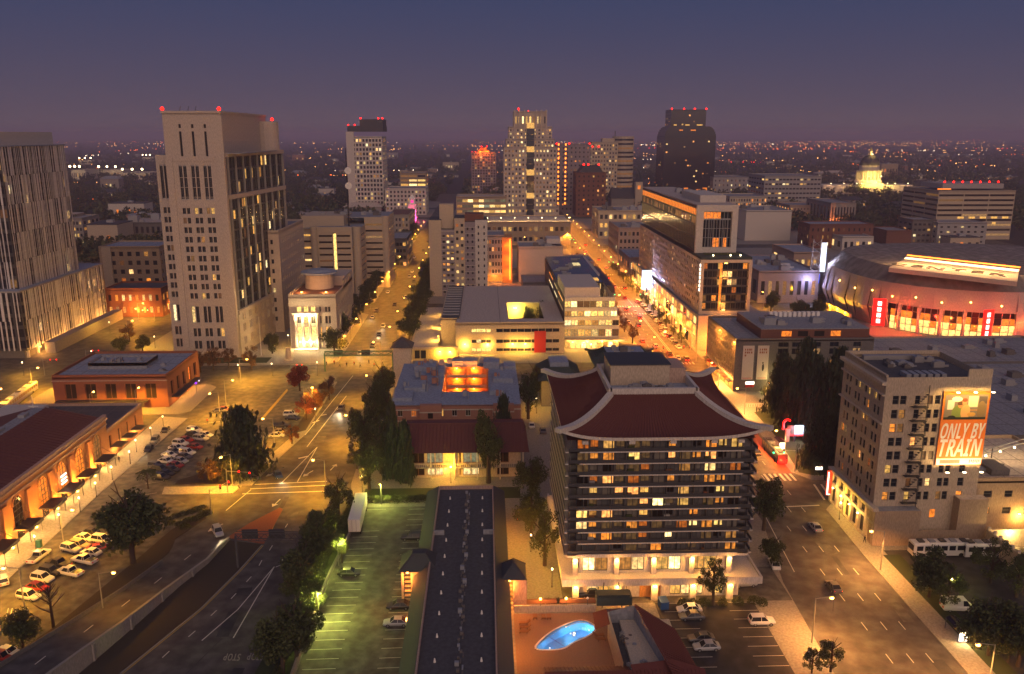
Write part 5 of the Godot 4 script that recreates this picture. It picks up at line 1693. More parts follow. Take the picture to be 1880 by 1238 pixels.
func poster_picture() -> ImageTexture:
	var w := 160
	var h := 104
	var im := Image.create(w, h, false, Image.FORMAT_RGB8)
	im.fill(Color(0.5, 0.47, 0.42))
	var blob := func(cx: float, cy: float, rx: float, ry: float, c: Color) -> void:
		for y in range(maxi(0, int(cy - ry)), mini(h, int(cy + ry) + 1)):
			for x in range(maxi(0, int(cx - rx)), mini(w, int(cx + rx) + 1)):
				if pow((x - cx) / rx, 2) + pow((y - cy) / ry, 2) < 1.0:
					im.set_pixel(x, y, c)
	im.fill_rect(Rect2i(10, 22, 26, 40), Color(0.86, 0.85, 0.8))
	im.fill_rect(Rect2i(88, 6, 36, 46), Color(0.84, 0.83, 0.72))
	im.fill_rect(Rect2i(90, 62, 36, 5), Color(0.75, 0.55, 0.3))
	im.fill_rect(Rect2i(128, 8, 30, 30), Color(0.33, 0.3, 0.3))
	blob.call(44, 18, 20, 11, Color(0.93, 0.92, 0.86))
	blob.call(140, 66, 16, 40, Color(0.52, 0.44, 0.3))
	blob.call(52, 76, 24, 34, Color(0.48, 0.56, 0.27))
	blob.call(60, 44, 10, 12, Color(0.8, 0.55, 0.36))
	blob.call(58, 36, 11, 8, Color(0.35, 0.22, 0.12))
	blob.call(80, 72, 18, 32, Color(0.84, 0.66, 0.42))
	blob.call(74, 32, 9, 12, Color(0.85, 0.6, 0.4))
	blob.call(74, 22, 10, 8, Color(0.5, 0.25, 0.1))
	blob.call(104, 82, 16, 9, Color(0.78, 0.6, 0.28))
	im.fill_rect(Rect2i(0, 94, 160, 10), Color(0.12, 0.15, 0.13))
	blob.call(30, 96, 16, 10, Color(0.1, 0.12, 0.1))
	return ImageTexture.create_from_image(im)

func make_hotels() -> void:
	var p := thing("old_brick_hotel", "nine-storey cream hotel carrying the big orange poster", "hotel", v3(82, 0, -162.5))
	var q := {"wall": M.cream, "lit": 0.16, "mats": ["lit_orange", "lit_warm", "lit_dim"], "each": true, "frame": "concrete_dark", "style": "frame", "recess": 0.3}
	var rows := []
	for k in 8:
		rows.append([9.4 + k * 3.05, 11.3 + k * 3.05])
	facade(p, v3(0, 0, 0), Vector3.RIGHT, 22, 36.6, [[1.7, 3.0], [3.3, 4.6], [6.4, 7.5], [9.0, 10.1], [10.6, 11.7], [13.2, 14.3], [14.6, 15.7], [17.6, 18.9]], rows, q)
	var lq := q.duplicate()
	lq.lit = 0.14
	facade(p, v3(0, 8.2, -20.5), Vector3.BACK, 20.5, 28.4, pairs(4, 0.8, 19.6, 1.15, 0.5), [[1.2, 3.1], [4.25, 6.15], [7.3, 9.2], [10.35, 12.25], [13.4, 15.3], [16.45, 18.35], [19.5, 21.4], [22.6, 24.5]], lq)
	facade(p, v3(22, 0, 0), Vector3.FORWARD, 20.5, 36.6, [], [], q)
	facade(p, v3(22, 0, -20.5), Vector3.LEFT, 22, 36.6, [], [], q)
	bx(p, "roof", M.roof_dark, 0.5, 35.2, -20, 21.2, 35.6, -0.5)
	bx(p, "parapet", M.cream, 0, 36.3, -20.5, 0.5, 37, -0.4)
	bx(p, "parapet", M.cream, 0.5, 36.2, -20.5, 21.2, 37, -20)
	bx(p, "parapet", M.cream, 17, 36.6, -0.4, 22, 38.2, 0)
	bx(p, "cornice", M.cream_pale, -0.9, 34.9, -21, 0.05, 35.6, 0.2)
	bx(p, "cornice", M.cream_pale, -0.5, 32.6, -20.8, 0.03, 32.9, 0.1)
	bx(p, "cornice", M.cream_pale, -0.5, 26.4, -20.8, 0.03, 26.7, 0.1)
	for k in 6:
		bx(p, "rooftop_unit", M.hvac, 5.4 + k * 1.5, 35.6, -5.5, 6.4 + k * 1.5, 36.5, -2.5)
	roof_units(p, 4, 20, -18, -7, 35.6, 9, 0.8)
	bx(p, "skylight_ridge", M.metal, 3, 35.6, -18.6, 15, 36.6, -17.4)
	# street storeys with tall bays along the left side
	var bq := {"wall": M.cream_pale, "each": true, "frame": "metal_dark", "style": "frame_two", "recess": 0.7, "lit": 0.12, "mats": ["lit_warm", "lit_orange"]}
	facade(p, v3(-0.6, 0, -20.8), Vector3.BACK, 23.2, 8.2, grid(6, 0, 0.72, 0.4, 22.8), [[0.5, 4.6], [5.3, 7.3]], bq)
	bx(p, "cornice", M.cream_pale, -1.2, 8.0, -21, 0.1, 8.6, 2.6)
	for k in 4:
		light(p, v3(-1.8, 4.6, -17 + k * 4.4), Color(1.0, 0.74, 0.36), 4.0, 0.2)
		bx(p, "wall_lamp", M.lamp_white, -1.5, 4.7, -17.1 + k * 4.4, -1.2, 4.9, -16.9 + k * 4.4)
	# blank front annex round a light well
	bx(p, "annex", M.tan_wall, -0.6, 0, 0.02, 9.2, 8.0, 2.5)
	bx(p, "annex", M.tan_wall, 17.2, 0, 0.02, 23.4, 10.4, 2.5)
	bx(p, "annex_wall", M.tan_wall, 9.2, 0, 2.1, 17.2, 3.4, 2.5)
	bx(p, "annex_roof", M.roof_grey, -0.4, 8.0, 0.1, 9, 8.06, 2.3)
	bx(p, "annex_roof", M.roof_pale, 17.4, 10.4, 0.1, 23.2, 10.46, 2.3)
	bx(p, "window", M.lit_orange, 12.4, 5.4, 0.01, 13.5, 7.2, 0.06)
	# fire escape
	for k in 8:
		var y := 9.0 + k * 3.05
		var b := MB.new()
		b.span(5.6, y, 0.05, 8.8, y + 0.08, 1.2)
		b.span(5.6, y + 0.9, 1.15, 8.8, y + 0.96, 1.2)
		b.span(5.6, y, 1.12, 5.66, y + 0.95, 1.2)
		b.span(8.74, y, 1.12, 8.8, y + 0.95, 1.2)
		for s in 6:
			b.span(6.0 + s * 0.45, y + 0.3 + s * 0.48, 0.5, 6.5 + s * 0.45, y + 0.36 + s * 0.48, 1.05)
		b.tube(v3(6.0, y + 0.1, 1.1), v3(8.6, y + 3.0, 1.1), 0.04, 0.04, 4)
		put(p, "fire_escape_landing", b.mesh(), M.metal_dark)
	var pipe := MB.new()
	pipe.tube(v3(8.9, 8, 0.5), v3(8.9, 35, 0.5), 0.09, 0.09, 5)
	put(p, "drain_pipe", pipe.mesh(), M.metal_dark)
	# neon blade sign at the far corner
	var ns := thing("blade_sign", "lit vertical neon blade sign on the old hotel corner", "sign", v3(80.6, 0, -181.5))
	bx(ns, "panel", M.sign_red, -0.8, 2.2, -0.15, 0.5, 8.4, 0.15)
	bx(ns, "neon_tube", M.neon_white, -0.6, 2.6, 0.16, -0.3, 8.0, 0.22)
	bx(ns, "neon_tube", M.neon_white, -0.6, 2.3, 0.16, 0.3, 2.5, 0.22)
	# the poster
	var po := thing("orange_poster", "huge orange wall poster lettered ONLY BY TRAIN", "poster", v3(99.0, 0, -162.1))
	bx(po, "panel", M.sign_orange, -4.9, 17.4, -0.12, 4.9, 33.6, 0.0)
	var qm := QuadMesh.new()
	qm.size = v2(8.9, 5.4)
	var pm := StandardMaterial3D.new()
	pm.albedo_texture = poster_picture()
	pm.roughness = 0.7
	put(po, "picture", qm, pm, v3(0, 30.2, 0.02))
	flat_text(po, "lettering", "ONLY BY", 3.5, v3(-0.1, 24.9, 0.03), Basis(v3(0.46, 0, 0), v3(0.13, 0.95, 0), v3(0, 0, 1)), M.sign_white, 0.03)
	flat_text(po, "lettering", "TRAIN", 4.0, v3(-0.1, 21.2, 0.03), Basis(v3(0.55, 0, 0), v3(0.13, 0.95, 0), v3(0, 0, 1)), M.sign_white, 0.03)
	bx(po, "foot_strip", M.sign_white, -4.8, 17.5, 0.0, 4.8, 18.9, 0.02)
	bx(po, "foot_band", M.brick_pale, -4.0, 17.8, 0.02, 0.2, 18.6, 0.03)
	for n in 6:
		bx(po, "foot_glyph", M.sign_blue, 2.2 + n * 0.4, 17.9 + (n % 2) * 0.15, 0.02, 2.45 + n * 0.4, 18.6, 0.03)
	for x in [-3.4, 0.2, 3.8]:
		var arm := MB.new()
		arm.tube(v3(x, 33.4, 0.02), v3(x, 34.2, 2.4), 0.05, 0.05, 4)
		put(po, "lamp_arm", arm.mesh(), M.metal_dark)
		bx(po, "flood_lamp", M.lamp_white, x - 0.3, 34.05, 2.3, x + 0.3, 34.2, 2.6)
		spot(po, v3(x, 34.0, 2.6), v3(x, 29, 0), Color(1.0, 0.78, 0.42), 15.0, 78.0, 0.3)
		var arm2 := MB.new()
		arm2.tube(v3(x, 17.2, 0.02), v3(x, 16.6, 2.2), 0.05, 0.05, 4)
		put(po, "lamp_arm", arm2.mesh(), M.metal_dark)
		bx(po, "flood_lamp", M.lamp_white, x - 0.3, 16.6, 2.1, x + 0.3, 16.75, 2.4)
		spot(po, v3(x, 16.9, 2.5), v3(x, 22, 0), Color(1.0, 0.8, 0.5), 12.0, 78.0, 0.3)
	# neighbour at the right edge
	var nb := block("pale_two_storey_wing", "tan two-storey wing right of the poster hotel", 104, 128, -163, 13.2, 26, {"wall": M.tan_wall, "rows": 2, "cols": 5, "side": 0, "wr": 0.4, "hr": 0.4, "lit": 0.25, "mats": ["lit_orange", "lit_dim"], "each": true, "frame": "concrete_dark", "roof": M.roof_pale, "base": 4.5, "units": 4})
	bx(nb, "stair_hatch", M.concrete_dark, -7, 13.2, 4, -3, 14.6, 10)
	for s in [[-11, 8.5], [-2, 8.5]]:
		bx(nb, "wall_lamp", M.lamp_sodium, s[0], 5.6, 13.1, s[0] + 0.5, 5.8, 13.4)
		light(nb, v3(s[0] + 0.2, 5.2, 14.2), Color(1.0, 0.72, 0.34), 14.0, 0.25)
	var yd := thing("lit_service_yard", "brightly lit stucco service yard at the right edge", "building", v3(114, 0, -153))
	bx(yd, "yard_wall", M.cream, -9, 0, -6, -8.6, 4.2, 6)
	bx(yd, "yard_wall", M.cream, -8.6, 0, -6, 10, 4.2, -5.6)
	bx(yd, "yard_wall", M.cream, 0, 0, -5.6, 0.4, 4.4, 6)
	for k in 6:
		bx(yd, "yard_post", M.cream_pale, -9.1, 4.2, -5.5 + k * 2, -8.5, 5.0, -5.1 + k * 2)
	bx(yd, "yard_lamp", M.lamp_white, -4.5, 3.9, -5.5, -3.9, 4.1, -5.2)
	light(yd, v3(-4.2, 3.6, -4.4), Color(1.0, 0.8, 0.45), 16.0, 0.3)
	var ln := thing("festoon_truss", "sloping truss strung with white bulbs above the right roofs", "lights", v3(115, 0, -176))
	for s in [[-9, 12.5], [0, 15.2], [9, 18]]:
		var b := MB.new()
		b.tube(v3(s[0], 12, 0), v3(s[0], s[1] + 0.5, 0), 0.12, 0.12, 4)
		put(ln, "post", b.mesh(), M.metal_dark)
	var tb := MB.new()
	tb.tube(v3(-9, 13, 0), v3(9, 18.4, 0), 0.15, 0.15, 4)
	tb.tube(v3(-9, 12, 0), v3(9, 17.4, 0), 0.15, 0.15, 4)
	put(ln, "truss", tb.mesh(), M.metal)
	for k in 6:
		put(ln, "bulb", unit("ball"), M.lamp_white, v3(-8 + k * 3.2, 12.0 + k * 0.97, 0.4), Basis.from_scale(Vector3.ONE * 0.22))
		light(ln, v3(-8 + k * 3.2, 12.0 + k * 0.97, 0.4), Color(1.0, 0.82, 0.55), 6.0, 0.2)
	# office with the two hanging banners
	var b := thing("banner_office", "dark five-storey office with two tall pale banners", "office building", v3(83.5, 0, -270))
	var oq := {"wall": M.tan_wall, "each": true, "recess": 0.3, "lit": 0.05, "mats": ["lit_pale", "lit_warm"], "dark": "glass"}
	facade(b, v3(0, 0, -36), Vector3.BACK, 36, 18, grid(14, 0, 0.42, 0.4, 35.6), [[4.8, 6.4], [7.4, 9.0], [10, 11.6], [12.6, 14.2], [15.2, 16.8]], oq)
	facade(b, v3(0, 0, 0), Vector3.RIGHT, 47, 18, [[14.5, 18], [19.2, 22], [26, 29], [32, 35], [40, 42.6]], [[5, 7], [9, 11], [13, 15], [15.6, 17.2]], {"wall": M.concrete_dark, "each": true, "frame": "metal_dark", "style": "frame_two", "lit": 0.12, "mats": ["lit_orange", "lit_dim"], "recess": 0.4})
	facade(b, v3(47, 0, 0), Vector3.FORWARD, 36, 18, [], [], oq)
	flat_roof(b, 0, 47, -36, 0, 18, M.roof_grey, M.concrete_dark, 0.6)
	bx(b, "upper_storey", M.brick_brown, 9, 18, -30, 46, 21.2, -2)
	bx(b, "upper_roof", M.roof_grey, 9, 21.2, -30, 46, 21.5, -2)
	for k in 4:
		bx(b, "upper_window", M.lit_orange if k % 3 == 0 else M.glass_brown, 16 + k * 5.6, 18.8, -2.02, 19.4 + k * 5.6, 20.6, -1.95)
	for k in 11:
		bx(b, "rooftop_fan", M.sign_white, 18 + k * 1.7, 21.5, -22, 19.1 + k * 1.7, 23.2, -20.5)
	roof_units(b, 9, 20, -20, -4, 21.5, 7, 1.3)
	roof_units(b, 24, 45, -18, -4, 21.5, 8, 1.0)
	bx(b, "base_cornice", M.cream, -0.4, 4.0, -36, 0.02, 4.4, 0.1)
	for k in 7:
		bx(b, "shop_window", M.lit_warm if k % 2 else M.lit_orange, -0.06, 0.6, -34 + k * 5, -0.01, 3.4, -31 + k * 5)
		bx(b, "awning", M.sign_red if k % 3 else M.metal_dark, -1.8, 3.4, -34.3 + k * 5, -0.05, 3.6, -30.7 + k * 5)
		light(b, v3(-1.6, 3.0, -32.5 + k * 5), Color(1.0, 0.6, 0.2), 14.0, 0.25)
		bx(b, "shop_lamp", M.lamp_sodium, -0.9, 3.2, -32.7 + k * 5, -0.6, 3.35, -32.3 + k * 5)
	bx(b, "cornice_lamp", M.lamp_sodium, -0.6, 17.2, -0.6, -0.2, 17.4, -0.2)
	light(b, v3(-1.4, 17.0, -0.4), Color(1.0, 0.62, 0.22), 16.0, 0.25)
	light(b, v3(-2.2, 17.0, -18), Color(1.0, 0.62, 0.22), 40.0, 0.25)
	bx(b, "cornice_lamp", M.lamp_sodium, -0.6, 17.2, -18.2, -0.2, 17.4, -17.8)
	for k in 2:
		var bn := thing("hanging_banner", ["left of the two tall pale banners lettered in red", "right of the two tall pale banners, with a figure on it"][k], "banner", v3(88.0 + k * 5.0, 0, -269.7), 0.0, "banners on the dark office")
		bx(bn, "cloth", M.banner_pale, -1.9, 4.4, -0.1, 1.9, 16.2, 0)
		for n in (9 if k == 0 else 8):
			var gx := -1.3 + (n % 4) * 0.7
			bx(bn, "printed_glyph", M.brick, gx, 14.5 - (n / 4) * 1.0, 0.0, gx + 0.35 + 0.1 * (n % 3), 15.2 - (n / 4) * 1.0, 0.01)
		bx(bn, "foot_line", M.sign_red, -1.5, 4.8, 0, 1.5, 5.0, 0.01)
		if k == 1:
			var fg := MB.new()
			fg.ball(v3(0.1, 10.2, 0), v3(0.25, 0.35, 0.02))
			fg.ball(v3(0.2, 8.6, 0), v3(0.4, 1.3, 0.02))
			put(bn, "printed_figure", fg.mesh(), M.lettering_dark)
	bx(b, "entrance_sign", M.sign_red, 4.2, 1.6, 0.02, 7.2, 2.6, 0.1)
	bx(b, "entrance_sign", M.neon_white, 4.2, 2.6, 0.02, 7.2, 3.6, 0.1)
	light(b, v3(15, 4.2, 3.0), Color(1.0, 0.85, 0.5), 30.0, 0.3)
	bx(b, "wall_lamp", M.lamp_white, 14.8, 4.4, 2.4, 15.2, 4.7, 2.8)
	# hotel tower with the framed glass front
	var k := thing("framed_glass_hotel", "pale grid hotel with orange-framed glass front and glazed upper block", "hotel", v3(86, 0, -330))
	var side := {"wall": M.cream, "recess": 0.1, "lit": 0.3, "mats": ["lit_dim", "lit_warm", "lit_dim"], "dark": "glass_brown"}
	facade(k, v3(0, 14.4, -135), Vector3.BACK, 135, 22, grid(46, 0, 0.4, 1, 134), grid(8, 0, 0.5, 0.8, 21.4), side)
	bx(k, "front_frame", M.cream_pale, 0.02, 14.4, -1.5, 20.6, 15.6, 0.5)
	bx(k, "front_frame", M.cream_pale, 0.02, 35.2, -1.5, 20.6, 36.4, 0.5)
	bx(k, "front_frame", M.cream_pale, 0.02, 15.6, -1.5, 1.2, 35.2, 0.5)
	bx(k, "front_frame", M.cream_pale, 19.4, 15.6, -1.5, 20.6, 35.2, 0.5)
	facade(k, v3(1.2, 15.6, -1.4), Vector3.RIGHT, 18.2, 19.6, grid(9, 0, 0.9), grid(6, 0, 0.78), {"wall": M.metal_dark, "each": true, "recess": 0.25, "lit": 0.28, "mats": ["lit_orange", "lit_warm", "lit_dim", "lit_orange"], "frame": "metal_dark", "style": "frame_two"})
	for fl in 6:
		bx(k, "balcony_edge", M.metal_dark, 1.2, 15.6 + fl * 3.27, -1.4, 7.6, 15.9 + fl * 3.27, 0.1)
		bx(k, "balcony_edge", M.metal_dark, 9.4, 15.6 + fl * 3.27, -1.4, 19.4, 15.9 + fl * 3.27, 0.1)
	bx(k, "lit_column", M.lit_orange, 8.1, 15.8, -1.2, 9.0, 35.0, -1.0)
	for fl in 2:
		light(k, v3(10, 18 + fl * 11, 1.6), Color(1.0, 0.6, 0.24), 22.0, 0.4)
		bx(k, "frame_lamp", M.lamp_sodium, 9.5, 15.9 + fl * 19, 0.2, 10.5, 16.1 + fl * 19, 0.45)
	facade(k, v3(20.6, 14.4, 0), Vector3.FORWARD, 135, 22, [], [], side)
	bx(k, "tower_roof", M.roof_dark, 0.3, 36.3, -135, 20.4, 36.6, -0.2)
	bx(k, "roof_rail", M.tile_green, 0.1, 36.4, -16, 20.5, 37.4, 0.3)
	# upper block: glass side, white framed front
	facade(k, v3(0.6, 37.8, -135), Vector3.BACK, 122, 18.6, grid(40, 0, 0.94), [[0.6, 5.4], [6.0, 10.8], [11.6, 14.2], [15.0, 17.6]], {"wall": M.metal_dark, "recess": 0.1, "choose": func(_i: int, j: int) -> Material: return M.lit_orange if j == 3 else (M.lit_dim if j == 2 and rng.randf() < 0.4 else M.glass)})
	bx(k, "upper_frame", M.white_wall, 0.5, 36.9, -14.2, 17.6, 39.6, -12.6)
	bx(k, "upper_frame", M.white_wall, 0.5, 54.4, -14.2, 17.6, 57.0, -12.6)
	bx(k, "upper_frame", M.white_wall, 0.5, 39.6, -14.2, 3.4, 54.4, -12.6)
	bx(k, "upper_frame", M.white_wall, 15.2, 39.6, -14.2, 17.6, 54.4, -12.6)
	facade(k, v3(3.4, 39.6, -14.0), Vector3.RIGHT, 11.8, 14.8, grid(8, 0, 0.9), [[0.1, 3.8], [4.0, 7.6], [7.8, 11.2], [11.8, 14.4]], {"wall": M.metal, "each": true, "recess": 0.12, "choose": func(i: int, j: int) -> Material: return M.lit_orange if (j == 3 and i < 5) or (j == 0 and i in [3, 4, 6]) else M.glass})
	for n in 11:
		bx(k, "mullion", M.metal, 3.5 + n * 1.15, 39.6, -14.0, 3.62 + n * 1.15, 51.4, -13.6)
	bx(k, "upper_roof", M.roof_pale, 0.7, 56.6, -135, 17.4, 57.0, -14.2)
	bx(k, "upper_wall", M.white_wall, 17.3, 37, -135, 17.6, 57, -14.2)
	bx(k, "penthouse", M.white_wall, 5, 57, -60, 16, 60, -26)
	roof_units(k, 6, 16, -100, -62, 57, 6, 1.4)
	for x in [5, 12, 16]:
		put(k, "terrace_lamp", unit("ball"), M.lamp_white, v3(x, 38, -1), Basis.from_scale(Vector3.ONE * 0.3))
	for t in 10:
		bx(k, "rooftop_tree_box", M.leaf_deep, 3 + t * 1.5, 36.6, -9, 4.3 + t * 1.5, 38.0, -6)
	# podium along the street
	bx(k, "podium", M.cream_pale, -0.8, 0, -60, 27, 14.2, 3.4)
	bx(k, "podium_roof", M.roof_grey, -1, 14.2, -60, 26.8, 14.35, 3.2)
	bx(k, "podium", M.cream_pale, -0.8, 0, -150, 27, 11, -60.1)
	facade(k, v3(-1.25, 0, -150), Vector3.BACK, 153, 13.8, grid(26, 0, 0.82, 0.5, 152), [[0.3, 4.6], [5.6, 9.6], [10.4, 13.2]], {"wall": M.cream_pale, "recess": 0.2, "lit": 0.62, "mats": ["lit_warm", "lit_orange", "lit_bright", "lit_dim"], "dark": "glass_brown"})
	bx(k, "wall_panel", M.cream, 4, 5.4, 3.42, 22, 12.6, 3.5)
	bx(k, "base_neon", M.neon_red, 3.4, 3.3, 3.6, 20, 3.45, 3.7)
	bx(k, "shop_window", M.lit_orange, 4, 0.4, 3.42, 20, 2.8, 3.5)
	for n in 7:
		bx(k, "vertical_sign_letter", M.neon_white, -0.35, 33.6 - n * 1.65, -0.5, -0.1, 34.7 - n * 1.65, 0.45)
	for n in 8:
		light(k, v3(-4.5, 5, -6 - n * 17), Color(1.0, 0.62, 0.24), 34.0, 0.4)
		put(k, "street_front_lamp", unit("ball"), M.lamp_sodium, v3(-3.5, 5.6, -6 - n * 17), Basis.from_scale(Vector3.ONE * 0.25))
	for n in 3:
		light(k, v3(4 + n * 8, 5, 8.5), Color(1.0, 0.55, 0.2), 60.0, 0.4)
		put(k, "street_front_lamp", unit("ball"), M.lamp_sodium, v3(4 + n * 8, 5.6, 8.5), Basis.from_scale(Vector3.ONE * 0.25))
	var dc := thing("letter_sign", "round sign of stacked pink and white letters by the crossing", "sign", v3(86.8, 0, -300.6))
	bx(dc, "post", M.metal_dark, -0.15, 0.14, -0.15, 0.15, 2.2, 0.15)
	for n in 4:
		flat_text(dc, "letter", ["D", "O", "C", "O"][n], 2.4, v3(-1.2 + (n % 2) * 2.4, 5.6 - (n / 2) * 2.6, 0), Basis(), M.neon_pink if n < 2 else M.neon_white, 0.2)
	# low roofs of the mall behind the poster hotel
	var ma := thing("mall_hall", "wide flat-roofed mall hall behind the poster hotel", "building", v3(150, 0, -228))
	facade(ma, v3(-44, 0, 35), Vector3.RIGHT, 90, 11.5, [], [], {"wall": M.concrete_dark})
	facade(ma, v3(-44, 0, -34), Vector3.BACK, 69, 11.5, [], [], {"wall": M.concrete_dark})
	flat_roof(ma, -44, 46, -34, 35, 11.5, M.roof_grey, M.concrete_dark, 0.7)
	roof_units(ma, -40, 44, -30, 30, 11.5, 26, 1.1)
	var mc := thing("mall_wing", "pale mall wing with a glazed gable near the arena plaza", "building", v3(165, 0, -282))
	facade(mc, v3(-30, 0, 19), Vector3.RIGHT, 70, 9.5, [], [], {"wall": M.pink_stucco})
	facade(mc, v3(-30, 0, -24), Vector3.BACK, 43, 9.5, [[30, 36]], [[2, 8]], {"wall": M.pink_stucco, "lit": 1.0, "mats": ["lit_warm"]})
	flat_roof(mc, -30, 40, -24, 19, 9.5, M.roof_grey, M.pink_stucco, 0.7)
	roof_units(mc, -28, 38, -20, 16, 9.5, 12, 1.2)
	var tn := thing("market_tent", "white market tent glowing pink at the right edge", "tent", v3(205, 0, -290))
	hip_roof(tn, -12, 14, -7, 7, 6, 9.5, 6, 6.5, M.sign_white)
	for s in [[-11.5, -6.5], [13.5, -6.5], [-11.5, 6.5], [13.5, 6.5], [1, 6.5]]:
		bx(tn, "pole", M.sign_white, s[0] - 0.1, 0.1, s[1] - 0.1, s[0] + 0.1, 6, s[1] + 0.1)
	bx(tn, "lamp_strip", M.neon_pink, -11, 5.4, 6.6, 13, 5.7, 6.7)
	light(tn, v3(-4, 4.5, 8.5), Color(1.0, 0.2, 0.75), 60.0, 0.4)
	light(tn, v3(8, 4.5, 8.5), Color(1.0, 0.5, 0.7), 60.0, 0.4)

func make_arena() -> void:
	var p := thing("round_arena", "round arena with leaning bronze panels and lettered glowing roof", "arena", v3(238, 0, -398))
	var at := func(a: float, k: float, y: float) -> Vector3:
		var c := cos(a)
		var s := sin(a)
		return v3(signf(c) * pow(absf(c), 0.8) * 64 * k, y, signf(s) * pow(absf(s), 0.8) * 61 * k)
	# a runs so that PI is the side facing the left, PI/2 the side facing the camera
	var n := 72
	var glassy := MB.new()
	for i in n:
		var a0 := TAU * i / n
		var a1 := TAU * (i + 1) / n
		var deg := rad_to_deg(a0)
		var entrance := deg > 96.0 and deg < 148.0
		var y0 := 12.0 if entrance else 0.3
		var topy := 21.0
		var b := MB.new()
		var lean := 1.035 + 0.012 * (i % 3)
		var mid := lerpf(a0, a1, 0.5)
		var m0: Vector3 = at.call(a0, lean - 0.01, 9.0)
		var m1: Vector3 = at.call(a1, lean - 0.01, 9.0)
		var t0: Vector3 = at.call(a0, 1.01, topy)
		var t1: Vector3 = at.call(a1, 1.01, topy)
		if entrance:
			m0 = at.call(a0, 1.02, y0)
			m1 = at.call(a1, 1.02, y0)
			b.quad(m1, m0, t0, t1)
		else:
			var l0: Vector3 = at.call(a0, 0.99, y0)
			var l1: Vector3 = at.call(a1, 0.99, y0)
			var ridge: Vector3 = (m0 + m1) * 0.5 * v3(1.012, 1, 1.012)
			b.tri(l1, l0, ridge)
			b.tri(l0, m0, ridge)
			b.tri(m1, l1, ridge)
			b.tri(t0, t1, ridge)
			b.tri(m0, t0, ridge)
			b.tri(t1, m1, ridge)
		put(p, "metal_panel", b.mesh(), M.arena_panel)
	# entrance glazing with columns and lit lobby
	var e0 := deg_to_rad(96.0)
	var e1 := deg_to_rad(150.0)
	for i in 20:
		var a0 := lerpf(e0, e1, i / 20.0)
		var a1 := lerpf(e0, e1, (i + 1) / 20.0)
		for r in 4:
			var g := MB.new()
			g.quad(at.call(a1, 0.985, 0.4 + r * 3.0), at.call(a0, 0.985, 0.4 + r * 3.0), at.call(a0, 0.985, 3.2 + r * 3.0), at.call(a1, 0.985, 3.2 + r * 3.0))
			put(p, "glass_pane", g.mesh(), M[["lit_bright", "lit_bright", "lit_orange", "glass_brown"][clampi(r + (1 if (i * 7) % 3 == 0 else 0), 0, 3)]])
		var mu := MB.new()
		mu.tube(at.call(a0, 0.99, 0.2), at.call(a0, 0.99, 12.4), 0.18, 0.18, 4)
		put(p, "mullion", mu.mesh(), M.metal)
	for k in 6:
		var a := lerpf(e0, e1, (k + 0.4) / 6.0)
		var c := MB.new()
		c.tube(at.call(a, 1.0, 0.2), at.call(a, 1.025, 6.0), 0.9, 0.55, 6)
		c.tube(at.call(a, 1.025, 6.0), at.call(a, 1.01, 12.6), 0.55, 1.0, 6)
		put(p, "column", c.mesh(), M.arena_panel)
	for k in 9:
		var a := lerpf(e0 - 0.1, e1 + 0.05, k / 8.0)
		var lp: Vector3 = at.call(a, 1.1, 7.0)
		light(p, lp, [Color(1.0, 0.42, 0.16), Color(1.0, 0.46, 0.2), Color(1.0, 0.25, 0.16)][k % 3], 42.0, 0.5)
		put(p, "plaza_lamp", unit("ball"), M.neon_orange, lp, Basis.from_scale(Vector3.ONE * 0.3))
	for k in 10:
		var a := lerpf(e0 - 0.2, e1 + 0.5, k / 9.0)
		put(p, "eave_lamp", unit("ball"), M.lamp_sodium, at.call(a, 1.05, 15.5 + (k % 2)), Basis.from_scale(Vector3.ONE * 0.35))
	# roof: sloping collar, raised deck
	var r := MB.new()
	var deck := MB.new()
	for i in n:
		var a0 := TAU * i / n
		var a1 := TAU * (i + 1) / n
		r.quad(at.call(a1, 1.01, 20.5), at.call(a0, 1.01, 20.5), at.call(a0, 0.9, 27), at.call(a1, 0.9, 27))
		deck.tri(v3(0, 27.8, 0), at.call(a1, 0.9, 27), at.call(a0, 0.9, 27))
	put(p, "roof_collar", r.mesh(), M.arena_roof)
	put(p, "roof_deck", deck.mesh(), M.arena_roof)
	# sunken sign deck with letters and light lines
	var org := v3(238, 0, -398)
	var sd := MB.new()
	var c0 := v3(177.8, 0, -361.5) - org
	var c1 := v3(211.9, 0, -323.8) - org
	var c2 := v3(230.7, 0, -352.2) - org
	var c3 := v3(200.3, 0, -391.2) - org
	sd.quad(c0 + UP * 27.9, c1 + UP * 27.9, c2 + UP * 27.9, c3 + UP * 27.9)
	sd.quad(c3 + UP * 26, c3 + UP * 27.9, c2 + UP * 27.9, c2 + UP * 26)
	sd.quad(c0 + UP * 26, c1 + UP * 26, c1 + UP * 27.9, c0 + UP * 27.9)
	put(p, "sign_deck", sd.mesh(), M.cream_pale)
	var along := (c2 - c3).normalized()
	var away := (c3 - c0).normalized()
	var let := [v3(185.9, 0, -369.3), v3(191.9, 0, -364.3), v3(197.2, 0, -358.6), v3(204.3, 0, -353.1), v3(209.6, 0, -347.7), v3(213.9, 0, -341.1)]
	for i in 6:
		flat_text(p, "roof_letter", ["C", "E", "N", "T", "E", "R"][i], 6.5, let[i] - org + UP * 28.0, Basis(along * 1.3, away, UP), M.lettering_dark, 0.2)
	var tb := MB.new()
	tb.tube(c3 + away * 2.2 + UP * 28.9, c2 + away * 2.2 + UP * 28.9, 0.3, 0.3, 6)
	put(p, "sign_light_tube", tb.mesh(), M.neon_orange)
	var trough := MB.new()
	trough.quad(c3 - away * 5.0 + UP * 28.0, c2 - away * 6.0 + UP * 28.0, c2 - away * 0.4 + UP * 28.3, c3 - away * 0.4 + UP * 28.3)
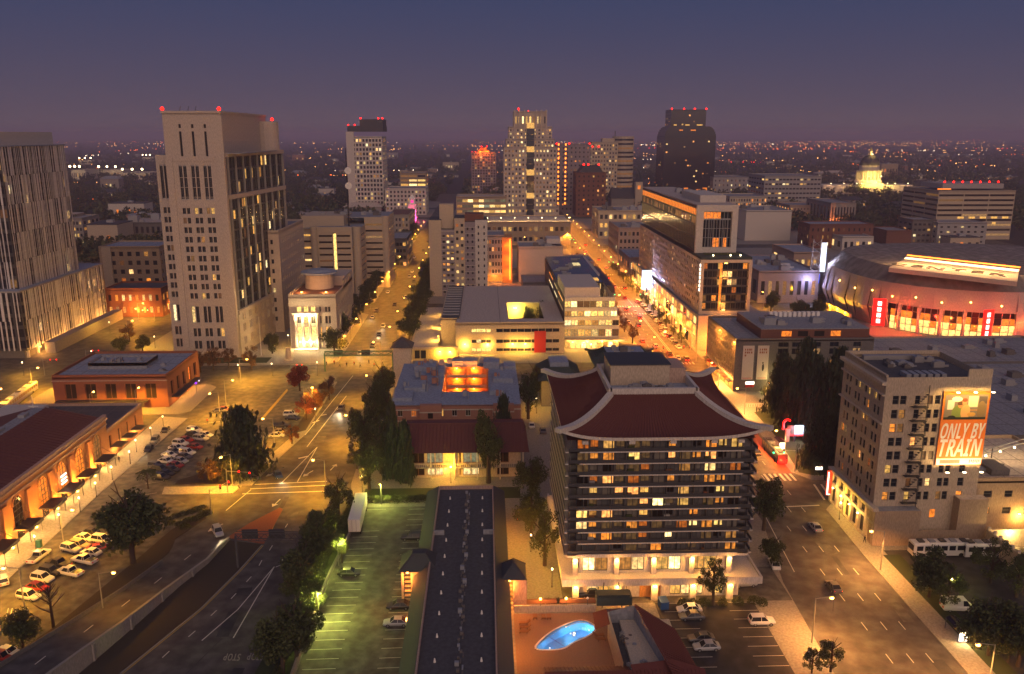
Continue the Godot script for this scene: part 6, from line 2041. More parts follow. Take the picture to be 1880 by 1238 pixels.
	put(p, "sign_light_trough", trough.mesh(), M.lamp_trough)
	for k in 6:
		light(p, c3.lerp(c2, (k + 0.5) / 6.0).lerp(c0.lerp(c1, (k + 0.5) / 6.0), 0.55) + UP * 33.5, Color(1.0, 0.74, 0.46), 60.0, 0.4)
	# red lettered blades on both sides of the entrance
	for k in 2:
		var bl := thing("red_entrance_blade", ["red lit blade sign left of the arena entrance", "red lit blade sign right of the arena entrance"][k], "sign", [v3(182.3, 0, -375.5) * 0.945, v3(216.9, 0, -347.2) * 0.95][k], [-0.5, 0.3][k], "blade signs of the arena")
		bx(bl, "panel", M.neon_red, -2.6, 3.2, -0.4, 2.6, 15.2, 0)
		for t in 4:
			bx(bl, "letter_bar", M.neon_white, -0.8, 4.4 + t * 2.6, 0.02, 0.8, 6.2 + t * 2.6, 0.1)
		light(bl, v3(0, 8, 2.6), Color(1.0, 0.12, 0.05), 30.0, 0.4)
	# video tower at the arena's left shoulder
	var vt := thing("video_tower", "tall video screen tower glowing white at the arena's left", "screen", v3(170, 0, -424))
	for x in [-2.5, 2.5]:
		var lt := MB.new()
		lt.tube(v3(x, 0, 0), v3(x * 0.8, 33, 0), 0.35, 0.3, 4)
		put(vt, "lattice_leg", lt.mesh(), M.metal)
	for k in 9:
		var cr := MB.new()
		cr.tube(v3(-2.5, k * 3.6, 0), v3(2.3, k * 3.6 + 3.4, 0), 0.12, 0.12, 4)
		cr.tube(v3(2.5, k * 3.6, 0), v3(-2.3, k * 3.6 + 3.4, 0), 0.12, 0.12, 4)
		put(vt, "lattice_brace", cr.mesh(), M.metal)
	bx(vt, "screen", M.screen_white, 2.6, 16, -0.4, 5.2, 31, 0)
	bx(vt, "screen", M.neon_blue, -0.4, 10, 0.4, 2.4, 15, 0.6)
	light(vt, v3(4.5, 22, 4), Color(0.85, 0.85, 1.0), 40.0, 1.0)
	light(vt, v3(-4, 12, 4), Color(0.75, 0.75, 1.0), 30.0, 1.0)
	# low wedge hall left of it
	var wd := thing("wedge_canopy", "pale wedge roof rising to the arena's left shoulder", "canopy", v3(196, 0, -452))
	var wm := MB.new()
	wm.quad(v3(-24, 6, 6), v3(12, 20, 6), v3(12, 22, -12), v3(-24, 9, -12))
	wm.quad(v3(-24, 0, 6), v3(12, 0, 6), v3(12, 20, 6), v3(-24, 6, 6))
	put(wd, "roof", wm.mesh(), M.arena_panel)
	# plaza trees lights wall
	var yw := thing("yellow_plaza_wall", "long yellow-lit wall at the foot of the arena", "wall", v3(170, 0, -390.3))
	bx(yw, "wall", M.yellow_stucco, -1, 0.1, -14, 0, 4, 14)
	for z in [-9, 0, 9]:
		bx(yw, "wall_lamp", M.lamp_sodium, -1.4, 3.2, z, -1.1, 3.5, z + 0.3)
		light(yw, v3(-2.2, 3.2, z), Color(1.0, 0.72, 0.2), 30.0, 0.3)


# ---- the skyline -----------------------------------------------------------

func make_far() -> void:
	var W := ["lit_warm", "lit_dim", "lit_pale"]
	# left of the left street
	var et := block("white_grid_tower", "white grid tower with dark stepped crown left of centre", -147.2, -110.9, -932.9, 82.1, 42, {"wall": M.white_wall, "rows": 17, "cols": 10, "side": 7, "wr": 0.62, "hr": 0.6, "lit": 0.16, "mats": W, "roof": M.roof_dark})
	bx(et, "crown", M.roof_dark, -19, 88, -18, 19.5, 94, 18)
	bx(et, "crown", M.roof_dark, -6, 94, -18, 19, 101, 14)
	bx(et, "blank_pier", M.white_wall, -20.2, 0, 20, -12, 88, 21.4)
	for s in [[-18, 95, 17], [-11, 95, 17], [-5, 102, 13], [14, 102, 13], [18.5, 102, 13]]:
		beacon(et, v3(s[0], s[1], s[2]), 1.1)
	block("white_grid_wing", "low white grid wing beside the white grid tower", -108, -63.9, -918.7, 28, 40, {"wall": M.white_wall, "rows": 6, "cols": 11, "side": 6, "wr": 0.5, "hr": 0.55, "lit": 0.2, "mats": W})
	block("lit_garage", "small garage lit yellow on its left, behind the white wing", -120.5, -83.4, -1209.3, 31.9, 40, {"wall": M.tan_wall, "rows": 5, "cols": 3, "side": 3, "wr": 0.9, "hr": 0.45, "lit": 0.5, "mats": ["lit_warm", "lit_bright", "lit_dim"]})
	var ch := thing("pink_clock_tower", "small civic clock tower floodlit bright pink", "tower", v3(-73.7, 0, -859))
	bx(ch, "shaft", M.sign_white, -4, 0, -4, 4, 17, 4)
	bx(ch, "belfry", M.sign_white, -3, 17, -3, 3, 22, 3)
	hip_roof(ch, -3.4, 3.4, -3.4, 3.4, 22, 26, 3, 3, M.sign_white)
	bx(ch, "clock_lamp", M.neon_pink, -1.2, 18.2, 3.02, 1.2, 20.6, 3.1)
	for x in [-5, 5]:
		light(ch, v3(x, 4, 7.5), Color(1.0, 0.2, 0.5), 150.0, 0.5)
		put(ch, "flood_lamp", unit("ball"), M.neon_pink, v3(x, 4, 7.5), Basis.from_scale(Vector3.ONE * 0.4))
	block("civic_annex", "long flat civic annex with dark roof left of the pink clock tower", -81.2, -63.2, -699.9, 19.8, 60, {"wall": M.concrete, "rows": 4, "cols": 6, "side": 10, "lit": 0.15, "mats": W, "roof": M.brick_brown})
	block("glass_annex", "small annex with one bright window band above the left street", -65.5, -51.3, -547, 18.6, 40, {"wall": M.concrete_dark, "rows": 4, "cols": 6, "side": 7, "wr": 0.8, "lit": 0.3, "mats": ["lit_orange", "lit_warm"], "roof": M.roof_grey})
	# centre
	var oc := block("orange_crown_tower", "grey tower topped by an orange-lit crown", -19.9, 16.2, -1251.1, 59.6, 40, {"wall": M.mauve_wall, "rows": 15, "cols": 9, "side": 6, "wr": 0.55, "hr": 0.6, "lit": 0.15, "mats": ["lit_orange", "lit_warm", "lit_dim"]})
	bx(oc, "crown", M.orange_wall, -9, 58, -14, 9, 63, 16)
	bx(oc, "crown", M.orange_wall, -5, 63, -10, 5, 66.5, 12)
	light(oc, v3(-5, 61, 24), Color(1.0, 0.4, 0.06), 130.0, 0.8)
	light(oc, v3(6, 61, 24), Color(1.0, 0.4, 0.06), 130.0, 0.8)
	bx(oc, "crown_lamp", M.neon_orange, -6, 60.4, 22, 7, 60.9, 22.5)
	for x in [-17, -12, -3, 5]:
		beacon(oc, v3(x, 60 if x < -10 else 68, 15), 1.2)
	block("yellow_parking_garage", "long parking garage glowing yellow-green inside", -29.6, 21.6, -862.4, 23.1, 40, {"wall": M.tan_wall, "rows": 4, "cols": 9, "side": 3, "wr": 0.94, "hr": 0.5, "lit": 0.9, "mats": ["lit_bright", "lit_warm", "lit_cool"], "roof": M.roof_pale})
	var rt := thing("cream_stepped_tower", "tall cream stepped tower with a glazed central strip", "tower", v3(46, 0, -880))
	var rq := {"wall": M.stone, "lit": 0.34, "mats": ["lit_warm", "lit_pale", "lit_bright", "lit_dim"], "recess": 0.3, "each": true, "wr": 0.46, "hr": 0.5, "roof": M.roof_grey, "edge": 0.4}
	for t in [[-30, 30, -24, 11, 0, 12, 2, 17], [-27, 27, -22, 12, 12, 72, 13, 15], [-24.5, 24.5, -20, 11, 72, 80, 2, 14], [-22, 22, -18, 10, 80, 92, 3, 12], [-17, 17, -12, 8, 92, 107, 1, 9]]:
		rq.rows = t[6]
		rq.cols = t[7]
		rq.side = 8
		rq.base = 0.4
		if t[4] > 60: rq.each = false
		mass(rt, t[0], t[1], t[2], t[3], t[4], t[5], rq)
	for y in 16:
		bx(rt, "central_glass", [M.glass_blue, M.glass_blue, M.lit_cool, M.lit_warm][(y * 5) % 4] if y % 4 == 3 else M.glass_blue, -3.8, 4 + y * 5.8, 12.1, 3.8, 9.4 + y * 5.8, 12.6)
	for x in [-16, -11, -6, 6, 11, 16]:
		bx(rt, "crown_fin", M.stone, x - 0.8, 80, 10.02, x + 0.8, 109, 10.6)
	beacon(rt, v3(-12, 110, 7), 1.3)
	beacon(rt, v3(-2, 107.5, 7), 1.1)
	beacon(rt, v3(-11, 108, 6), 1.1)
	var pl := block("arcade_hall", "long cream hall with lit roof edge below the stepped tower", 0.2, 67.1, -661.2, 17.6, 55, {"wall": M.tan_wall, "rows": 2, "cols": 16, "side": 6, "wr": 0.6, "hr": 0.4, "lit": 0.25, "mats": ["lit_dim", "lit_warm"], "roof": M.roof_pale})
	for k in 7:
		light(pl, v3(-32 + k * 10.8, 21.5, 20), Color(1.0, 0.8, 0.5), 36.0, 0.4)
		bx(pl, "roof_lamp", M.lamp_white, -32.3 + k * 10.8, 20.5, 20.3, -31.7 + k * 10.8, 20.9, 20.8)
	var ls := block("lamp_striped_tower", "brown tower striped with two columns of orange lamps", 80.5, 118.4, -959.3, 73.8, 36, {"wall": M.mauve_wall, "rows": 15, "cols": 8, "side": 5, "wr": 0.35, "hr": 0.4, "lit": 0.12, "mats": ["lit_orange", "lit_dim"]})
	for c in [-17, -9]:
		for k in 14:
			bx(ls, "lamp_panel", M.neon_orange, c - 0.7, 8 + k * 5.0, 18.02, c + 0.7, 10.2 + k * 5.0, 18.2)
	for x in [-19, -5, 18]:
		beacon(ls, v3(x, 74.9, 17), 1.4)
	var ek := block("brown_brick_tower", "brown brick tower with dark hipped roof and red beacons", 96, 127.3, -893.9, 45.5, 34, {"wall": M.brick_brown, "rows": 9, "cols": 6, "side": 5, "wr": 0.34, "hr": 0.4, "lit": 0.14, "mats": ["lit_orange", "lit_warm"], "roof": M.tile_slate})
	hip_roof(ek, -14, 15, -14, 15, 43, 53, 6, 6, M.tile_slate)
	for x in [-7, -2, 9]:
		beacon(ek, v3(x, 54, 6), 1.3)
	var ro := block("banded_office_tower", "pale office tower with a round banded corner", 137.1, 171.4, -1101.5, 74.8, 36, {"wall": M.cream, "rows": 15, "cols": 9, "side": 5, "wr": 0.5, "hr": 0.5, "lit": 0.35, "mats": ["lit_warm", "lit_pale", "lit_dim"]})
	var rcx := 26.0
	for k in 15:
		var b := MB.new()
		b.tube(v3(rcx, 4 + k * 5.4, 2), v3(rcx, 7 + k * 5.4, 2), 14, 14, 22, true)
		put(ro, "round_band", b.mesh(), M.cream)
		var g := MB.new()
		g.tube(v3(rcx, 1.6 + k * 5.4, 2), v3(rcx, 4 + k * 5.4, 2), 13.4, 13.4, 22)
		put(ro, "window_band", g.mesh(), M.lit_dim if k % 3 == 0 else M.glass)
	bx(ro, "penthouse", M.cream, -2, 74.8, -8, 20, 80.2, 8)
	bx(ro, "mast", M.metal_dark, 15, 80.2, 0, 16, 89.7, 1)
	beacon(ro, v3(-16, 70, 18.5), 1.2)
	beacon(ro, v3(-8, 70, 18.5), 1.2)
	# cathedral
	var ca := thing("cathedral", "small stone cathedral with a lit bell tower", "church", v3(158.3, 0, -943.7))
	bx(ca, "nave", M.concrete, -18, 0, -20, 10, 16, 6)
	hip_roof(ca, -19, 11, -21, 7, 16, 27, 2, 13.5, M.tile_slate)
	bx(ca, "bell_tower", M.cream, 8, 0, 0, 16, 34, 8)
	var sp := MB.new()
	sp.tube(v3(12, 34, 4), v3(12, 46, 4), 5, 0.3, 4)
	put(ca, "spire", sp.mesh(), M.tile_slate)
	bx(ca, "belfry_opening", M.lit_orange, 10.5, 26, 8.02, 13.5, 30, 8.1)
	block("blue_sign_block", "pale low block with a thin blue sign band", 172.9, 198.2, -949.7, 16.4, 40, {"wall": M.white_wall, "rows": 2, "cols": 5, "lit": 0.2, "mats": W})
	var mb := block("long_shop_block", "long pale shop block with lit upper windows along the right street", 94.4, 146.4, -701.3, 22.7, 45, {"wall": M.cream, "rows": 3, "cols": 13, "side": 6, "wr": 0.6, "hr": 0.5, "lit": 0.3, "mats": ["lit_pale", "lit_dim", "lit_warm"], "roof": M.roof_grey, "units": 6, "unit_size": 2.0})
	block("pink_cornice_block", "pinkish four-storey block with paired windows beside the right street", 91.6, 121.3, -576.1, 21.9, 46, {"wall": M.pink_stucco, "rows": 4, "cols": 10, "side": 8, "wr": 0.55, "hr": 0.5, "lit": 0.06, "mats": W, "each": true, "roof": M.roof_grey, "units": 5, "unit_size": 1.4})
	block("low_blue_roof_shops", "low shops with blue-grey roof in front of the pinkish block", 83.8, 102.5, -484.2, 14.5, 40, {"wall": M.mauve_wall, "rows": 2, "cols": 8, "lit": 0.5, "mats": ["lit_orange", "lit_warm"], "roof": M.roof_blue})
	var bs := thing("street_screen", "bright white video screen above the right street", "screen", v3(83.1, 0, -425.4))
	bx(bs, "post", M.metal_dark, -0.4, 0.1, -0.4, 0.4, 8, 0.4)
	bx(bs, "screen", M.screen_white, -2.6, 7, -0.2, 2.6, 17, 0.2)
	light(bs, v3(-1, 12, 3), Color(0.75, 0.75, 1.0), 120.0, 0.8)
	# black tower
	var bt := thing("black_glass_tower", "tall black glass tower with rounded shoulders and narrow top", "tower", v3(286, 0, -1215))
	var gq := {"wall": M.glass, "lit": 0.03, "mats": ["lit_orange", "lit_warm", "lit_dim"], "dark": "glass_brown", "recess": 0.1, "wr": 0.7, "hr": 0.5, "rows": 22, "cols": 22, "side": 14, "roof": M.roof_dark, "edge": 2.0}
	mass(bt, -36, 36, -30, 24, 0, 82, gq)
	var sh := MB.new()
	var prev := [-36.0, 82.0]
	for i in range(1, 7):
		var a := PI * 0.5 * i / 6.0
		var x := -36.0 + 9.0 * (1.0 - cos(a))
		var y := 82.0 + 14.0 * sin(a)
		sh.span(x, prev[1], -28, -x, y, 24.0 - i * 0.3)
		prev = [x, y]
	put(bt, "shoulder", sh.mesh(), M.glass)
	gq.rows = 5
	gq.cols = 14
	gq.lit = 0.03
	mass(bt, -27, 22, -20, 18, 96, 118, gq)
	for k in 5:
		bx(bt, "lit_band", M.lit_orange if k % 2 else M.lit_warm, -24 + k * 8, 97 - (k % 2) * 7, 23.9, -20 + k * 9, 98.6 - (k % 2) * 7, 24.3)
	for x in [-26, -9, 6, 22]:
		beacon(bt, v3(x, 119.6, 17), 1.6)
	for k in 6:
		bx(bt, "lobby_light", M.lit_orange, -24 + k * 9, 4, 24.1, -18 + k * 9, 8 + (k % 3) * 2, 24.5)
	# right of the black tower
	block("pale_state_block", "pale block with few windows right of the black tower", 316.8, 369, -1173.9, 26.9, 60, {"wall": M.grey_wall, "rows": 4, "cols": 9, "side": 5, "wr": 0.3, "hr": 0.4, "lit": 0.2, "mats": W})
	block("lit_column_block", "cream block lit along its column front behind the hotel", 262, 302.8, -900.8, 19.7, 50, {"wall": M.cream_pale, "rows": 4, "cols": 14, "side": 6, "wr": 0.5, "hr": 0.6, "lit": 0.35, "mats": ["lit_orange", "lit_dim"]})
	block("blank_white_cube", "blank white cube building right of the hotel", 213, 250.6, -682.9, 24, 50, {"wall": M.white_wall, "rows": 0, "cols": 0, "side": 0, "roof": M.roof_grey, "units": 3, "unit_size": 2.0})
	block("stepped_grey_office", "wide grey office with stepped top left of the domed capitol", 322, 388.6, -972.6, 38, 60, {"wall": M.grey_wall, "rows": 7, "cols": 16, "side": 6, "wr": 0.75, "hr": 0.35, "lit": 0.12, "mats": ["lit_warm", "lit_pale"]})
	block("pink_lit_block", "pinkish block with lit corner below the stepped grey office", 296.5, 329.4, -814.7, 17.4, 40, {"wall": M.pink_stucco, "rows": 4, "cols": 10, "side": 5, "wr": 0.3, "hr": 0.4, "lit": 0.4, "mats": ["lit_orange", "lit_warm"]})
	var li := block("columned_library", "classical columned block lit from below near the capitol trees", 316.7, 340.1, -765.7, 23.4, 60, {"wall": M.concrete, "rows": 1, "cols": 8, "side": 7, "wr": 0.45, "hr": 0.8, "lit": 0.0, "roof": M.roof_grey})
	light(li, v3(-8, 2, 36), Color(1.0, 0.5, 0.2), 200.0, 0.4)
	bx(li, "flood_lamp", M.lamp_sodium, -8.3, 1.2, 35.7, -7.7, 1.6, 36.3)
	# domed capitol
	var cp := thing("domed_capitol", "capitol with a tall dome floodlit gold", "capitol", v3(565.5, 0, -1233.2))
	bx(cp, "wing", M.white_wall, -72, 0, -30, 62, 13, 4)
	bx(cp, "portico", M.white_wall, -14, 0, 4, 14, 16, 12)
	for k in 16:
		bx(cp, "wing_pilaster", M.white_wall, -70 + k * 8.6, 1, 4.01, -68 + k * 8.6, 13, 4.8)
	var dm := MB.new()
	dm.tube(v3(0, 12, -8), v3(0, 20, -8), 19, 18.5, 24, true)
	put(cp, "drum", dm.mesh(), M.white_wall)
	var dm2 := MB.new()
	dm2.tube(v3(0, 33, -8), v3(0, 41, -8), 14, 14, 24, true)
	put(cp, "upper_drum", dm2.mesh(), M.white_wall)
	var dm3 := MB.new()
	dm3.tube(v3(0, 56, -8), v3(0, 62, -8), 3.2, 2.8, 10, true)
	put(cp, "lantern", dm3.mesh(), M.white_wall)
	for k in 18:
		var a := TAU * k / 18.0
		var cl := MB.new()
		cl.tube(v3(cos(a) * 16.5, 20, -8 + sin(a) * 16.5), v3(cos(a) * 16.5, 33, -8 + sin(a) * 16.5), 1.0, 0.9, 6)
		put(cp, "colonnade_column", cl.mesh(), M.white_wall)
	var inn := MB.new()
	inn.tube(v3(0, 20, -8), v3(0, 33, -8), 13, 13, 20)
	inn.tube(v3(0, 32.6, -8), v3(0, 33.6, -8), 18, 18, 24, true)
	put(cp, "inner_drum", inn.mesh(), M.white_wall)
	var cu := MB.new()
	for i in 7:
		var a0 := PI * 0.5 * i / 7.0
		var a1 := PI * 0.5 * (i + 1) / 7.0
		cu.tube(v3(0, 41 + 15 * sin(a0), -8), v3(0, 41 + 15 * sin(a1), -8), 14 * cos(a0), maxf(14 * cos(a1), 2.5), 20)
	put(cp, "dome", cu.mesh(), M.roof_dark)
	var tipm := MB.new()
	tipm.tube(v3(0, 62, -8), v3(0, 67, -8), 3.0, 0.2, 10)
	put(cp, "lantern_roof", tipm.mesh(), M.yellow_stucco)
	for s in [[-20, 16, 16, 420.0], [18, 16, 16, 420.0], [0, 18, 20, 380.0], [-9, 26, 14, 130.0], [9, 26, 14, 130.0], [0, 57, -1, 60.0]]:
		light(cp, v3(s[0], s[1], s[2]), Color(1.0, 0.8, 0.36), s[3], 0.8)
		put(cp, "flood_lamp", unit("ball"), M.lamp_white, v3(s[0], s[1], s[2]), Basis.from_scale(Vector3.ONE * 0.5))
	for k in 7:
		light(cp, v3(-62 + k * 19, 15.5, 9), Color(1.0, 0.72, 0.5), 50.0, 0.6)
		put(cp, "flood_lamp", unit("ball"), M.lamp_white, v3(-62 + k * 19, 15.5, 9), Basis.from_scale(Vector3.ONE * 0.5))
	# far right
	var br := block("banded_brown_office", "wide banded brown office with red beacons on its roof", 372, 436.1, -684.9, 39.4, 60, {"wall": M.cream, "rows": 9, "cols": 3, "side": 3, "wr": 0.97, "hr": 0.42, "lit": 0.12, "mats": ["lit_dim"], "dark": "glass_brown", "roof": M.roof_grey, "base": 2.0, "edge": 0.2})
	bx(br, "penthouse", M.grey_wall, -22, 41, -20, 30, 45, 16)
	for k in 7:
		beacon(br, v3(-20 + k * 7.6, 46.5, 15), 1.0)
	for k in 5:
		bx(br, "lit_window", M.lit_warm, -14 + k * 9.4, 17.4, 30.02, -9 + k * 9.4, 19, 30.3)
		bx(br, "lit_window", M.lit_warm, -18 + k * 8.4, 12.6, 30.02, -15 + k * 8.4, 14.4, 30.3)
	bx(br, "roof_edge_light", M.neon_orange, -33, 41.3, 29, -22, 41.7, 29.5)
	block("grey_hotel_slab", "grey slab with paired small windows in front of the banded office", 355.5, 395, -650.4, 17.2, 24, {"wall": M.grey_wall, "rows": 4, "cols": 7, "side": 3, "wr": 0.4, "hr": 0.35, "lit": 0.12, "mats": W, "each": true})
	block("dark_glass_slab", "dark slab with a lit top floor left of the grey slab", 339.2, 358.7, -658, 18.6, 24, {"wall": M.concrete_dark, "rows": 4, "cols": 5, "side": 3, "wr": 0.6, "hr": 0.4, "lit": 0.2, "mats": W})
	block("brown_blank_block", "small brown block with a pale blank wall", 316.1, 336.2, -652, 10.8, 30, {"wall": M.brick_brown, "rows": 0, "cols": 0, "side": 0})
	block("row_apartments", "row of dark apartments with scattered lit windows behind the arena", 247.5, 296.6, -634.1, 17.9, 24, {"wall": M.brick_brown, "rows": 3, "cols": 12, "side": 4, "wr": 0.3, "hr": 0.45, "lit": 0.35, "mats": W, "roof": M.roof_blue})
	block("white_low_hall", "low white hall with lit entrance behind the arena", 265.5, 289, -615.4, 10.6, 24, {"wall": M.white_wall, "rows": 1, "cols": 5, "side": 2, "lit": 0.6, "mats": ["lit_warm"]})
	block("grey_club_hall", "low grey hall with blue-grey roof left of the arena", 140.6, 172.1, -423.1, 16, 60, {"wall": M.mauve_wall, "rows": 1, "cols": 8, "side": 5, "lit": 0.2, "mats": W, "roof": M.roof_blue, "units": 8, "unit_size": 1.6})
	block("round_cinema", "low pale cinema block left of the video tower", 190.6, 210.2, -510.4, 13.6, 40, {"wall": M.pink_stucco, "rows": 1, "cols": 5, "side": 3, "lit": 0.5, "mats": ["lit_warm", "lit_pale"], "roof": M.roof_blue})
	# centre-left towers between the streets
	var rs := thing("cream_slab_tower", "apartment slab striped in cream, mauve and white", "tower", v3(-3, 0, -446))
	for s in [[-27, -20.5, 41, "cream", 2, 0.0, 0.0], [-20.5, -13.5, 36, "mauve_wall", 3, 0.3, 0.6], [-13.5, -8, 42, "cream", 2, 0.5, 0.5], [-8, -2.5, 40, "mauve_wall", 2, 0.04, 0.35], [-2.5, 4, 41, "white_wall", 2, 0.03, 0.25]]:
		var sq := {"wall": M[s[3]], "recess": 0.3, "lit": s[5], "mats": ["lit_orange", "lit_warm", "lit_pale"], "each": true}
		var w: float = s[1] - s[0]
		facade(rs, v3(s[0], 0, 0), Vector3.RIGHT, w, s[2], grid(s[4], w, s[6], 0.2, w - 0.2) if s[6] > 0.0 else [], grid(11, 0, 0.42, 1, s[2] - 2) if s[6] > 0.0 else [], sq)
		bx(rs, "roof", M.roof_dark, s[0], s[2] - 0.3, -18, s[1], s[2] + 0.2, -0.2)
		bx(rs, "side_wall", M[s[3]], s[0] + 0.05, 0, -18, s[1] - 0.05, s[2] - 0.4, -0.4)
	bx(rs, "stair_tower", M.cream, -21.5, 36, -12, -14, 49, -4)
	bx(rs, "penthouse", M.brick_brown, -8, 40, -14, 2, 44, -2)
	for fl in 11:
		bx(rs, "floor_line", M.white_wall, -20.5, 3.1 + fl * 3.2, 0.02, -13.5, 3.3 + fl * 3.2, 0.3)
		bx(rs, "floor_line", M.white_wall, -8, 3.1 + fl * 3.4, 0.02, -2.5, 3.3 + fl * 3.4, 0.3)
	var gg := block("grey_grid_block", "grey grid block beside the orange neon slab", -0.6, 10.9, -487, 27.5, 26, {"wall": M.grey_wall, "rows": 6, "cols": 6, "side": 4, "wr": 0.55, "hr": 0.5, "lit": 0.1, "mats": ["lit_orange", "lit_warm"], "each": true})
	bx(gg, "shop_front", M.lit_orange, -6, 1, 13.05, 5, 5, 13.2)
	light(gg, v3(0, 4, 17), Color(1.0, 0.6, 0.25), 26.0, 0.4)
	var os := thing("orange_neon_slab", "thin orange slab edged by a blazing vertical neon line", "building", v3(12.5, 0, -486.8))
	bx(os, "slab", M.orange_wall, -3, 0, -16, 3, 27, 0)
	bx(os, "neon_line", M.neon_orange, 1.4, 2, 0.05, 2.0, 26, 0.5)
	for y in [6, 14, 22]:
		light(os, v3(0.8, y, 2.2), Color(1.0, 0.5, 0.15), 14.0, 0.4)
	var bb := block("blank_cream_block", "blank cream block behind the stepped white office", 19.3, 45.3, -488, 20.6, 26, {"wall": M.cream_pale, "rows": 0, "cols": 0, "side": 0, "roof": M.roof_grey, "units": 4, "unit_size": 1.5})
	bx(bb, "roof_screen", M.white_wall, 4, 22, -8, 12, 25, 6)
	block("low_cream_block", "lower cream block right of the blank cream block", 46.5, 65.4, -500.7, 10, 26, {"wall": M.cream_pale, "rows": 1, "cols": 6, "side": 3, "wr": 0.6, "hr": 0.3, "lit": 0.0, "roof": M.roof_blue, "units": 5, "unit_size": 1.4})
	block("low_loading_hall", "low dark hall under the blank cream block", 19.9, 35.2, -443.7, 7.4, 24, {"wall": M.mauve_wall, "rows": 1, "cols": 4, "side": 2, "lit": 0.2, "roof": M.roof_grey})
	# far left, beyond the towers
	block("far_grey_hall", "grey hall with a white roof box between the two left towers", -286.9, -252.4, -664.1, 17.8, 40, {"wall": M.concrete_dark, "rows": 2, "cols": 8, "side": 6, "wr": 0.5, "hr": 0.6, "lit": 0.02, "mats": W, "roof": M.roof_pale, "units": 2, "unit_size": 3.0})
	block("far_cream_house", "small cream gabled house lit at night beyond the striped tower", -325.7, -313.2, -707.7, 11.3, 20, {"wall": M.cream_pale, "rows": 2, "cols": 3, "side": 2, "wr": 0.4, "lit": 0.5, "mats": W})
	block("far_concrete_office", "concrete office peeping out behind the striped tower", -327.8, -316.8, -672.4, 20.6, 30, {"wall": M.concrete, "rows": 4, "cols": 4, "side": 4, "wr": 0.6, "hr": 0.5, "lit": 0.2, "mats": W})
	var sheds := [[-798.6, -771.7, -1674.2, 17.6], [-785.8, -735.6, -1758, 14.1], [-703.7, -647.6, -1670.7, 12.4], [-1184.2, -1135.6, -2536.2, 10.9], [-1120.6, -1085.4, -2843, 12.2]]
	var shed_labels := ["floodlit industrial shed nearest the striped tower", "long floodlit works building in the left distance", "long pale floodlit roof in the left distance", "far floodlit hall above the industrial sheds", "small far floodlit hall beside the courthouse tower"]
	for i in sheds.size():
		var s: Array = sheds[i]
		var b := block("floodlit_shed", shed_labels[i], s[0], s[1], s[2], s[3], 60, {"wall": M.cream_pale, "rows": 1, "cols": 8, "side": 0, "lit": 0.3, "roof": M.roof_pale, "category": "shed", "group": "floodlit sheds in the left distance"})
		for k in 3:
			var lx: float = lerpf(s[0], s[1], (k + 0.5) / 3.0) - (s[0] + s[1]) * 0.5
			light(b, v3(lx, s[3] + 8, 42), Color(1.0, 0.75, 0.42), 700.0, 1.5)
			put(b, "flood_lamp", unit("ball"), M.lamp_white, v3(lx, s[3] + 8, 42), Basis.from_scale(Vector3.ONE * 2.0))
	far_city()

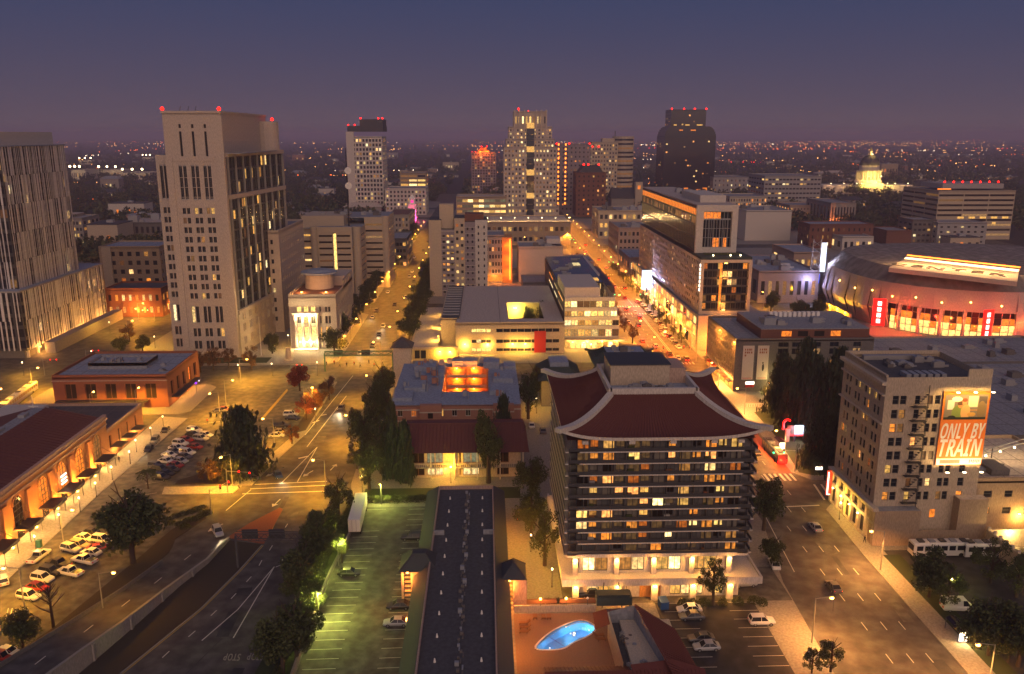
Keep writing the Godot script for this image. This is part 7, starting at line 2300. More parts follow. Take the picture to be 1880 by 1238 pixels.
# houses, trees and lamps of the wide plain
func far_city() -> void:
	rng.seed = 41
	var walls := [M.concrete, M.cream, M.tan_wall, M.grey_wall, M.brick_pale, M.white_wall]
	var roofs := [M.roof_grey, M.roof_dark, M.roof_pale, M.tile_slate]
	var n := 0
	var tries := 0
	while n < 150 and tries < 4000:
		tries += 1
		var z := -480.0 - pow(rng.randf(), 1.6) * 2900.0
		var x := rng.randf_range(-0.62, 0.62) * (-z) + 20.0
		if (x > -62 and x < -30) or (x > 58 and x < 90):
			continue
		if z > -1000 and x > -130 and x < 150:
			continue
		if z > -620 and (x > 80 or x < -60):
			continue
		if x > 430 and x < 740 and z < -1150 and z > -1450:
			continue
		if x > 130 and x < 420 and z > -1300:
			if rng.randf() < 0.6: continue
		var w := rng.randf_range(14, 40)
		var d := rng.randf_range(14, 34)
		var h := rng.randf_range(5, 11) if rng.randf() < 0.8 else rng.randf_range(12, 26)
		var o := thing("distant_building", "%s %s building among dark trees, %s of the picture, %s the horizon" % [["concrete", "cream", "tan", "grey", "brick", "white"][n % 6], "hip-roofed" if n % 3 == 0 else "flat-roofed", ["far left", "left", "left of centre", "right of centre", "right", "far right"][clampi(int(x / -z * 5.0 + 3.0), 0, 5)], "well below" if z > -900.0 else ("halfway to" if z > -1600.0 else "close under")], "building", v3(x, 0, z), 0.0, "small distant buildings")
		bx(o, "wall", walls[n % 6], -w * 0.5, 0, -d * 0.5, w * 0.5, h, d * 0.5)
		if n % 3 == 0:
			hip_roof(o, -w * 0.54, w * 0.54, -d * 0.54, d * 0.54, h, h + 4, d * 0.4, d * 0.45, roofs[n % 4])
		else:
			bx(o, "roof", roofs[n % 4], -w * 0.5 - 0.2, h, -d * 0.5 - 0.2, w * 0.5 + 0.2, h + 0.5, d * 0.5 + 0.2)
			bx(o, "rooftop_unit", M.hvac, -2, h + 0.5, -2, 3, h + 2.4, 2)
		var lit := 0
		var k := 0
		var xw := -w * 0.5 + 2.0
		while xw < w * 0.5 - 2.0:
			if rng.randf() < 0.35:
				bx(o, "window", M[["lit_warm", "lit_orange", "lit_pale"][rng.randi() % 3]], xw, h * 0.35, d * 0.5 + 0.02, xw + 2.2, h * 0.6, d * 0.5 + 0.1)
			else:
				bx(o, "window", M.glass, xw, h * 0.35, d * 0.5 + 0.02, xw + 2.2, h * 0.6, d * 0.5 + 0.1)
			xw += 6.0
		n += 1
	# lamps of the plain: countless points
	for kind in [["far_street_lights", "lamp_far_warm", Color(1.0, 0.68, 0.36), 1100], ["far_orange_lights", "lamp_far_orange", Color(1.0, 0.4, 0.12), 460], ["far_white_lights", "lamp_far_white", Color(1.0, 0.9, 0.75), 220], ["far_red_lights", "lamp_far_red", Color(1.0, 0.08, 0.04), 40]]:
		var m := glow(kind[1], kind[2], 10.0)
		var mm := MultiMesh.new()
		mm.transform_format = MultiMesh.TRANSFORM_3D
		var b := MB.new()
		b.ball(Vector3.ZERO, Vector3.ONE, 3, 5)
		mm.mesh = b.mesh()
		mm.instance_count = kind[3]
		var hub := Vector2.ZERO
		var along := true
		for i in int(kind[3]):
			if i % 9 == 0:
				hub = v2(0, -900.0 - pow(rng.randf(), 0.9) * 9500.0)
				hub.x = (rng.randf_range(-0.62, 0.0) if rng.randf() < 0.22 else rng.randf_range(0.02, 0.62)) * -hub.y
				along = rng.randf() < 0.7
			# lamps stand in rows along streets
			var x := hub.x + (rng.randf_range(-0.05, 0.05) * -hub.y if along else rng.randf_range(-8, 8))
			var z := hub.y + (rng.randf_range(-12, 12) if along else rng.randf_range(-0.08, 0.08) * hub.y)
			if x > 90 and x < 330 and z > -1000: z -= 900.0
			if i % 9 > 4 and i % 4 == 0:
				x = rng.randf_range(-0.6, 0.62) * -z
			var s := clampf(-z * 0.0004, 0.3, 2.6) * rng.randf_range(0.5, 1.15)
			mm.set_instance_transform(i, Transform3D(Basis.from_scale(Vector3.ONE * s), v3(x, 7.0 + s + (14.0 if kind[0] == "far_red_lights" else 0.0), z)))
		var o := MultiMeshInstance3D.new()
		o.multimesh = mm
		o.material_override = m
		o.name = kind[0]
		add_child(o)
		tag(o, {"far_street_lights": "countless warm street lights scattered over the distant plain", "far_orange_lights": "countless orange lights scattered over the distant plain", "far_white_lights": "countless white lights scattered over the distant plain", "far_red_lights": "scattered red mast lights over the distant plain"}[kind[0]], "lights", "", "stuff")


# ---- plants ----------------------------------------------------------------

func leaf(b: MB, c: Vector3, s: float) -> void:
	var n := v3(rng.randfn(), rng.randfn() * 0.8 + 0.5, rng.randfn()).normalized()
	var a := n.cross(v3(rng.randfn(), rng.randfn(), rng.randfn())).normalized() * s
	var d := n.cross(a)
	b.quad(c - a, c - d * 0.55, c + a, c + d * 0.55)

func crown(kind: String, v: int) -> Mesh:
	var key := "crown_%s_%d" % [kind, v]
	if shapes.has(key):
		return shapes[key]
	rng.seed = 900 + v * 17 + kind.hash() % 1000
	var b := MB.new()
	match kind:
		"round":
			for k in 26:
				var d := v3(rng.randfn(), rng.randfn() * 0.8, rng.randfn()).normalized() * rng.randf_range(0.2, 0.74)
				var r := rng.randf_range(0.2, 0.35)
				for i in 210:
					var e := v3(rng.randfn(), rng.randfn(), rng.randfn()).normalized() * r * pow(rng.randf(), 0.4)
					leaf(b, d + e, rng.randf_range(0.035, 0.072))
		"open":
			for k in 22:
				var d := v3(rng.randfn(), rng.randfn() * 0.7, rng.randfn()).normalized() * rng.randf_range(0.35, 0.85)
				var r := rng.randf_range(0.16, 0.3)
				for i in 120:
					var e := v3(rng.randfn(), rng.randfn(), rng.randfn()).normalized() * r * pow(rng.randf(), 0.45)
					leaf(b, d + e, rng.randf_range(0.032, 0.062))
		"cedar":
			for k in 120:
				var y := pow((k + 0.5) / 120.0, 1.25) * 0.95 + 0.02
				var a := k * 2.4 + rng.randfn() * 0.2
				var rr := (1.0 - y * 0.8) * rng.randf_range(0.75, 1.08)
				for i in 34:
					var t := pow(rng.randf(), 0.7)
					var w := 0.16 * t + 0.03
					leaf(b, v3(cos(a) * rr * t, y - 0.07 * t + rng.randfn() * 0.018, sin(a) * rr * t) + v3(rng.randfn() * w, 0, rng.randfn() * w), rng.randf_range(0.045, 0.085))
		"spire":
			for k in 90:
				var y := pow((k + 0.5) / 90.0, 0.9)
				var a := k * 2.4
				var rr := (1.0 - y * 0.8) * rng.randf_range(0.6, 1.1)
				for i in 26:
					var t := pow(rng.randf(), 0.6)
					leaf(b, v3(cos(a) * rr * t + rng.randfn() * 0.09, y - 0.05 * t + rng.randfn() * 0.012, sin(a) * rr * t + rng.randfn() * 0.09), rng.randf_range(0.06, 0.13))
		"bush":
			for i in 420:
				var e := v3(rng.randfn(), absf(rng.randfn()), rng.randfn()).normalized() * pow(rng.randf(), 0.25)
				leaf(b, v3(e.x, e.y, e.z), rng.randf_range(0.08, 0.14))
		"hedge":
			for i in 900:
				leaf(b, v3(rng.randf_range(-0.5, 0.5), pow(rng.randf(), 0.5) + rng.randfn() * 0.05, rng.randf_range(-0.5, 0.5)), rng.randf_range(0.05, 0.09))
		"far":
			for k in 7:
				var d := v3(rng.randfn(), rng.randfn() * 0.6, rng.randfn()).normalized() * rng.randf_range(0.2, 0.7)
				for i in 9:
					leaf(b, d + v3(rng.randfn(), rng.randfn(), rng.randfn()) * 0.2, rng.randf_range(0.18, 0.32))
		"palm":
			for k in 22:
				var a := TAU * k / 22.0 + rng.randfn() * 0.1
				var droop := rng.randf_range(0.2, 1.1)
				for i in 14:
					var t := (i + 1) / 14.0
					var c := v3(cos(a) * t, 0.35 * t - droop * t * t, sin(a) * t)
					leaf(b, c, 0.1)
					leaf(b, c + v3(0, -0.04, 0), 0.08)
	b.tint = rng
	shapes[key] = b.mesh()
	return shapes[key]

func trunk(kind: String) -> Mesh:
	var key := "trunk_" + kind
	if shapes.has(key):
		return shapes[key]
	rng.seed = 55
	var b := MB.new()
	b.tube(Vector3.ZERO, v3(0, 0.45, 0), 0.034, 0.024, 7)
	b.tube(v3(0, 0.45, 0), v3(0.01, 0.88, 0.01), 0.024, 0.008, 6)
	if kind != "straight":
		for k in 9:
			var a := TAU * k / 9.0 * 2.3
			var y := 0.32 + k * 0.05
			var r := 0.3 - k * 0.012
			var mid := v3(cos(a) * r * 0.5, y + 0.13, sin(a) * r * 0.5)
			b.tube(v3(0, y, 0), mid, 0.013, 0.008, 5)
			b.tube(mid, mid + v3(cos(a + 0.4) * r * 0.5, 0.14, sin(a + 0.4) * r * 0.5), 0.008, 0.003, 4)
			b.tube(mid, mid + v3(cos(a - 0.7) * r * 0.4, 0.1, sin(a - 0.7) * r * 0.4), 0.006, 0.002, 4)
	shapes[key] = b.mesh()
	return shapes[key]

func tree(called: String, label: String, at: Vector3, h: float, r: float, kind: String, leafm: String, group := "", v := -1) -> Node3D:
	var t := thing(called, label, "tree", at, at.x * 3.7, group)
	if v < 0:
		v = int(absf(at.x * 7.0 + at.z)) % 4
	var straight := kind in ["cedar", "spire"]
	put(t, "trunk", trunk("straight" if straight else "branched"), M.bark, Vector3.ZERO, Basis.from_scale(v3(h, h, h)))
	if kind == "cedar" or kind == "spire":
		put(t, "crown", crown(kind, v), M[leafm], v3(0, h * 0.08, 0), Basis.from_scale(v3(r, h * 0.94, r)))
	elif kind == "bare":
		put(t, "branches", trunk("branched"), M.bark, v3(0, h * 0.25, 0), Basis(UP, 1.1).scaled(v3(h * 0.8, h * 0.75, h * 0.8)))
	elif kind == "palm":
		put(t, "crown", crown("palm", v), M[leafm], v3(0, h * 0.92, 0), Basis.from_scale(v3(r, r, r)))
	else:
		put(t, "crown", crown(kind, v), M[leafm], v3(0, h * 0.57, 0), Basis.from_scale(v3(r, h * 0.5, r)))
	return t

func make_plants() -> void:
	# singled-out trees of the foreground
	var list := [
		["oak_tree", "big broad tree between the two parked-car groups of the depot", v3(-72.2, 0, -157.6), 17.5, 8.2, "round", "leaf"],
		["cedar_tree", "wide dark cedar with drooping tiers in the parking lot", v3(-63.1, 0, -204.6), 18.0, 8.2, "cedar", "needle"],
		["orange_tree", "round brown-orange autumn tree left of the cedar's foot", v3(-69.1, 0, -197.9), 6.5, 3.6, "open", "leaf_brown"],
		["palm_tree", "short bright yellow-green palm at the lot's corner", v3(-83.6, 0, -195), 5.0, 2.4, "palm", "leaf_light"],
		["maple_tree", "dark red maple nearest the gantry on the left street", v3(-63.7, 0, -275.8), 9.5, 4.6, "round", "leaf_red"],
		["maple_tree", "glowing orange maple under a street lamp", v3(-53.8, 0, -250.3), 9.5, 4.2, "open", "leaf_orange"],
		["maple_tree", "reddish-brown maple left of the glowing orange one", v3(-55.1, 0, -245.2), 8.5, 4.2, "open", "leaf_red"],
		["maple_tree", "small bright orange maple by the upper lot's cars", v3(-55, 0, -224.8), 6.0, 2.6, "open", "leaf_orange"],
		["maple_tree", "thin brown maple beside the left street gantry", v3(-51.7, 0, -265.1), 8.0, 3.4, "open", "leaf_brown"],
		["street_tree", "yellow-lit tree where the left street meets the crossing", v3(-33.9, 0, -177.1), 11.5, 4.6, "open", "leaf_light"],
		["street_tree", "dark bushy tree over the sign gantry's right end", v3(-33.8, 0, -153.1), 12.0, 5.2, "round", "leaf_deep"],
		["street_tree", "dark tree left of the lamp-lit yellow shrubs", v3(-33.7, 0, -137.5), 12.0, 5.6, "round", "leaf_deep"],
		["street_tree", "darkest tree at the bottom edge left of the green lot", v3(-31.8, 0, -123.6), 12.0, 5.6, "round", "leaf_deep"],
		["street_tree", "dark tree filling the bed below the gantry end", v3(-35.3, 0, -147), 10.0, 4.6, "round", "leaf_deep"],
		["street_tree", "dark tree at the lot wall's lower end", v3(-33.3, 0, -120.4), 11.0, 5.0, "round", "leaf_deep"],
		["street_tree", "dark tree right beside the gantry post", v3(-33.9, 0, -162.2), 10.0, 4.2, "round", "leaf_deep"],
		["tall_tree", "dark tree between the left street and the maroon roof", v3(-29, 0, -192.6), 13.0, 4.0, "round", "leaf_deep"],
		["tall_tree", "dark tree left of the narrow conifers", v3(-27.3, 0, -202.8), 15.0, 4.4, "round", "leaf_deep"],
		["tall_tree", "dark tree at the blue roofs' near left corner", v3(-28.1, 0, -231), 14.0, 4.0, "round", "leaf_deep"],
		["street_tree", "yellow-green lamp-lit shrub tree by the low wall", v3(-31, 0, -137.4), 6.0, 2.6, "open", "leaf_light"],
		["street_tree", "small yellow-green tree beside the lot lamp", v3(-29.7, 0, -156.3), 6.5, 2.0, "open", "leaf_light"],
		["tall_tree", "tall dark tree before the left end of the maroon roof", v3(-32.2, 0, -210.3), 17.0, 5.2, "round", "leaf_deep"],
		["tall_tree", "tall dark tree behind the yellow-lit bush on the left street", v3(-32.8, 0, -235.8), 16.0, 5.0, "round", "leaf_deep"],
		["tall_tree", "tall dark tree beside the blue roofs' left corner", v3(-33.1, 0, -258.8), 15.0, 4.4, "round", "leaf_deep"],
		["street_tree", "yellow-lit bushy tree below the tall dark trees", v3(-34, 0, -205.9), 6.5, 3.4, "open", "leaf_light"],
		["cypress_tree", "dark narrow conifer before the maroon roof's left corner", v3(-23.8, 0, -199.2), 20.0, 3.4, "spire", "needle"],
		["cypress_tree", "second narrow conifer left of the veranda", v3(-20.4, 0, -196.3), 16.0, 3.2, "spire", "needle"],
		["tall_tree", "large dark tree in front of the maroon-roofed hall", v3(0.3, 0, -195.7), 19.0, 4.6, "round", "leaf_deep"],
		["tall_tree", "dark conifer rising behind the veranda tree", v3(4.5, 0, -213.1), 17.0, 3.6, "spire", "needle"],
		["tall_tree", "dark tree standing right of the blue-roofed apartments", v3(12.7, 0, -244.1), 15.0, 3.6, "round", "leaf_deep"],
		["tall_tree", "second dark tree right of the blue-roofed apartments", v3(16.2, 0, -260.1), 14.0, 4.0, "round", "leaf_deep"],
		["street_tree", "dark tree in the lane left of the balcony tower", v3(10.3, 0, -183.6), 12.0, 4.6, "round", "leaf_deep"],
		["street_tree", "tree with warm-lit underside beside the tower's podium", v3(11.5, 0, -153.9), 12.5, 3.6, "open", "leaf"],
		["street_tree", "second warm-lit tree in the lane by the tower", v3(9.4, 0, -165.7), 11.0, 4.2, "round", "leaf"],
		["street_tree", "tree in front of the tower's lit entrance floor", v3(41.6, 0, -138.2), 9.5, 3.2, "open", "leaf"],
		["street_tree", "large dark tree at the tower's right corner", v3(60.8, 0, -167.9), 12.5, 4.4, "round", "leaf_deep"],
		["street_tree", "smaller dark tree over the parked white car", v3(57.5, 0, -152.4), 7.0, 3.0, "round", "leaf_deep"],
		["redwood_tree", "leftmost of the tall dark redwoods by the banner office", v3(91.3, 0, -245.7), 20.0, 5.8, "cedar", "needle"],
		["redwood_tree", "second of the tall dark redwoods by the banner office", v3(91.4, 0, -231.8), 23.0, 6.0, "cedar", "needle"],
		["redwood_tree", "third of the tall dark redwoods by the banner office", v3(94.5, 0, -227.1), 24.0, 6.2, "cedar", "needle"],
		["redwood_tree", "fourth of the tall dark redwoods by the banner office", v3(96.3, 0, -220.4), 24.0, 6.2, "cedar", "needle"],
		["redwood_tree", "redwood closest to the poster hotel", v3(94.7, 0, -206.3), 22.0, 6.4, "cedar", "needle"],
		["redwood_tree", "redwood half hidden behind the tall row by the office", v3(103.1, 0, -257.4), 22.0, 5.8, "cedar", "needle"],
		["redwood_tree", "redwood behind the row nearest the hotel", v3(107.1, 0, -241.1), 23.0, 6.2, "cedar", "needle"],
		["redwood_tree", "front redwood above the corner lawn", v3(86.3, 0, -202.8), 17.0, 5.4, "cedar", "needle"],
		["street_tree", "small dark tree at the banner office's entrance", v3(90.8, 0, -256.6), 6.5, 2.2, "round", "leaf_deep"],
		["street_tree", "small tree lit from behind by the office lamp", v3(90.7, 0, -251.1), 7.0, 1.8, "open", "leaf_deep"],
		["lot_tree", "broad dark tree beside the parked bus", v3(83.1, 0, -139.7), 9.6, 5.5, "round", "leaf_deep"],
		["lot_tree", "bright yellow-green lamp-lit tree above the white van", v3(84.4, 0, -135.9), 9.0, 4.7, "open", "leaf_light"],
		["lot_tree", "green tree standing on the right lot's island", v3(97.7, 0, -144.4), 9.0, 4.4, "open", "leaf"],
		["lot_tree", "green tree at the right edge by the lit yard", v3(99.6, 0, -139.2), 9.6, 4.7, "open", "leaf"],
		["lot_tree", "large dark tree behind the bus shelter", v3(83.7, 0, -121.5), 10.8, 6.0, "round", "leaf_deep"],
		["lot_tree", "dark tree at the bottom right corner", v3(86.8, 0, -118.4), 10.8, 4.9, "round", "leaf_deep"],
		["lot_tree", "yellow-green lamp-lit tree at the bottom right", v3(85.8, 0, -119.5), 7.2, 2.9, "open", "leaf_light"],
		["street_tree", "small dark tree at the bottom edge by the curved lamp", v3(55.5, 0, -118), 6.5, 2.8, "open", "leaf_deep"],
		["street_tree", "low dark tree at the bottom left of the right street", v3(52.3, 0, -117.7), 4.5, 2.4, "open", "leaf_deep"],
		["bare_tree", "leafless tree on the slope beside the ramp", v3(-77.1, 0, -135), 9.0, 3.0, "bare", "leaf"],
		["dark_shrub_tree", "dark rounded shrub tree at the bottom left corner", v3(-79.2, 0, -128.9), 7.0, 4.0, "round", "leaf_deep"],
		["plaza_tree", "leafy tree at the courthouse tower's front corner", v3(-87, 0, -302.3), 9.0, 3.8, "open", "leaf_brown"],
		["plaza_tree", "brown tree in front of the courthouse tower's base", v3(-101.2, 0, -302.8), 9.0, 3.6, "open", "leaf_brown"],
		["plaza_tree", "second brown tree in front of the courthouse tower", v3(-96.4, 0, -305.6), 8.0, 3.4, "open", "leaf_brown"],
		["plaza_tree", "third brown tree left of the courthouse corner", v3(-105, 0, -300), 8.5, 3.2, "open", "leaf_brown"],
		["plaza_tree", "dark tree between courthouse tower and court pavilion", v3(-85.2, 0, -326.1), 10.0, 4.0, "round", "leaf_deep"],
		["podium_tree", "yellowish tree beside the striped tower's terrace wall", v3(-150.2, 0, -348), 8.0, 3.6, "open", "leaf_brown"],
		["podium_tree", "dark tree on the corner beyond the freight building", v3(-137.5, 0, -329.5), 8.0, 4.0, "round", "leaf_deep"],
		["podium_tree", "dark tree along the striped tower's side street", v3(-145.5, 0, -328), 8.0, 4.0, "round", "leaf_deep"],
		["court_tree", "tall tree growing in the office's sunken court", v3(26.4, 0, -368), 13.0, 4.6, "round", "leaf_deep"],
		["court_tree", "small tree growing in the office's sunken court", v3(19.3, 0, -364.9), 11.0, 3.2, "round", "leaf"],
		["plaza_tree", "broad dark tree at the arena plaza's left", v3(145, 0, -376.6), 12.0, 5.6, "round", "leaf_deep"],
		["plaza_tree", "dark tree with string lights before the arena plaza", v3(154.8, 0, -378.7), 11.0, 5.0, "round", "leaf_deep"],
		["plaza_tree", "dark tree beside the hotel's right flank", v3(139.2, 0, -397.6), 12.0, 5.0, "round", "leaf_deep"]]
	for l in list:
		tree(l[0], l[1], l[2], l[3], l[4], l[5], l[6])
	# rows along the streets
	rng.seed = 12
	for side in 2:
		for k in 16:
			var z := -322.0 - k * 26.0
			if side == 1 and z > -330.0:
				continue
			var x := -60.5 if side == 0 else -32.5
			tree("avenue_tree", "%s avenue tree counted from the crossing on the left street's %s side" % [ORD[k], "left" if side == 0 else "right"], v3(x + rng.randf_range(-0.8, 0.8), 0.1, z), rng.randf_range(11, 14), rng.randf_range(6.0, 7.6), "round", "leaf" if k % 3 else "leaf_deep", "trees along the left street", k % 4)
	for k in 14:
		tree("street_tree", "%s small tree from the crossing on the right street's right pavement" % ORD[k], v3(81.5, 0.1, -338.0 - k * 15.0), rng.randf_range(4.5, 7), rng.randf_range(1.8, 2.6), "open", "leaf", "trees along the right street", k % 4)
	for k in 9:
		tree("street_tree", "%s dark tree from the office on the right street's left pavement" % ORD[k], v3(61, 0.1, -338.0 - k * 21.0), rng.randf_range(6, 8.5), rng.randf_range(2.4, 3.4), "open", "leaf_brown", "trees along the right street", k % 4)
	# hedges and bushes
	var hd := thing("hedge", "long clipped hedge at the top of the green-lit lot", "hedge", v3(-21, 0.1, -184.8))
	for k in 4:
		put(hd, "hedge_foliage", crown("hedge", k % 2), M.leaf_light, v3(-6.2 + k * 4.1, 0, 0), Basis.from_scale(v3(4.3, 1.7, 1.7)))
	var h2 := thing("hedge", "hedge strip along the outer side of the low wall", "hedge", v3(-33, 0.15, -150))
	for k in 16:
		put(h2, "hedge_foliage", crown("hedge", k % 2), M.leaf, v3(-0.9 + 1.9 * smoothstep(12.0, -30.0, -30 + k * 4.4), 0, -30 + k * 4.4), Basis.from_scale(v3(1.5, 1.3, 4.6)))
	var h3 := thing("hedge", "low dark hedge by the tower's entrance walk", "hedge", v3(14, 0.1, -139.4))
	for k in 2:
		put(h3, "hedge_foliage", crown("hedge", k), M.leaf_deep, v3(k * 2.4 - 3, 0, 0), Basis.from_scale(v3(2.6, 1.1, 1.2)))
	var balls := [v3(36, 0, -138.4), v3(37.8, 0, -138.3), v3(40.1, 0, -138.4), v3(43.5, 0, -138.3), v3(46.4, 0, -138.6), v3(49.6, 0, -138.9), v3(50.9, 0, -138.1)]
	for k in balls.size():
		var b := thing("round_bush", "%s clipped round bush from the left beside the tower's drive" % ORD[k], "bush", balls[k], 0.0, "clipped bushes beside the tower's drive")
		put(b, "foliage", crown("bush", k % 3), M.leaf_deep, v3(0, 0.1, 0), Basis.from_scale(v3(1.0 + 0.25 * (k % 3), 1.5, 1.0)))
	for k in 12:
		var c: Vector3 = [v3(-71.3, 0, -178.9), v3(-70, 0, -180), v3(-68.8, 0, -181.1), v3(-67.6, 0, -182.2), v3(-66.5, 0, -183), v3(-67.6, 0, -176.5), v3(-66.3, 0, -177.3), v3(-68.8, 0, -174.7), v3(-65.5, 0, -179.3), v3(-64.6, 0, -180.4), v3(-71.3, 0, -175.6), v3(-67.1, 0, -173.3)][k]
		var b := thing("island_bush", "low dark bush on the planted island by the depot drive", "bush", c, k * 1.0, "bushes on the planted island")
		put(b, "foliage", crown("bush", k % 3), M.leaf_deep, Vector3.ZERO, Basis.from_scale(v3(1.3, 1.0, 1.3)))
	# the wooded plain
	rng.seed = 77
	for kind in [["woodland", "leaf_deep", 5200], ["far_woodland", "needle", 5200]]:
		var mm := MultiMesh.new()
		mm.transform_format = MultiMesh.TRANSFORM_3D
		mm.mesh = crown("far", 0)
		mm.instance_count = kind[2]
		for i in int(kind[2]):
			var z := -560.0 - pow(rng.randf(), 1.5) * (3200.0 if kind[0] == "woodland" else 9000.0)
			var x := rng.randf_range(-0.66, 0.66) * -z + 20.0
			for t in 8:
				var bad: bool = (x > -60 and x < -34) or (x > 58 and x < 90) or (z > -1050 and x > -110 and x < 170) or (z > -720 and x > 80) or (z > -760 and x < -50 and x > -120)
				if not bad: break
				z = -560.0 - pow(rng.randf(), 1.5) * 3200.0
				x = rng.randf_range(-0.66, 0.66) * -z + 20.0
			var r := rng.randf_range(5.0, 10.0)
			mm.set_instance_transform(i, Transform3D(Basis(UP, rng.randf() * TAU).scaled(v3(r, r * rng.randf_range(0.7, 1.2), r)), v3(x, r * 0.9, z)))
		var o := MultiMeshInstance3D.new()
		o.multimesh = mm
		o.material_override = M[kind[1]]
		o.name = kind[0]
		add_child(o)
		tag(o, "dark tree canopy spread over the %s plain" % ("nearer" if kind[0] == "woodland" else "farthest"), "trees", "", "stuff")


# ---- lamps, signals, signs, people -----------------------------------------

func globe_lamp(label: String, at: Vector3, h: float, e: float, c: Color, group: String) -> void:
	var t := thing("globe_lamp", label, "street lamp", at, 0.0, group)
	var b := MB.new()
	b.tube(Vector3.ZERO, v3(0, 0.5, 0), 0.16, 0.1, 6)
	b.tube(v3(0, 0.5, 0), v3(0, h - 0.2, 0), 0.07, 0.06, 6)
	put(t, "post", b.mesh(), M.metal_dark)
	put(t, "globe", unit("ball"), M.lamp_white, v3(0, h, 0), Basis.from_scale(v3(0.16, 0.22, 0.16)))
	light(t, v3(0, h, 0), c, e, 0.2)

func arm_lamp(label: String, at: Vector3, dir: Vector3, h: float, e: float, c: Color, group: String, lit := true) -> void:
	var t := thing("street_lamp", label, "street lamp", at, 0.0, group)
	var tip := dir * 2.4 + UP * (h + 0.25)
	if not shapes.has("lamp_post_%d" % int(h)):
		var b := MB.new()
		b.tube(Vector3.ZERO, v3(0, h, 0), 0.13, 0.08, 6)
		shapes["lamp_post_%d" % int(h)] = b.mesh()
	put(t, "post", shapes["lamp_post_%d" % int(h)], M.pole_grey)
	var a := MB.new()
	a.tube(v3(0, h - 0.1, 0), tip, 0.06, 0.05, 5)
	a.box(tip + dir * 0.3, v3(0.34, 0.16, 0.8), Basis.looking_at(dir, UP))
	put(t, "arm", a.mesh(), M.pole_grey)
	put(t, "lamp_lens", unit("ball"), M.lamp_sodium if lit else M.sign_white, tip + dir * 0.3 - UP * 0.22, Basis.from_scale(v3(0.36, 0.26, 0.36)))
	if lit:
		spot(t, tip + dir * 0.3 - UP * 0.55, tip + dir * 0.6 - UP * 6.0, c, e, 78.0, 0.25)

func signal_post(label: String, at: Vector3, dir: Vector3, reach: float, go: bool, group := "") -> void:
	var t := thing("traffic_signal", label, "traffic signal", at, 0.0, group)
	var b := MB.new()
	b.tube(Vector3.ZERO, v3(0, 6.2, 0), 0.14, 0.1, 6)
	b.tube(v3(0, 5.7, 0), dir * reach + UP * 6.1, 0.08, 0.06, 5)
	put(t, "post", b.mesh(), M.pole_grey)
	for k in 2:
		var c := dir * reach * (1.0 - k * 0.45) + UP * 5.7
		var hd := put(t, "signal_head", shapes.box, M.metal_dark, c, Basis.from_scale(v3(0.4, 1.15, 0.35)))
		put(t, "signal_lens", unit("ball"), M.signal_green if go else M.signal_red, c + v3(0, -0.36 if go else 0.36, 0.2), Basis.from_scale(Vector3.ONE * 0.2))

func gantry(label: String, a: Vector3, c: Vector3, h: float, m: Material) -> void:
	var t := thing("sign_gantry", label, "gantry", a)
	var d := c - a
	var b := MB.new()
	b.tube(Vector3.ZERO, v3(0, h + 0.8, 0), 0.25, 0.22, 8)
	put(t, "post", b.mesh(), m)
	var b2 := MB.new()
	b2.tube(d, d + v3(0, h + 0.8, 0), 0.25, 0.22, 8)
	put(t, "post", b2.mesh(), m)
	var tr := MB.new()
	for y in [h, h + 1.5]:
		for s in [-0.5, 0.5]:
			tr.tube(v3(0, y, s), d + v3(0, y, s), 0.09, 0.09, 4)
	var n := 9
	for k in n:
		var p0 := d * (float(k) / n)
		var p1 := d * (float(k + 1) / n)
		tr.tube(p0 + UP * h + v3(0, 0, 0.5), p1 + UP * (h + 1.5) + v3(0, 0, 0.5), 0.06, 0.06, 4)
		tr.tube(p1 + UP * h + v3(0, 0, 0.5), p0 + UP * (h + 1.5) + v3(0, 0, 0.5), 0.06, 0.06, 4)
	put(t, "truss", tr.mesh(), m)
	for k in 2:
		bx(t, "sign_back", M.metal_dark, d.x * (0.2 + k * 0.4) - 1.6, h - 0.2, d.z * (0.2 + k * 0.4) - 0.75, d.x * (0.2 + k * 0.4) + 1.6, h + 1.9, d.z * (0.2 + k * 0.4) - 0.65)

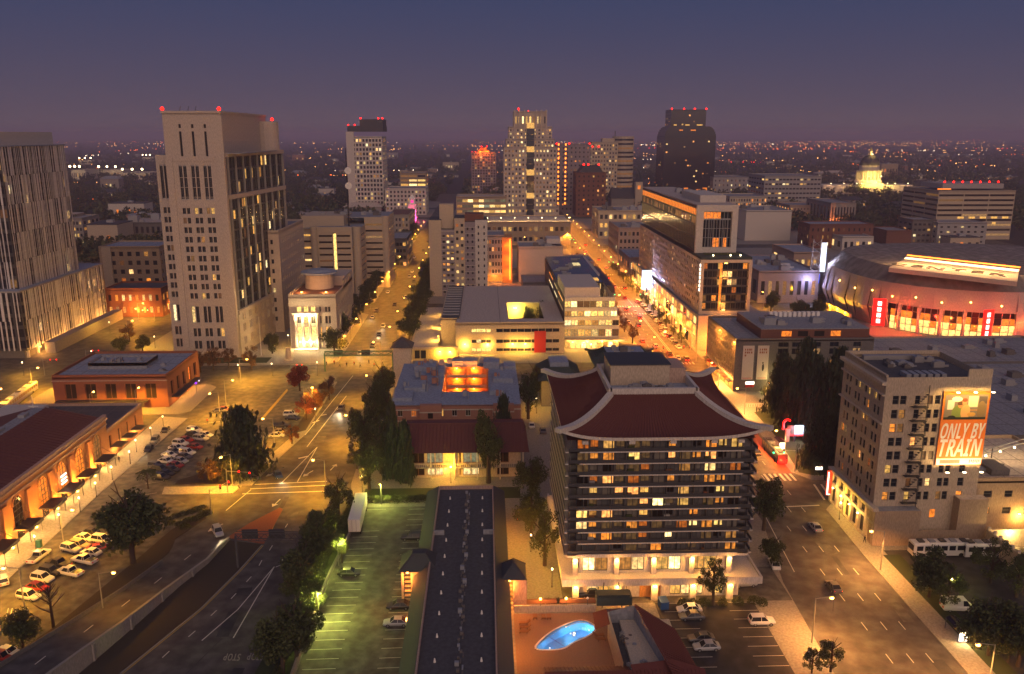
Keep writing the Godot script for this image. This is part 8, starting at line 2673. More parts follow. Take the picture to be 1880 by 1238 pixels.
func person_mesh(top: Color, legs: Color) -> ArrayMesh:
	# a walking figure: tapered bones joined by a smooth union, meshed as surface nets
	var bones := [
		[v3(0, 0.98, 0), v3(0, 1.42, -0.03), 0.15, 0.19], [v3(-0.17, 1.42, -0.02), v3(0.17, 1.42, -0.02), 0.075, 0.075], [v3(0, 1.46, -0.02), v3(0, 1.56, -0.03), 0.06, 0.055], [v3(0, 1.64, -0.04), v3(0, 1.69, -0.03), 0.095, 0.1],
		[v3(-0.09, 0.94, 0), v3(-0.1, 0.5, -0.16), 0.1, 0.065], [v3(-0.1, 0.5, -0.16), v3(-0.1, 0.08, -0.2), 0.062, 0.042], [v3(-0.1, 0.05, -0.18), v3(-0.1, 0.04, -0.36), 0.045, 0.035],
		[v3(0.09, 0.94, 0), v3(0.1, 0.5, 0.1), 0.1, 0.065], [v3(0.1, 0.5, 0.1), v3(0.1, 0.12, 0.34), 0.062, 0.042], [v3(0.1, 0.09, 0.36), v3(0.1, 0.04, 0.22), 0.045, 0.035],
		[v3(-0.2, 1.4, 0), v3(-0.25, 1.12, 0.1), 0.055, 0.042], [v3(-0.25, 1.12, 0.1), v3(-0.24, 0.86, 0.02), 0.04, 0.03], [v3(-0.24, 0.84, 0.01), v3(-0.235, 0.76, -0.02), 0.034, 0.024],
		[v3(0.2, 1.4, 0), v3(0.25, 1.12, -0.08), 0.055, 0.042], [v3(0.25, 1.12, -0.08), v3(0.24, 0.88, -0.2), 0.04, 0.03], [v3(0.24, 0.86, -0.21), v3(0.235, 0.79, -0.26), 0.034, 0.024]]
	var cell := 0.035
	var o := v3(-0.36, -0.02, -0.48)
	var nx := 21
	var ny := 53
	var nz := 28
	var f := PackedFloat32Array()
	f.resize(nx * ny * nz)
	f.fill(1.0)
	for i in f.size():
		var p := o + v3(i % nx, (i / nx) % ny, i / (nx * ny)) * cell
		var e := 0.0
		for b in bones:
			var a: Vector3 = b[0]
			var d: Vector3 = b[1] - a
			var t := clampf((p - a).dot(d) / d.length_squared(), 0, 1)
			var dist := (p - a - d * t).length() - lerpf(b[2], b[3], t)
			if dist < 0.2: e += exp(-dist * 55.0)
		f[i] = -log(maxf(e, 1e-9)) / 55.0
	var id := {}
	var v := PackedVector3Array()
	var col := PackedColorArray()
	var ix := PackedInt32Array()
	var off := [0, 1, nx, nx + 1, nx * ny, nx * ny + 1, nx * ny + nx, nx * ny + nx + 1]
	for z in nz - 1:
		for y in ny - 1:
			for x in nx - 1:
				var i := x + nx * (y + ny * z)
				var s := Vector3.ZERO
				var n := 0
				for e in [[0, 1], [2, 3], [4, 5], [6, 7], [0, 2], [1, 3], [4, 6], [5, 7], [0, 4], [1, 5], [2, 6], [3, 7]]:
					var fa := f[i + off[e[0]]]
					var fb := f[i + off[e[1]]]
					if (fa < 0.0) != (fb < 0.0):
						var t := fa / (fa - fb)
						s += v3(e[0] & 1, (e[0] >> 1) & 1, e[0] >> 2).lerp(v3(e[1] & 1, (e[1] >> 1) & 1, e[1] >> 2), t)
						n += 1
				if n:
					id[i] = v.size()
					var p := o + (v3(x, y, z) + s / n) * cell
					v.append(p)
					var skin := Color(0.36, 0.2, 0.13)
					col.append(skin if p.y > 1.5 or (p.y < 0.86 and absf(p.x) > 0.19 and p.y > 0.7) else (top if p.y > 0.95 or absf(p.x) > 0.19 else (legs if p.y > 0.09 else Color(0.02, 0.02, 0.02))))
	for z in range(1, nz - 1):
		for y in range(1, ny - 1):
			for x in range(1, nx - 1):
				var i := x + nx * (y + ny * z)
				for ax in [[1, nx, nx * ny], [nx, nx * ny, 1], [nx * ny, 1, nx]]:
					var fa := f[i]
					var fb := f[i + ax[0]]
					if (fa < 0.0) != (fb < 0.0):
						var q := [id.get(i, 0), id.get(i - ax[1], 0), id.get(i - ax[1] - ax[2], 0), id.get(i - ax[2], 0)]
						if fa > 0.0: q.reverse()
						ix.append_array(PackedInt32Array([q[0], q[1], q[2], q[0], q[2], q[3]]))
	var st := SurfaceTool.new()
	st.begin(Mesh.PRIMITIVE_TRIANGLES)
	for i in ix:
		st.set_smooth_group(0)
		st.set_color(col[i])
		st.add_vertex(v[i])
	st.index()
	st.generate_normals()
	return st.commit()

func make_street_things() -> void:
	rng.seed = 5
	var amber := Color(1.0, 0.66, 0.16)
	var yellow := Color(1.0, 0.72, 0.22)
	# globe lamps along the station pavement
	var gl := [v3(-96.3, 0, -239.7), v3(-96, 0, -229.6), v3(-96.3, 0, -219.8), v3(-94.5, 0, -211.2), v3(-94.7, 0, -200.7), v3(-94.2, 0, -190.6), v3(-94.2, 0, -182.2), v3(-94.5, 0, -173.5), v3(-94.5, 0, -163.2), v3(-94, 0, -149.2)]
	for k in gl.size():
		globe_lamp("%s globe lamp from the far end of the station pavement" % ORD[k], gl[k], 3.6, 11.0, Color(1.0, 0.72, 0.36), "globe lamps along the station")
	var gl2 := [[v3(79.7, 0, -172.7), 4.2, 30.0, "lone globe lamp at the poster hotel's corner"], [v3(-30.5, 0, -191.1), 4.4, 34.0, "globe lamp by the yellow-lit tree at the lawn"], [v3(-9.1, 0, -196), 4.4, 26.0, "globe lamp in front of the lit veranda"], [v3(12.3, 0, -145.5), 4.0, 22.0, "globe lamp on the walk left of the tower entrance"], [v3(-88.8, 0, -291.7), 5.0, 40.0, "globe lamp before the courthouse tower's lawn"], [v3(-77.6, 0, -294.8), 4.5, 32.0, "globe lamp near the red maple and plaza"], [v3(-61.2, 0, -294.3), 5.0, 42.0, "globe lamp glowing among the maple leaves"], [v3(-80.7, 0, -334.7), 5.5, 30.0, "globe lamp beside the plaza monument"], [v3(-165.4, 0, -364.4), 5.0, 40.0, "globe lamp at the striped tower's terrace end"], [v3(-135.2, 0, -336.4), 5.0, 50.0, "globe lamp by the courthouse tower's left garage"], [v3(9, 0, -159.7), 4.0, 20.0, "globe lamp in the lane left of the podium"], [v3(15.5, 0, -249.2), 5.0, 26.0, "yellow lamp in the lane behind the tower"], [v3(41.1, 0, -317.9), 5.0, 40.0, "globe lamp at the stepped office corner"], [v3(-51.5, 0, -241.1), 5.0, 36.0, "globe lamp under the glowing orange maple"], [v3(-150.1, 0, -313.4), 5.0, 30.0, "globe lamp left of the freight building"], [v3(-167.6, 0, -297.6), 5.0, 50.0, "globe lamp at the left edge by the tram stop"], [v3(55.3, 0, -283.7), 5.0, 40.0, "globe lamp between pagoda hall and crossing"]]
	for g in gl2:
		globe_lamp(g[3], g[0], g[1], g[2], yellow, "")
	# arm lamps
	for k in 15:
		var z := -318.0 - k * 31.0
		arm_lamp("%s arm lamp from the plaza on the left street's left side" % ORD[k], v3(-57.6, 0.14, z), Vector3.RIGHT, 9.0, 150.0, amber, "arm lamps of the left street")
		arm_lamp("%s arm lamp from the crossing on the left street's right side" % ORD[k], v3(-36.4, 0.14, z - 15), Vector3.LEFT, 9.0, 150.0, amber, "arm lamps of the left street")
	for k in 18:
		var z := -312.0 - k * 29.0
		arm_lamp("%s arm lamp beyond the crossing on the right street's left side" % ORD[k], v3(62, 0.14, z), Vector3.RIGHT, 9.0, 260.0, Color(1.0, 0.6, 0.17), "arm lamps of the right street")
		arm_lamp("%s arm lamp beyond the crossing on the right street's right side" % ORD[k], v3(82.4, 0.14, z - 14), Vector3.LEFT, 9.0, 260.0, Color(1.0, 0.6, 0.17), "arm lamps of the right street")
	var al := [
		[v3(80.2, 0.14, -276), Vector3.LEFT, 420.0, "arm lamp before the banner office's far corner"], [v3(80.2, 0.14, -246), Vector3.LEFT, 300.0, "arm lamp above the red bus lane"], [v3(61.8, 0.14, -282), Vector3.RIGHT, 380.0, "arm lamp at the crossing by the pagoda hall"], [v3(61.5, 0.14, -240), Vector3.RIGHT, 260.0, "arm lamp hidden behind the curled roof's right tip"], [v3(79.4, 0.14, -208), Vector3.LEFT, 230.0, "arm lamp by the digital sign lawn"], [v3(78.6, 0.14, -150), Vector3.LEFT, 170.0, "banner-hung lamp post beside the right lot"], [v3(55.5, 0.14, -126), Vector3.RIGHT, 170.0, "curved arm lamp at the bottom of the right street"], [v3(78, 0.14, -112), Vector3.LEFT, 170.0, "arm lamp past the bus shelter"],
		[v3(-84, 0, -260.4), Vector3.RIGHT, 230.0, "tall lot lamp left of the upper lot"], [v3(-82.2, 0, -248.1), v3(-0.7, 0, 0.7), 230.0, "tall lot lamp behind the cedar"], [v3(-59.3, 0, -222.4), Vector3.LEFT, 220.0, "lot lamp over the upper lot's cars"], [v3(-86.5, 0, -286.2), Vector3.RIGHT, 260.0, "tall lamp where the lot meets the cross street"], [v3(-63.3, 0, -196), v3(-0.6, 0, 0.8), 280.0, "lamp over the depot drive junction"], [v3(-89.7, 0, -165.1), Vector3.RIGHT, 150.0, "double-armed lamp over the depot lane"], [v3(-85.2, 0, -140.9), Vector3.LEFT, 150.0, "lot lamp beside the white wagon at the lower left"], [v3(-69.9, 0, -138.6), Vector3.RIGHT, 30.0, "lamp post on the ramp's shoulder"], [v3(-39.4, 0, -191.4), Vector3.LEFT, 240.0, "arm lamp hidden in the yellow-lit tree"], [v3(-36.8, 0, -224.6), Vector3.LEFT, 240.0, "arm lamp among the tall dark trees"], [v3(-36.5, 0, -264.6), Vector3.LEFT, 240.0, "arm lamp beside the blue roofs on the left street"], [v3(-56.9, 0, -251.4), Vector3.RIGHT, 240.0, "arm lamp on the left street's maple strip"], [v3(-154, 0, -277.4), Vector3.RIGHT, 260.0, "arm lamp on the cross street at the left edge"], [v3(-133.8, 0, -289.7), Vector3.RIGHT, 220.0, "arm lamp left of the freight building roof"], [v3(-40.1, 0, -310), Vector3.LEFT, 260.0, "arm lamp at the plaza end of the crossing"], [v3(-120, 0.14, -246), Vector3.FORWARD, 260.0, "arm lamp between the station and the freight building"], [v3(-108, 0.14, -250), Vector3.FORWARD, 200.0, "arm lamp by the freight building's awning"], [v3(-150, 0.14, -250), Vector3.FORWARD, 240.0, "arm lamp at the tram stop"], [v3(-162.5, 0, -388.7), Vector3.RIGHT, 240.0, "arm lamp before the red brick house"], [v3(-152.1, 0, -350.9), Vector3.RIGHT, 200.0, "arm lamp along the striped tower's side street"], [v3(46.7, 0, -290.9), v3(0, 0, 1), 200.0, "arm lamp behind the pagoda hall"], [v3(89.7, 0, -255), v3(0, 0, 1), 90.0, "white post lamp before the banner office"]]
	for l in al:
		arm_lamp(l[3], l[0], l[1], 8.5, l[2] * (0.72 if l[0].x < 0.0 else 1.05), Color(1.0, 0.68, 0.16) if l[0].x < 0.0 else Color(1.0, 0.66, 0.32), "")
	for r in 3:
		for k in 9:
			var x := -150.0 + k * 36.0
			if absf(x + 47.0) > 14.0 and absf(x - 74.0) > 14.0:
				arm_lamp("%s arm lamp from the left on the %s cross street beyond the office" % [ORD[k], ORD[r]], v3(x, 0.14, -405.0 - r * 117.0), Vector3.FORWARD, 8.5, 150.0, amber, "arm lamps of the cross streets")
	# greenish lamps over the motel lot, white lamp by the shelter lot
	for l in [[v3(-25, 0, -183.8), 34.0, v3(-0.3, 0, 1), "slim lot lamp behind the clipped hedge"], [v3(-30.2, 0, -155.2), 60.0, Vector3.RIGHT, "lot lamp inside the small yellow-green tree"], [v3(-30.4, 0, -135.6), 60.0, Vector3.RIGHT, "lot lamp inside the lamp-lit shrub tree"]]:
		var t := thing("lot_lamp", l[3], "street lamp", l[0], 0.0, "greenish lamps of the motel lot")
		var b := MB.new()
		b.tube(Vector3.ZERO, v3(0, 5.6, 0), 0.09, 0.07, 6)
		b.box(v3(0, 5.7, 0) + l[2] * 0.5, v3(0.5, 0.16, 0.5))
		put(t, "post", b.mesh(), M.pole_grey)
		put(t, "lamp_lens", unit("ball"), glow("lamp_green", Color(0.85, 1.0, 0.4), 8.0), UP * 5.5 + l[2] * 0.5, Basis.from_scale(v3(0.22, 0.1, 0.22)))
		light(t, UP * 5.3 + l[2] * 0.5, Color(0.93, 0.95, 0.42), l[1] * 0.95, 0.25)
	for l in [[v3(85.8, 0, -137.7), 40.0, "lamp inside the bright yellow-green lot tree"], [v3(86.8, 0, -121.4), 26.0, "lamp inside the bottom right lamp-lit tree"]]:
		globe_lamp(l[2], l[0], 5.0, l[1], Color(0.95, 0.95, 0.35), "")
	# signals
	var sg := [[v3(61.6, 0.14, -308.5), Vector3.RIGHT, 6.0, false, "signal on the left corner beyond the right street's crossing"], [v3(80.6, 0.14, -309), Vector3.LEFT, 5.0, false, "signal on the right corner beyond the right street's crossing"], [v3(79.6, 0.14, -200.5), Vector3.LEFT, 6.0, true, "green signal beside the articulated bus"], [v3(-63.3, 0, -192.1), v3(0.9, 0, 0.3), 7.0, false, "signal with long arm at the depot drive"], [v3(-63.5, 0, -180), v3(0.5, 0, -0.8), 6.0, false, "signal on the planted island"], [v3(62.5, 0.14, -420), Vector3.RIGHT, 6.0, true, "green signal at the second crossing's left corner"], [v3(85, 0.14, -420), Vector3.LEFT, 6.0, true, "green signal at the second crossing's right corner"], [v3(62.5, 0.14, -532), Vector3.RIGHT, 6.0, true, "green signal at the third crossing's left corner"], [v3(85, 0.14, -532), Vector3.LEFT, 6.0, true, "green signal at the third crossing's right corner"], [v3(62.5, 0.14, -650), Vector3.RIGHT, 6.0, true, "green signal at the fourth crossing"], [v3(-160.1, 0, -297.4), Vector3.RIGHT, 5.0, false, "red signal at the left cross street"], [v3(-150.8, 0, -310.3), Vector3.RIGHT, 5.0, false, "red signal behind the freight building"], [v3(-155.1, 0, -388.5), Vector3.LEFT, 5.0, true, "green signal by the red brick house"], [v3(-69.1, 0, -287.6), Vector3.RIGHT, 4.0, false, "signal by the plaza corner"]]
	for s in sg:
		signal_post(s[4], s[0], s[1], s[2], s[3])
	gantry("dark truss sign gantry over the lower left roadway", v3(-50.4, 0, -155.2), v3(-36.9, 0, -154.8), 6.2, M.roof_dark)
	gantry("green truss sign gantry across the left street at the plaza", v3(-59.5, 0, -300), v3(-34.5, 0, -300), 6.0, M.metal_green)
	# bus shelters
	for k in 2:
		var c: Vector3 = [v3(81.6, 0, -127.4), v3(81.7, 0, -217.9)][k]
		var t := thing("bus_shelter", ["lit bus shelter on the pavement at the lower right", "orange-lit bus shelter beside the bus"][k], "bus shelter", c, 0.0, "bus shelters")
		var r := MB.new()
		for i in 6:
			var a0 := -0.9 + 1.8 * i / 6.0
			var a1 := -0.9 + 1.8 * (i + 1) / 6.0
			r.quad(v3(sin(a0) * 1.3, 1.5 + cos(a0) * 1.2, 2.2), v3(sin(a1) * 1.3, 1.5 + cos(a1) * 1.2, 2.2), v3(sin(a1) * 1.3, 1.5 + cos(a1) * 1.2, -2.2), v3(sin(a0) * 1.3, 1.5 + cos(a0) * 1.2, -2.2))
		put(t, "roof", r.mesh(), M.glass_brown)
		bx(t, "advert_panel", M.neon_white, -0.9, 0.4, 2.15, 0.5, 2.2, 2.25)
		bx(t, "back_glass", M.glass, 0.95, 0.3, -2.1, 1.0, 2.2, 2.1)
		bx(t, "bench", M.wood, 0.3, 0.5, -1.8, 0.8, 0.6, 1.6)
		for s in [[-0.95, 2.1], [-0.95, -2.1], [1.0, 2.1], [1.0, -2.1]]:
			bx(t, "post", M.metal_dark, s[0] - 0.05, 0.14, s[1] - 0.05, s[0] + 0.05, 2.3, s[1] + 0.05)
		light(t, v3(-0.2, 1.9, 2.7), Color(1.0, 0.8, 0.5), 9.0, 0.3)
	# digital sign and red arch on the corner lawn
	var ds := thing("digital_sign", "digital picture sign with red foot on the corner lawn", "sign", v3(87.2, 0, -222))
	bx(ds, "post", M.metal_dark, -0.2, 0.1, -0.2, 0.2, 2.4, 0.2)
	bx(ds, "screen", M.screen_white, -0.2, 2.4, -0.15, 2.4, 5.0, 0.15)
	bx(ds, "screen", M.lit_dim, -2.2, 2.4, -0.15, -0.2, 5.0, 0.15)
	bx(ds, "foot_panel", M.neon_red, -2.2, 1.9, -0.15, 2.4, 2.38, 0.15)
	light(ds, v3(0.8, 3.6, 1.6), Color(0.9, 0.85, 1.0), 10.0, 0.4)
	var ra := thing("red_arch_sign", "red neon hook sign on a pale pillar left of the digital sign", "sign", v3(85.1, 0, -222.1))
	bx(ra, "pillar", M.cream, -0.6, 0.1, -0.4, 0.6, 4.0, 0.4)
	var rm := MB.new()
	for i in 8:
		var a0 := PI * i / 8.0 * 0.75
		var a1 := PI * (i + 1) / 8.0 * 0.75
		rm.tube(v3(-0.2 - cos(a0) * 1.1, 5.6 + sin(a0) * 1.1, 0), v3(-0.2 - cos(a1) * 1.1, 5.6 + sin(a1) * 1.1, 0), 0.3, 0.3, 6)
	rm.tube(v3(-1.3, 5.6, 0), v3(-1.3, 3.8, 0), 0.3, 0.3, 6)
	put(ra, "neon_tube", rm.mesh(), M.neon_red)
	light(ra, v3(-0.6, 5.2, 1.4), Color(1.0, 0.1, 0.05), 12.0, 0.4)
	var ss := thing("shop_sign", "small white lit sign at the lawn's lower corner", "sign", v3(84.9, 0, -198.5))
	bx(ss, "post", M.metal_dark, -0.9, 0.1, -0.05, -0.7, 2.2, 0.05)
	bx(ss, "panel", M.neon_white, -0.8, 1.4, -0.08, 1.0, 2.2, 0.08)
	# purple lamp at the freight building corner
	var pu := thing("purple_lamp", "purple and white glowing lamp at the freight building's corner", "lamp", v3(-98, 0, -274.4))
	var pb := MB.new()
	pb.tube(Vector3.ZERO, v3(0, 3.4, 0), 0.07, 0.06, 5)
	put(pu, "post", pb.mesh(), M.metal_dark)
	put(pu, "globe", unit("ball"), M.neon_purple, v3(0, 3.5, 0), Basis.from_scale(Vector3.ONE * 0.35))
	put(pu, "globe", unit("ball"), M.screen_white, v3(1.1, 4.3, 0), Basis.from_scale(Vector3.ONE * 0.25))
	bx(pu, "arm", M.metal_dark, 0, 4.0, -0.04, 1.1, 4.08, 0.04)
	light(pu, v3(0, 3.5, 0), Color(0.5, 0.15, 1.0), 30.0, 0.3)
	# barriers, railing by the banner office, utility cabinets
	var rl := thing("white_railing", "white railing round the steps before the banner office", "railing", v3(86.6, 0, -253.4))
	for k in 12:
		bx(rl, "baluster", M.sign_white, -4.0 + k * 0.75, 0.14, -0.04, -3.92 + k * 0.75, 1.1, 0.04)
	bx(rl, "handrail", M.sign_white, -4.1, 1.1, -0.05, 4.4, 1.18, 0.05)
	for k in 3:
		var cb := thing("utility_cabinet", ["left green cabinet at the crossing's corner", "right green cabinet at the crossing's corner", "green cabinet on the station pavement"][k], "cabinet", [v3(-60.8, 0, -200.3), v3(-60.4, 0, -203.1), v3(-94.8, 0, -165.1)][k], 0.0, "green utility cabinets")
		bx(cb, "case", M.metal_green, -0.45, 0.14, -0.4, 0.45, 1.7, 0.4)
		bx(cb, "cap", M.metal_green, -0.5, 1.7, -0.45, 0.5, 1.8, 0.45)
	# the long trailer in the lot
	var tr := thing("box_trailer", "long pale green box trailer parked along the lot's left side", "trailer", v3(-29.1, 0, -174.8) + UP * 0.16, 0.03)
	bx(tr, "box", M.sign_white, -1.3, 1.1, -7.0, 1.3, 4.0, 7.0)
	for s in 2:
		bx(tr, "rear_door", M.sign_white, -1.26 + s * 1.28, 1.2, 7.0, -0.02 + s * 1.28, 3.95, 7.06)
		bx(tr, "lock_rod", M.metal, -0.5 + s * 0.9, 1.2, 7.07, -0.44 + s * 0.9, 3.9, 7.12)
	for z in [4.6, 5.8, -5.5]:
		for s in [-1, 1]:
			var w := MB.new()
			w.tube(v3(s * 1.05, 0.5, z), v3(s * 1.3, 0.5, z), 0.5, 0.5, 12, true)
			put(tr, "wheel", w.mesh(), M.tyre)
	bx(tr, "chassis", M.metal_dark, -0.9, 0.8, -6.8, 0.9, 1.1, 6.9)
	# people
	var pm := StandardMaterial3D.new()
	pm.vertex_color_use_as_albedo = true
	pm.roughness = 0.85
	var bodies := [person_mesh(Color(0.03, 0.03, 0.04), Color(0.02, 0.02, 0.03)), person_mesh(Color(0.3, 0.04, 0.03), Color(0.03, 0.035, 0.06)), person_mesh(Color(0.35, 0.33, 0.3), Color(0.03, 0.03, 0.04))]
	var hair := MB.new()
	hair.ball(v3(0, 1.72, -0.015), v3(0.1, 0.085, 0.105), 5, 9)
	var hm := hair.mesh()
	var ppl := [[v3(-97.9, 0, -212.4), 0.4, 0, "person in dark clothes walking on the station pavement"], [v3(80.5, 0, -161.5), 0.2, 0, "person in black walking past the poster hotel"], [v3(85.7, 0, -312.4), 1.2, 0, "left of two people walking at the hotel corner"], [v3(87, 0, -313.1), 1.2, 1, "right of two people walking at the hotel corner"], [v3(-84.3, 0, -242.7), 0.0, 1, "person standing by the lot's small island"], [v3(81.7, 0, -168.1), 3.0, 1, "person walking by the globe lamp at the poster hotel"]]
	for k in 9:
		ppl.append([v3(-60.3, 0, -307.5) + v3(k * 2.6, 0.02, rng.randf_range(-3, 3)), rng.randf() * TAU, k % 3, "%s person from the left in the small crowd at the plaza" % ORD[k]])
	for q in ppl:
		var t := thing("person", q[3], "person", q[0] + UP * 0.14, q[1], "crowd at the plaza corner" if "small crowd" in q[3] else "")
		put(t, "body", bodies[q[2]], pm)
		put(t, "hair", hm, M.cloth_dark)


# ---- vehicles --------------------------------------------------------------

func car_shapes(kind: String) -> Dictionary:
	var key := "car_" + kind
	if shapes.has(key):
		return shapes[key]
	var sec: Array
	var cab: Array
	match kind:
		"sedan":
			sec = [[-2.3, 0.4, 0.6, 0.68], [-2.12, 0.3, 0.72, 0.84], [-1.0, 0.24, 0.9, 0.9], [1.5, 0.24, 0.96, 0.9], [2.1, 0.3, 0.93, 0.85], [2.28, 0.42, 0.78, 0.74]]
			cab = [-1.05, 1.75, -0.35, 1.05, 0.9, 1.42]
		"suv":
			sec = [[-2.3, 0.45, 0.75, 0.72], [-2.12, 0.36, 0.9, 0.88], [-1.0, 0.3, 1.05, 0.94], [1.8, 0.3, 1.1, 0.94], [2.2, 0.36, 1.06, 0.9], [2.32, 0.5, 0.95, 0.82]]
			cab = [-1.0, 2.2, -0.35, 1.95, 1.04, 1.72]
		"pickup":
			sec = [[-2.8, 0.5, 0.85, 0.76], [-2.6, 0.42, 1.0, 0.94], [-1.3, 0.36, 1.12, 0.98], [2.3, 0.36, 1.12, 0.98], [2.75, 0.42, 1.1, 0.95], [2.85, 0.5, 1.05, 0.9]]
			cab = [-1.3, 0.9, -0.65, 0.6, 1.1, 1.8]
		"van":
			sec = [[-2.8, 0.5, 0.9, 0.8], [-2.6, 0.4, 1.1, 0.96], [-1.9, 0.34, 1.3, 1.0], [2.6, 0.34, 1.35, 1.0], [2.8, 0.4, 1.33, 0.97], [2.86, 0.5, 1.3, 0.94]]
			cab = [-2.0, 2.82, -1.2, 2.7, 1.3, 2.35]
	var b := MB.new()
	var ring := func(s: Array) -> Array:
		return [v3(-s[3] * 0.9, s[1], s[0]), v3(-s[3], lerpf(s[1], s[2], 0.3), s[0]), v3(-s[3], lerpf(s[1], s[2], 0.75), s[0]), v3(-s[3] * 0.9, s[2], s[0]), v3(s[3] * 0.9, s[2], s[0]), v3(s[3], lerpf(s[1], s[2], 0.75), s[0]), v3(s[3], lerpf(s[1], s[2], 0.3), s[0]), v3(s[3] * 0.9, s[1], s[0])]
	for i in sec.size() - 1:
		var r0: Array = ring.call(sec[i])
		var r1: Array = ring.call(sec[i + 1])
		for k in 8:
			var j := (k + 1) % 8
			b.quad(r0[k], r1[k], r1[j], r0[j])
	for e in [0, sec.size() - 1]:
		var r: Array = ring.call(sec[e])
		for k in range(1, 7):
			b.tri(r[0], r[k], r[k + 1])
	var y0: float = cab[4]
	var y1: float = cab[5]
	var hw: float = sec[2][3] * 0.93
	var ht := hw * 0.8 if kind != "van" else hw * 0.95
	var g := MB.new()
	var lo := [v3(-hw, y0, cab[1]), v3(hw, y0, cab[1]), v3(hw, y0, cab[0]), v3(-hw, y0, cab[0])]
	var hi := [v3(-ht, y1, cab[3]), v3(ht, y1, cab[3]), v3(ht, y1, cab[2]), v3(-ht, y1, cab[2])]
	for i in 4:
		g.quad(lo[i], lo[(i + 1) % 4], hi[(i + 1) % 4], hi[i])
	# roof and pillars belong to the painted body
	var mid := v3(0, y1, (cab[2] + cab[3]) * 0.5)
	b.box(mid + UP * 0.02, v3(ht * 2.0, 0.07, cab[3] - cab[2]))
	for i in 4:
		b.tube(lo[i], hi[i], 0.06, 0.05, 4)
	for s in [-1, 1]:
		b.tube(v3(s * hw, y0, 0.35), v3(s * ht, y1, 0.35), 0.05, 0.05, 4)
		if kind == "van":
			b.quad(v3(s * (hw + 0.01), y0, -0.6), v3(s * (hw + 0.01), y0, cab[1]), v3(s * (ht + 0.01), y1, cab[3]), v3(s * (ht + 0.01), y1, -0.5))
	var d := {"body": b.mesh(), "glass": g.mesh(), "front": sec[1][0] - 0.06, "rear": sec[-2][0] + 0.08, "lamp_y": lerpf(sec[1][1], sec[1][2], 0.7), "hw": sec[1][3] * 0.66}
	var w := MB.new()
	w.tube(v3(-0.11, 0, 0), v3(0.11, 0, 0), 0.33, 0.33, 12)
	for s in [-1, 1]:
		for i in 12:
			w.tri(v3(s * 0.11, 0, 0), v3(s * 0.11, cos(TAU * i / 12) * 0.33, sin(TAU * i / 12) * 0.33), v3(s * 0.11, cos(TAU * (i + 1) / 12) * 0.33, sin(TAU * (i + 1) / 12) * 0.33))
	d.wheel = w.mesh()
	var rim := MB.new()
	rim.tube(v3(-0.125, 0, 0), v3(0.125, 0, 0), 0.2, 0.2, 8, true)
	for i in 8:
		rim.tri(v3(-0.125, 0, 0), v3(-0.125, cos(TAU * i / 8) * 0.2, sin(TAU * i / 8) * 0.2), v3(-0.125, cos(TAU * (i + 1) / 8) * 0.2, sin(TAU * (i + 1) / 8) * 0.2))
	d.rim = rim.mesh()
	shapes[key] = d
	return d

func car(label: String, at: Vector3, turn: float, kind: String, colour: String, lit := false, group := "", beam := 0.0) -> Node3D:
	var d := car_shapes(kind)
	var t := thing({"sedan": "sedan", "suv": "suv", "pickup": "pickup_truck", "van": "van"}[kind], label, "car" if kind != "van" else "van", at, turn, group)
	put(t, "body", d.body, M["car_" + colour])
	put(t, "windows", d.glass, M.glass)
	if kind == "pickup":
		bx(t, "cargo_bed", M.metal_dark, -0.8, 1.1, 1.05, 0.8, 1.14, 2.6)
	for z in [-1.4, 1.4]:
		for s in [-1, 1]:
			var w := put(t, "wheel", d.wheel, M.tyre, v3(s * 0.82, 0.34, z * (1.2 if kind in ["pickup", "van"] else 1.0)))
			put(w, "rim", d.rim, M.rim)
	for s in [-1, 1]:
		bx(t, "headlight", M.head_lamp if lit else M.sign_white, s * d.hw - 0.15, d.lamp_y - 0.16, d.front - 0.08, s * d.hw + 0.15, d.lamp_y, d.front + 0.1)
		bx(t, "taillight", M.tail_lamp if lit else M.sign_red, s * d.hw - 0.16, d.lamp_y - 0.06, d.rear - 0.1, s * d.hw + 0.18, d.lamp_y + 0.2, d.rear + 0.08)
	if beam < 0.0:
		light(t, v3(0, 0.9, d.rear + 0.6), Color(1.0, 0.1, 0.03), -beam, 0.3)
	if beam > 0.0:
		spot(t, v3(0, 0.75, d.front - 0.3), v3(0, 0.1, d.front - 12.0), Color(1.0, 0.88, 0.68), beam, 32.0, 0.3)
	return t

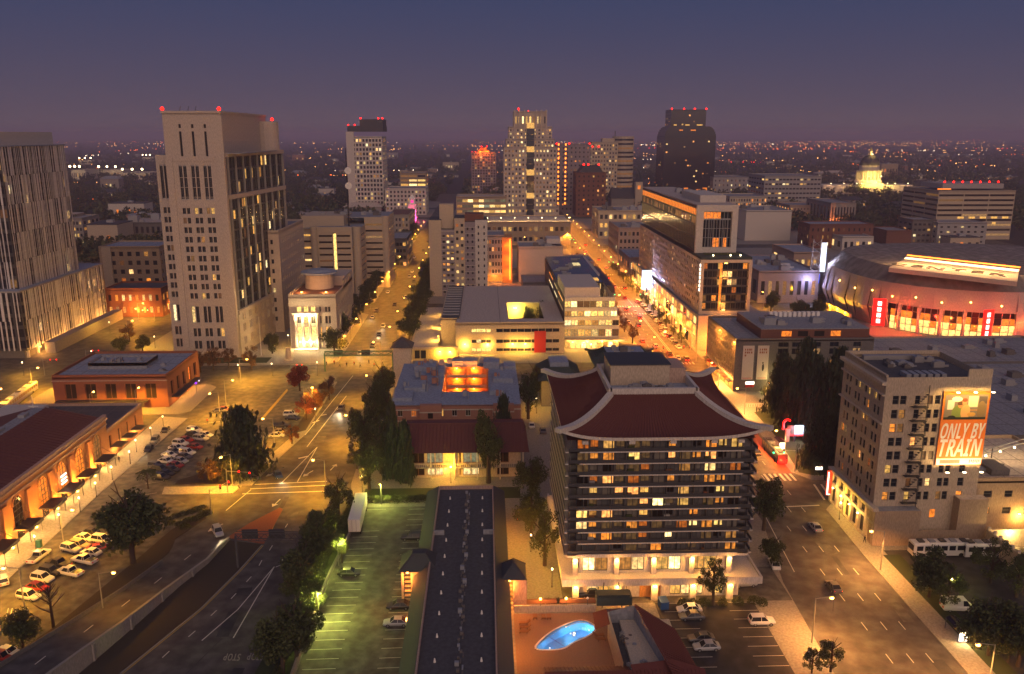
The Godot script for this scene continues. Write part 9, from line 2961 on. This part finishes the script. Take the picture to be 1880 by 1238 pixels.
func bus(called: String, label: String, at: Vector3, turn: float, len: float, colour: Material, lit: bool) -> void:
	var t := thing(called, label, "bus", at, turn)
	var b := MB.new()
	var prof := [v2(-1.25, 0.4), v2(-1.28, 1.5), v2(-1.22, 2.9), v2(-1.0, 3.15), v2(1.0, 3.15), v2(1.22, 2.9), v2(1.28, 1.5), v2(1.25, 0.4)]
	for i in 8:
		var a: Vector2 = prof[i]
		var c: Vector2 = prof[(i + 1) % 8]
		b.quad(v3(a.x, a.y, -len * 0.5), v3(a.x, a.y, len * 0.5), v3(c.x, c.y, len * 0.5), v3(c.x, c.y, -len * 0.5))
	for z in [-0.5, 0.5]:
		for i in range(1, 7):
			b.tri(v3(prof[0].x, prof[0].y, z * len), v3(prof[i].x, prof[i].y, z * len), v3(prof[i + 1].x, prof[i + 1].y, z * len))
	put(t, "body", b.mesh(), colour)
	for k in int(len / 1.7):
		for s in [-1, 1]:
			bx(t, "window", M.lit_dim if lit else M.glass, s * 1.27 - 0.02, 1.6, -len * 0.5 + 0.6 + k * 1.7, s * 1.27 + 0.02, 2.6, -len * 0.5 + 1.9 + k * 1.7)
	bx(t, "windscreen", M.glass, -1.1, 1.4, -len * 0.5 - 0.03, 1.1, 2.7, -len * 0.5)
	for k in 5:
		bx(t, "roof_unit", M.hvac if k % 2 else M.metal_dark, -0.7, 3.15, -len * 0.4 + k * len * 0.18, 0.7, 3.4, -len * 0.4 + k * len * 0.18 + 1.2)
	for z in [-0.33, 0.3]:
		for s in [-1, 1]:
			var w := MB.new()
			w.tube(v3(s * 1.0, 0.5, z * len), v3(s * 1.27, 0.5, z * len), 0.5, 0.5, 12, true)
			put(t, "wheel", w.mesh(), M.tyre)
	for s in [-1, 1]:
		bx(t, "taillight", M.tail_lamp if lit else M.sign_red, s * 0.95 - 0.2, 0.9, len * 0.5, s * 0.95 + 0.2, 1.5, len * 0.5 + 0.05)
	if lit:
		light(t, v3(0, 1.0, len * 0.5 + 1.2), Color(1.0, 0.14, 0.05), 14.0, 0.3)

func make_vehicles() -> void:
	rng.seed = 19
	# parked at the station; turn 0 points away from the camera
	var far_rows := [
		[v3(-85.8, 0, -235.6), "suv", "white"], [v3(-85.2, 0, -232.3), "sedan", "black"], [v3(-81.4, 0, -231.8), "sedan", "white"], [v3(-81.7, 0, -228.7), "suv", "silver"], [v3(-85.7, 0, -227.9), "sedan", "red"], [v3(-86.1, 0, -224.9), "suv", "white"], [v3(-81.2, 0, -222.2), "sedan", "red"], [v3(-86.1, 0, -221.6), "sedan", "white"], [v3(-85.8, 0, -218.7), "sedan", "grey"], [v3(-81.8, 0, -217.8), "suv", "white"], [v3(-86.1, 0, -216.3), "sedan", "white"], [v3(-81.7, 0, -215), "sedan", "grey"], [v3(-85.4, 0, -212), "sedan", "white"], [v3(-81.7, 0, -211.9), "sedan", "silver"], [v3(-81.9, 0, -208.9), "sedan", "red"], [v3(-81.8, 0, -206), "sedan", "black"], [v3(-84.7, 0, -206.1), "suv", "black"], [v3(-82.2, 0, -203.5), "sedan", "black"], [v3(-82.5, 0, -200.7), "suv", "black"], [v3(-86.5, 0, -208.3), "suv", "grey"]]
	for i in far_rows.size():
		var c: Array = far_rows[i]
		car("%s %s, %s of the cars left of the cedar counted from the far end" % [c[2], c[1] if c[1] != "suv" else "wagon", ORD[i]], c[0] + UP * 0.03, -1.9, c[1], c[2], false, "cars parked left of the cedar")
	var near_rows := [
		[v3(-87, 0, -171), "sedan", "black", 1.25], [v3(-86.8, 0, -168.2), "sedan", "white", -1.9], [v3(-82.6, 0, -167.1), "suv", "white", -1.9], [v3(-86.2, 0, -164.8), "suv", "beige", -1.9], [v3(-87.3, 0, -163.2), "suv", "silver", -2.0], [v3(-81.8, 0, -163.5), "sedan", "red", -1.2], [v3(-82.5, 0, -161.6), "sedan", "white", 1.25], [v3(-82.3, 0, -158.2), "pickup", "white", 1.2], [v3(-86.8, 0, -156.8), "pickup", "black", 1.2], [v3(-86.8, 0, -153.7), "suv", "black", -1.9], [v3(-82.9, 0, -153.4), "pickup", "white", 1.2], [v3(-87.1, 0, -151.2), "suv", "white", -1.9], [v3(-86.5, 0, -148), "sedan", "red", -1.9], [v3(-86.4, 0, -144.7), "suv", "white", -1.9], [v3(-94.5, 0, -150.7), "suv", "white", 0.6], [v3(-80.6, 0, -127), "sedan", "white", -1.9], [v3(-81, 0, -125.9), "sedan", "red", -1.9]]
	for i in near_rows.size():
		var c: Array = near_rows[i]
		car("%s %s, %s of the cars before the station counted from the big tree" % [c[2], c[1] if c[1] != "suv" else "wagon", ORD[i]], c[0] + UP * 0.03, c[3], c[1], c[2], false, "cars parked before the station")
	car("white pickup truck drawn up along the station pavement", v3(-92.3, 0, -160.1) + UP * 0.03, -0.15, "pickup", "white")
	car("dark car with lit headlights, nearer of two in the depot lane", v3(-93.5, 0, -221) + UP * 0.03, PI + 0.1, "sedan", "black", true, "", 6.0)
	car("dark car with lit headlights, farther of two in the depot lane", v3(-94.2, 0, -227.3) + UP * 0.03, PI + 0.1, "suv", "grey", true, "", 26.0)
	car("dark car with dim headlights at the far end of the depot lane", v3(-94.5, 0, -236.3) + UP * 0.03, PI + 0.1, "sedan", "black", true)
	var up := [[v3(-60.8, 0, -249.5), "suv", "white"], [v3(-59.5, 0, -245.9), "sedan", "black"], [v3(-61.4, 0, -239), "suv", "black"], [v3(-60.3, 0, -233.8), "sedan", "beige"], [v3(-60.7, 0, -230.7), "sedan", "silver"], [v3(-83.9, 0, -253.9), "sedan", "grey"], [v3(-83.1, 0, -254.9), "sedan", "red"]]
	for i in up.size():
		car("%s %s, %s of the cars in the upper lot counted from its far end" % [up[i][2], up[i][1] if up[i][1] != "suv" else "wagon", ORD[i]], up[i][0] + UP * 0.03, -1.57, up[i][1], up[i][2], false, "cars in the upper lot")
	# moving towards the camera on the left street
	car("car with bright headlights on the left street by the maples", v3(-46.3, 0, -255.4), PI - 0.05, "sedan", "grey", true, "", 60.0)
	car("car with headlights stopping at the left crossing", v3(-53.4, 0, -201.5), PI + 0.45, "sedan", "blue", true, "", 14.0)
	car("pale car with orange headlights entering the ramp", v3(-58.9, 0, -169.9) + UP * 0.05, PI + 0.5, "suv", "silver", true, "", 24.0)
	var lanes := [-1, -1, -1, -1]
	for k in 22:
		var z := -318.0 - k * 17.0 - rng.randf_range(0, 6)
		var ln := rng.randi() % 4
		lanes[ln] += 1
		car("%s car with headlights up the left street's %s lane from the plaza" % [ORD[lanes[ln]], ORD[ln]], v3([-54.0, -50.3, -46.6, -42.6][ln], 0.01, z), PI, ["sedan", "suv"][k % 2], ["white", "grey", "black", "silver"][k % 4], true, "traffic on the left street", 24.0 if k < 5 else 0.0)
	# right street
	lanes = [-1, -1, -1, -1]
	for k in 40:
		var z := -300.0 - k * 9.5 - rng.randf_range(0, 4)
		var ln := k * 7 % 4 if k % 3 else rng.randi() % 4
		var x: float = [65.6, 69.2, 72.6, 77.2][ln] + (1.2 if z < -420 else 0.0)
		lanes[ln] += 1
		car("%s red-lit car up the right street's %s lane from the crossing" % [ORD[lanes[ln]], ORD[ln]], v3(x, 0.01, z), 0.0, ["sedan", "suv"][k % 2], ["white", "grey", "black", "silver", "red"][k % 5], true, "traffic on the right street", -2.2 if k < 22 else 0.0)
	for k in 16:
		car("%s car from the crossing in the row parked beside the hotel podium" % ORD[k], v3(79.4 if k > 4 else 78.4, 0.01, -330.0 - k * 6.2), 0.05, ["sedan", "suv"][k % 2], ["white", "black", "silver", "grey"][(k * 3) % 4], false, "cars parked beside the hotel podium")
	car("white sedan stopped on the crossing of the right street", v3(74.3, 0, -312.7), 0.0, "sedan", "white", true)
	car("red-lit car just past the crossing on the right street", v3(69, 0, -293), 0.0, "sedan", "grey", true)
	car("dark car with red tail lights left of the bus", v3(73.5, 0, -213.3), 0.0, "sedan", "black", true)
	car("silver car with red tail lights nearer the stop line", v3(72.5, 0, -168.4), 0.02, "sedan", "silver", true)
	car("grey car with red tail lights lower down the right street", v3(66.3, 0, -143.4), 0.04, "sedan", "grey", true)
	car("white car parked at the right street's left kerb", v3(57.9, 0, -152.4), -0.1, "sedan", "white")
	bus("city_bus", "city bus with glowing red tail stopped in the red lane", v3(77.9, 0, -211.5) + UP * 0.01, 0.0, 13.0, M.car_grey, true)
	bus("parked_coach", "white coach parked below the poster hotel", v3(93.8, 0, -155.8) + UP * 0.16, PI * 0.5, 12.5, M.car_white, false)
	bus("parked_coach", "second white coach half hidden by the lot trees", v3(102.5, 0, -155.1) + UP * 0.16, PI * 0.5, 9.0, M.car_white, false)
	car("white van parked in the right lot below the lamp-lit tree", v3(86, 0, -135.2) + UP * 0.16, -1.65, "van", "white")
	bus("tram", "long pale lit tram at the left edge stop", v3(-153, 0, -266.6) + UP * 0.1, 0.12, 26.0, M.car_white, true)
	# around the motel and the tower
	car("black car backed to the low wall of the green-lit lot", v3(-27.5, 0, -151.4) + UP * 0.16, -1.57, "sedan", "black")
	car("dark car at the top right of the green-lit lot", v3(-16.4, 0, -166) + UP * 0.16, 1.57, "suv", "black")
	car("black car beside the motel's grass patch", v3(-16.5, 0, -139.1) + UP * 0.16, 1.57, "sedan", "black")
	car("silver sedan in the motel's right row", v3(-16.4, 0, -133.6) + UP * 0.16, 1.57, "sedan", "silver")
	car("black pickup at the tower's entrance canopy", v3(19.7, 0, -141.9) + UP * 0.16, 1.6, "pickup", "black")
	car("white sedan before the tower's lit ground floor", v3(38.4, 0, -142.9) + UP * 0.16, -1.6, "sedan", "white")
	car("dark sedan behind the tree at the tower's front", v3(45, 0, -144) + UP * 0.16, -1.6, "sedan", "grey")
	car("silver wagon at the tower's right corner", v3(49.6, 0, -144.9) + UP * 0.16, -1.5, "suv", "silver")
	car("white car nearest the drive in the lodge's lot", v3(36.7, 0, -136.2) + UP * 0.16, 1.6, "sedan", "white")
	car("dark car second in the lodge's lot", v3(36.6, 0, -133.9) + UP * 0.16, 1.6, "sedan", "grey")
	car("dark silver car above the striped bay of the lodge's lot", v3(36.6, 0, -127.2) + UP * 0.16, 1.6, "sedan", "grey")
	car("silver car below the striped bay of the lodge's lot", v3(36.9, 0, -124.7) + UP * 0.16, 1.6, "sedan", "silver")
	car("white wagon alone on the right of the lodge's lot", v3(48.7, 0, -131.9) + UP * 0.16, -1.57, "suv", "white")
	car("white sedan in the narrow lane behind the maroon hall", v3(13.3, 0, -236.7) + UP * 0.14, 0.0, "sedan", "white")
	car("dark sedan across the narrow lane behind the maroon hall", v3(16.4, 0, -231.9) + UP * 0.14, 0.0, "sedan", "grey")
	car("car with red tail lights in the lane beside the tower", v3(7.4, 0, -175.8) + UP * 0.14, 0.0, "sedan", "grey", true)
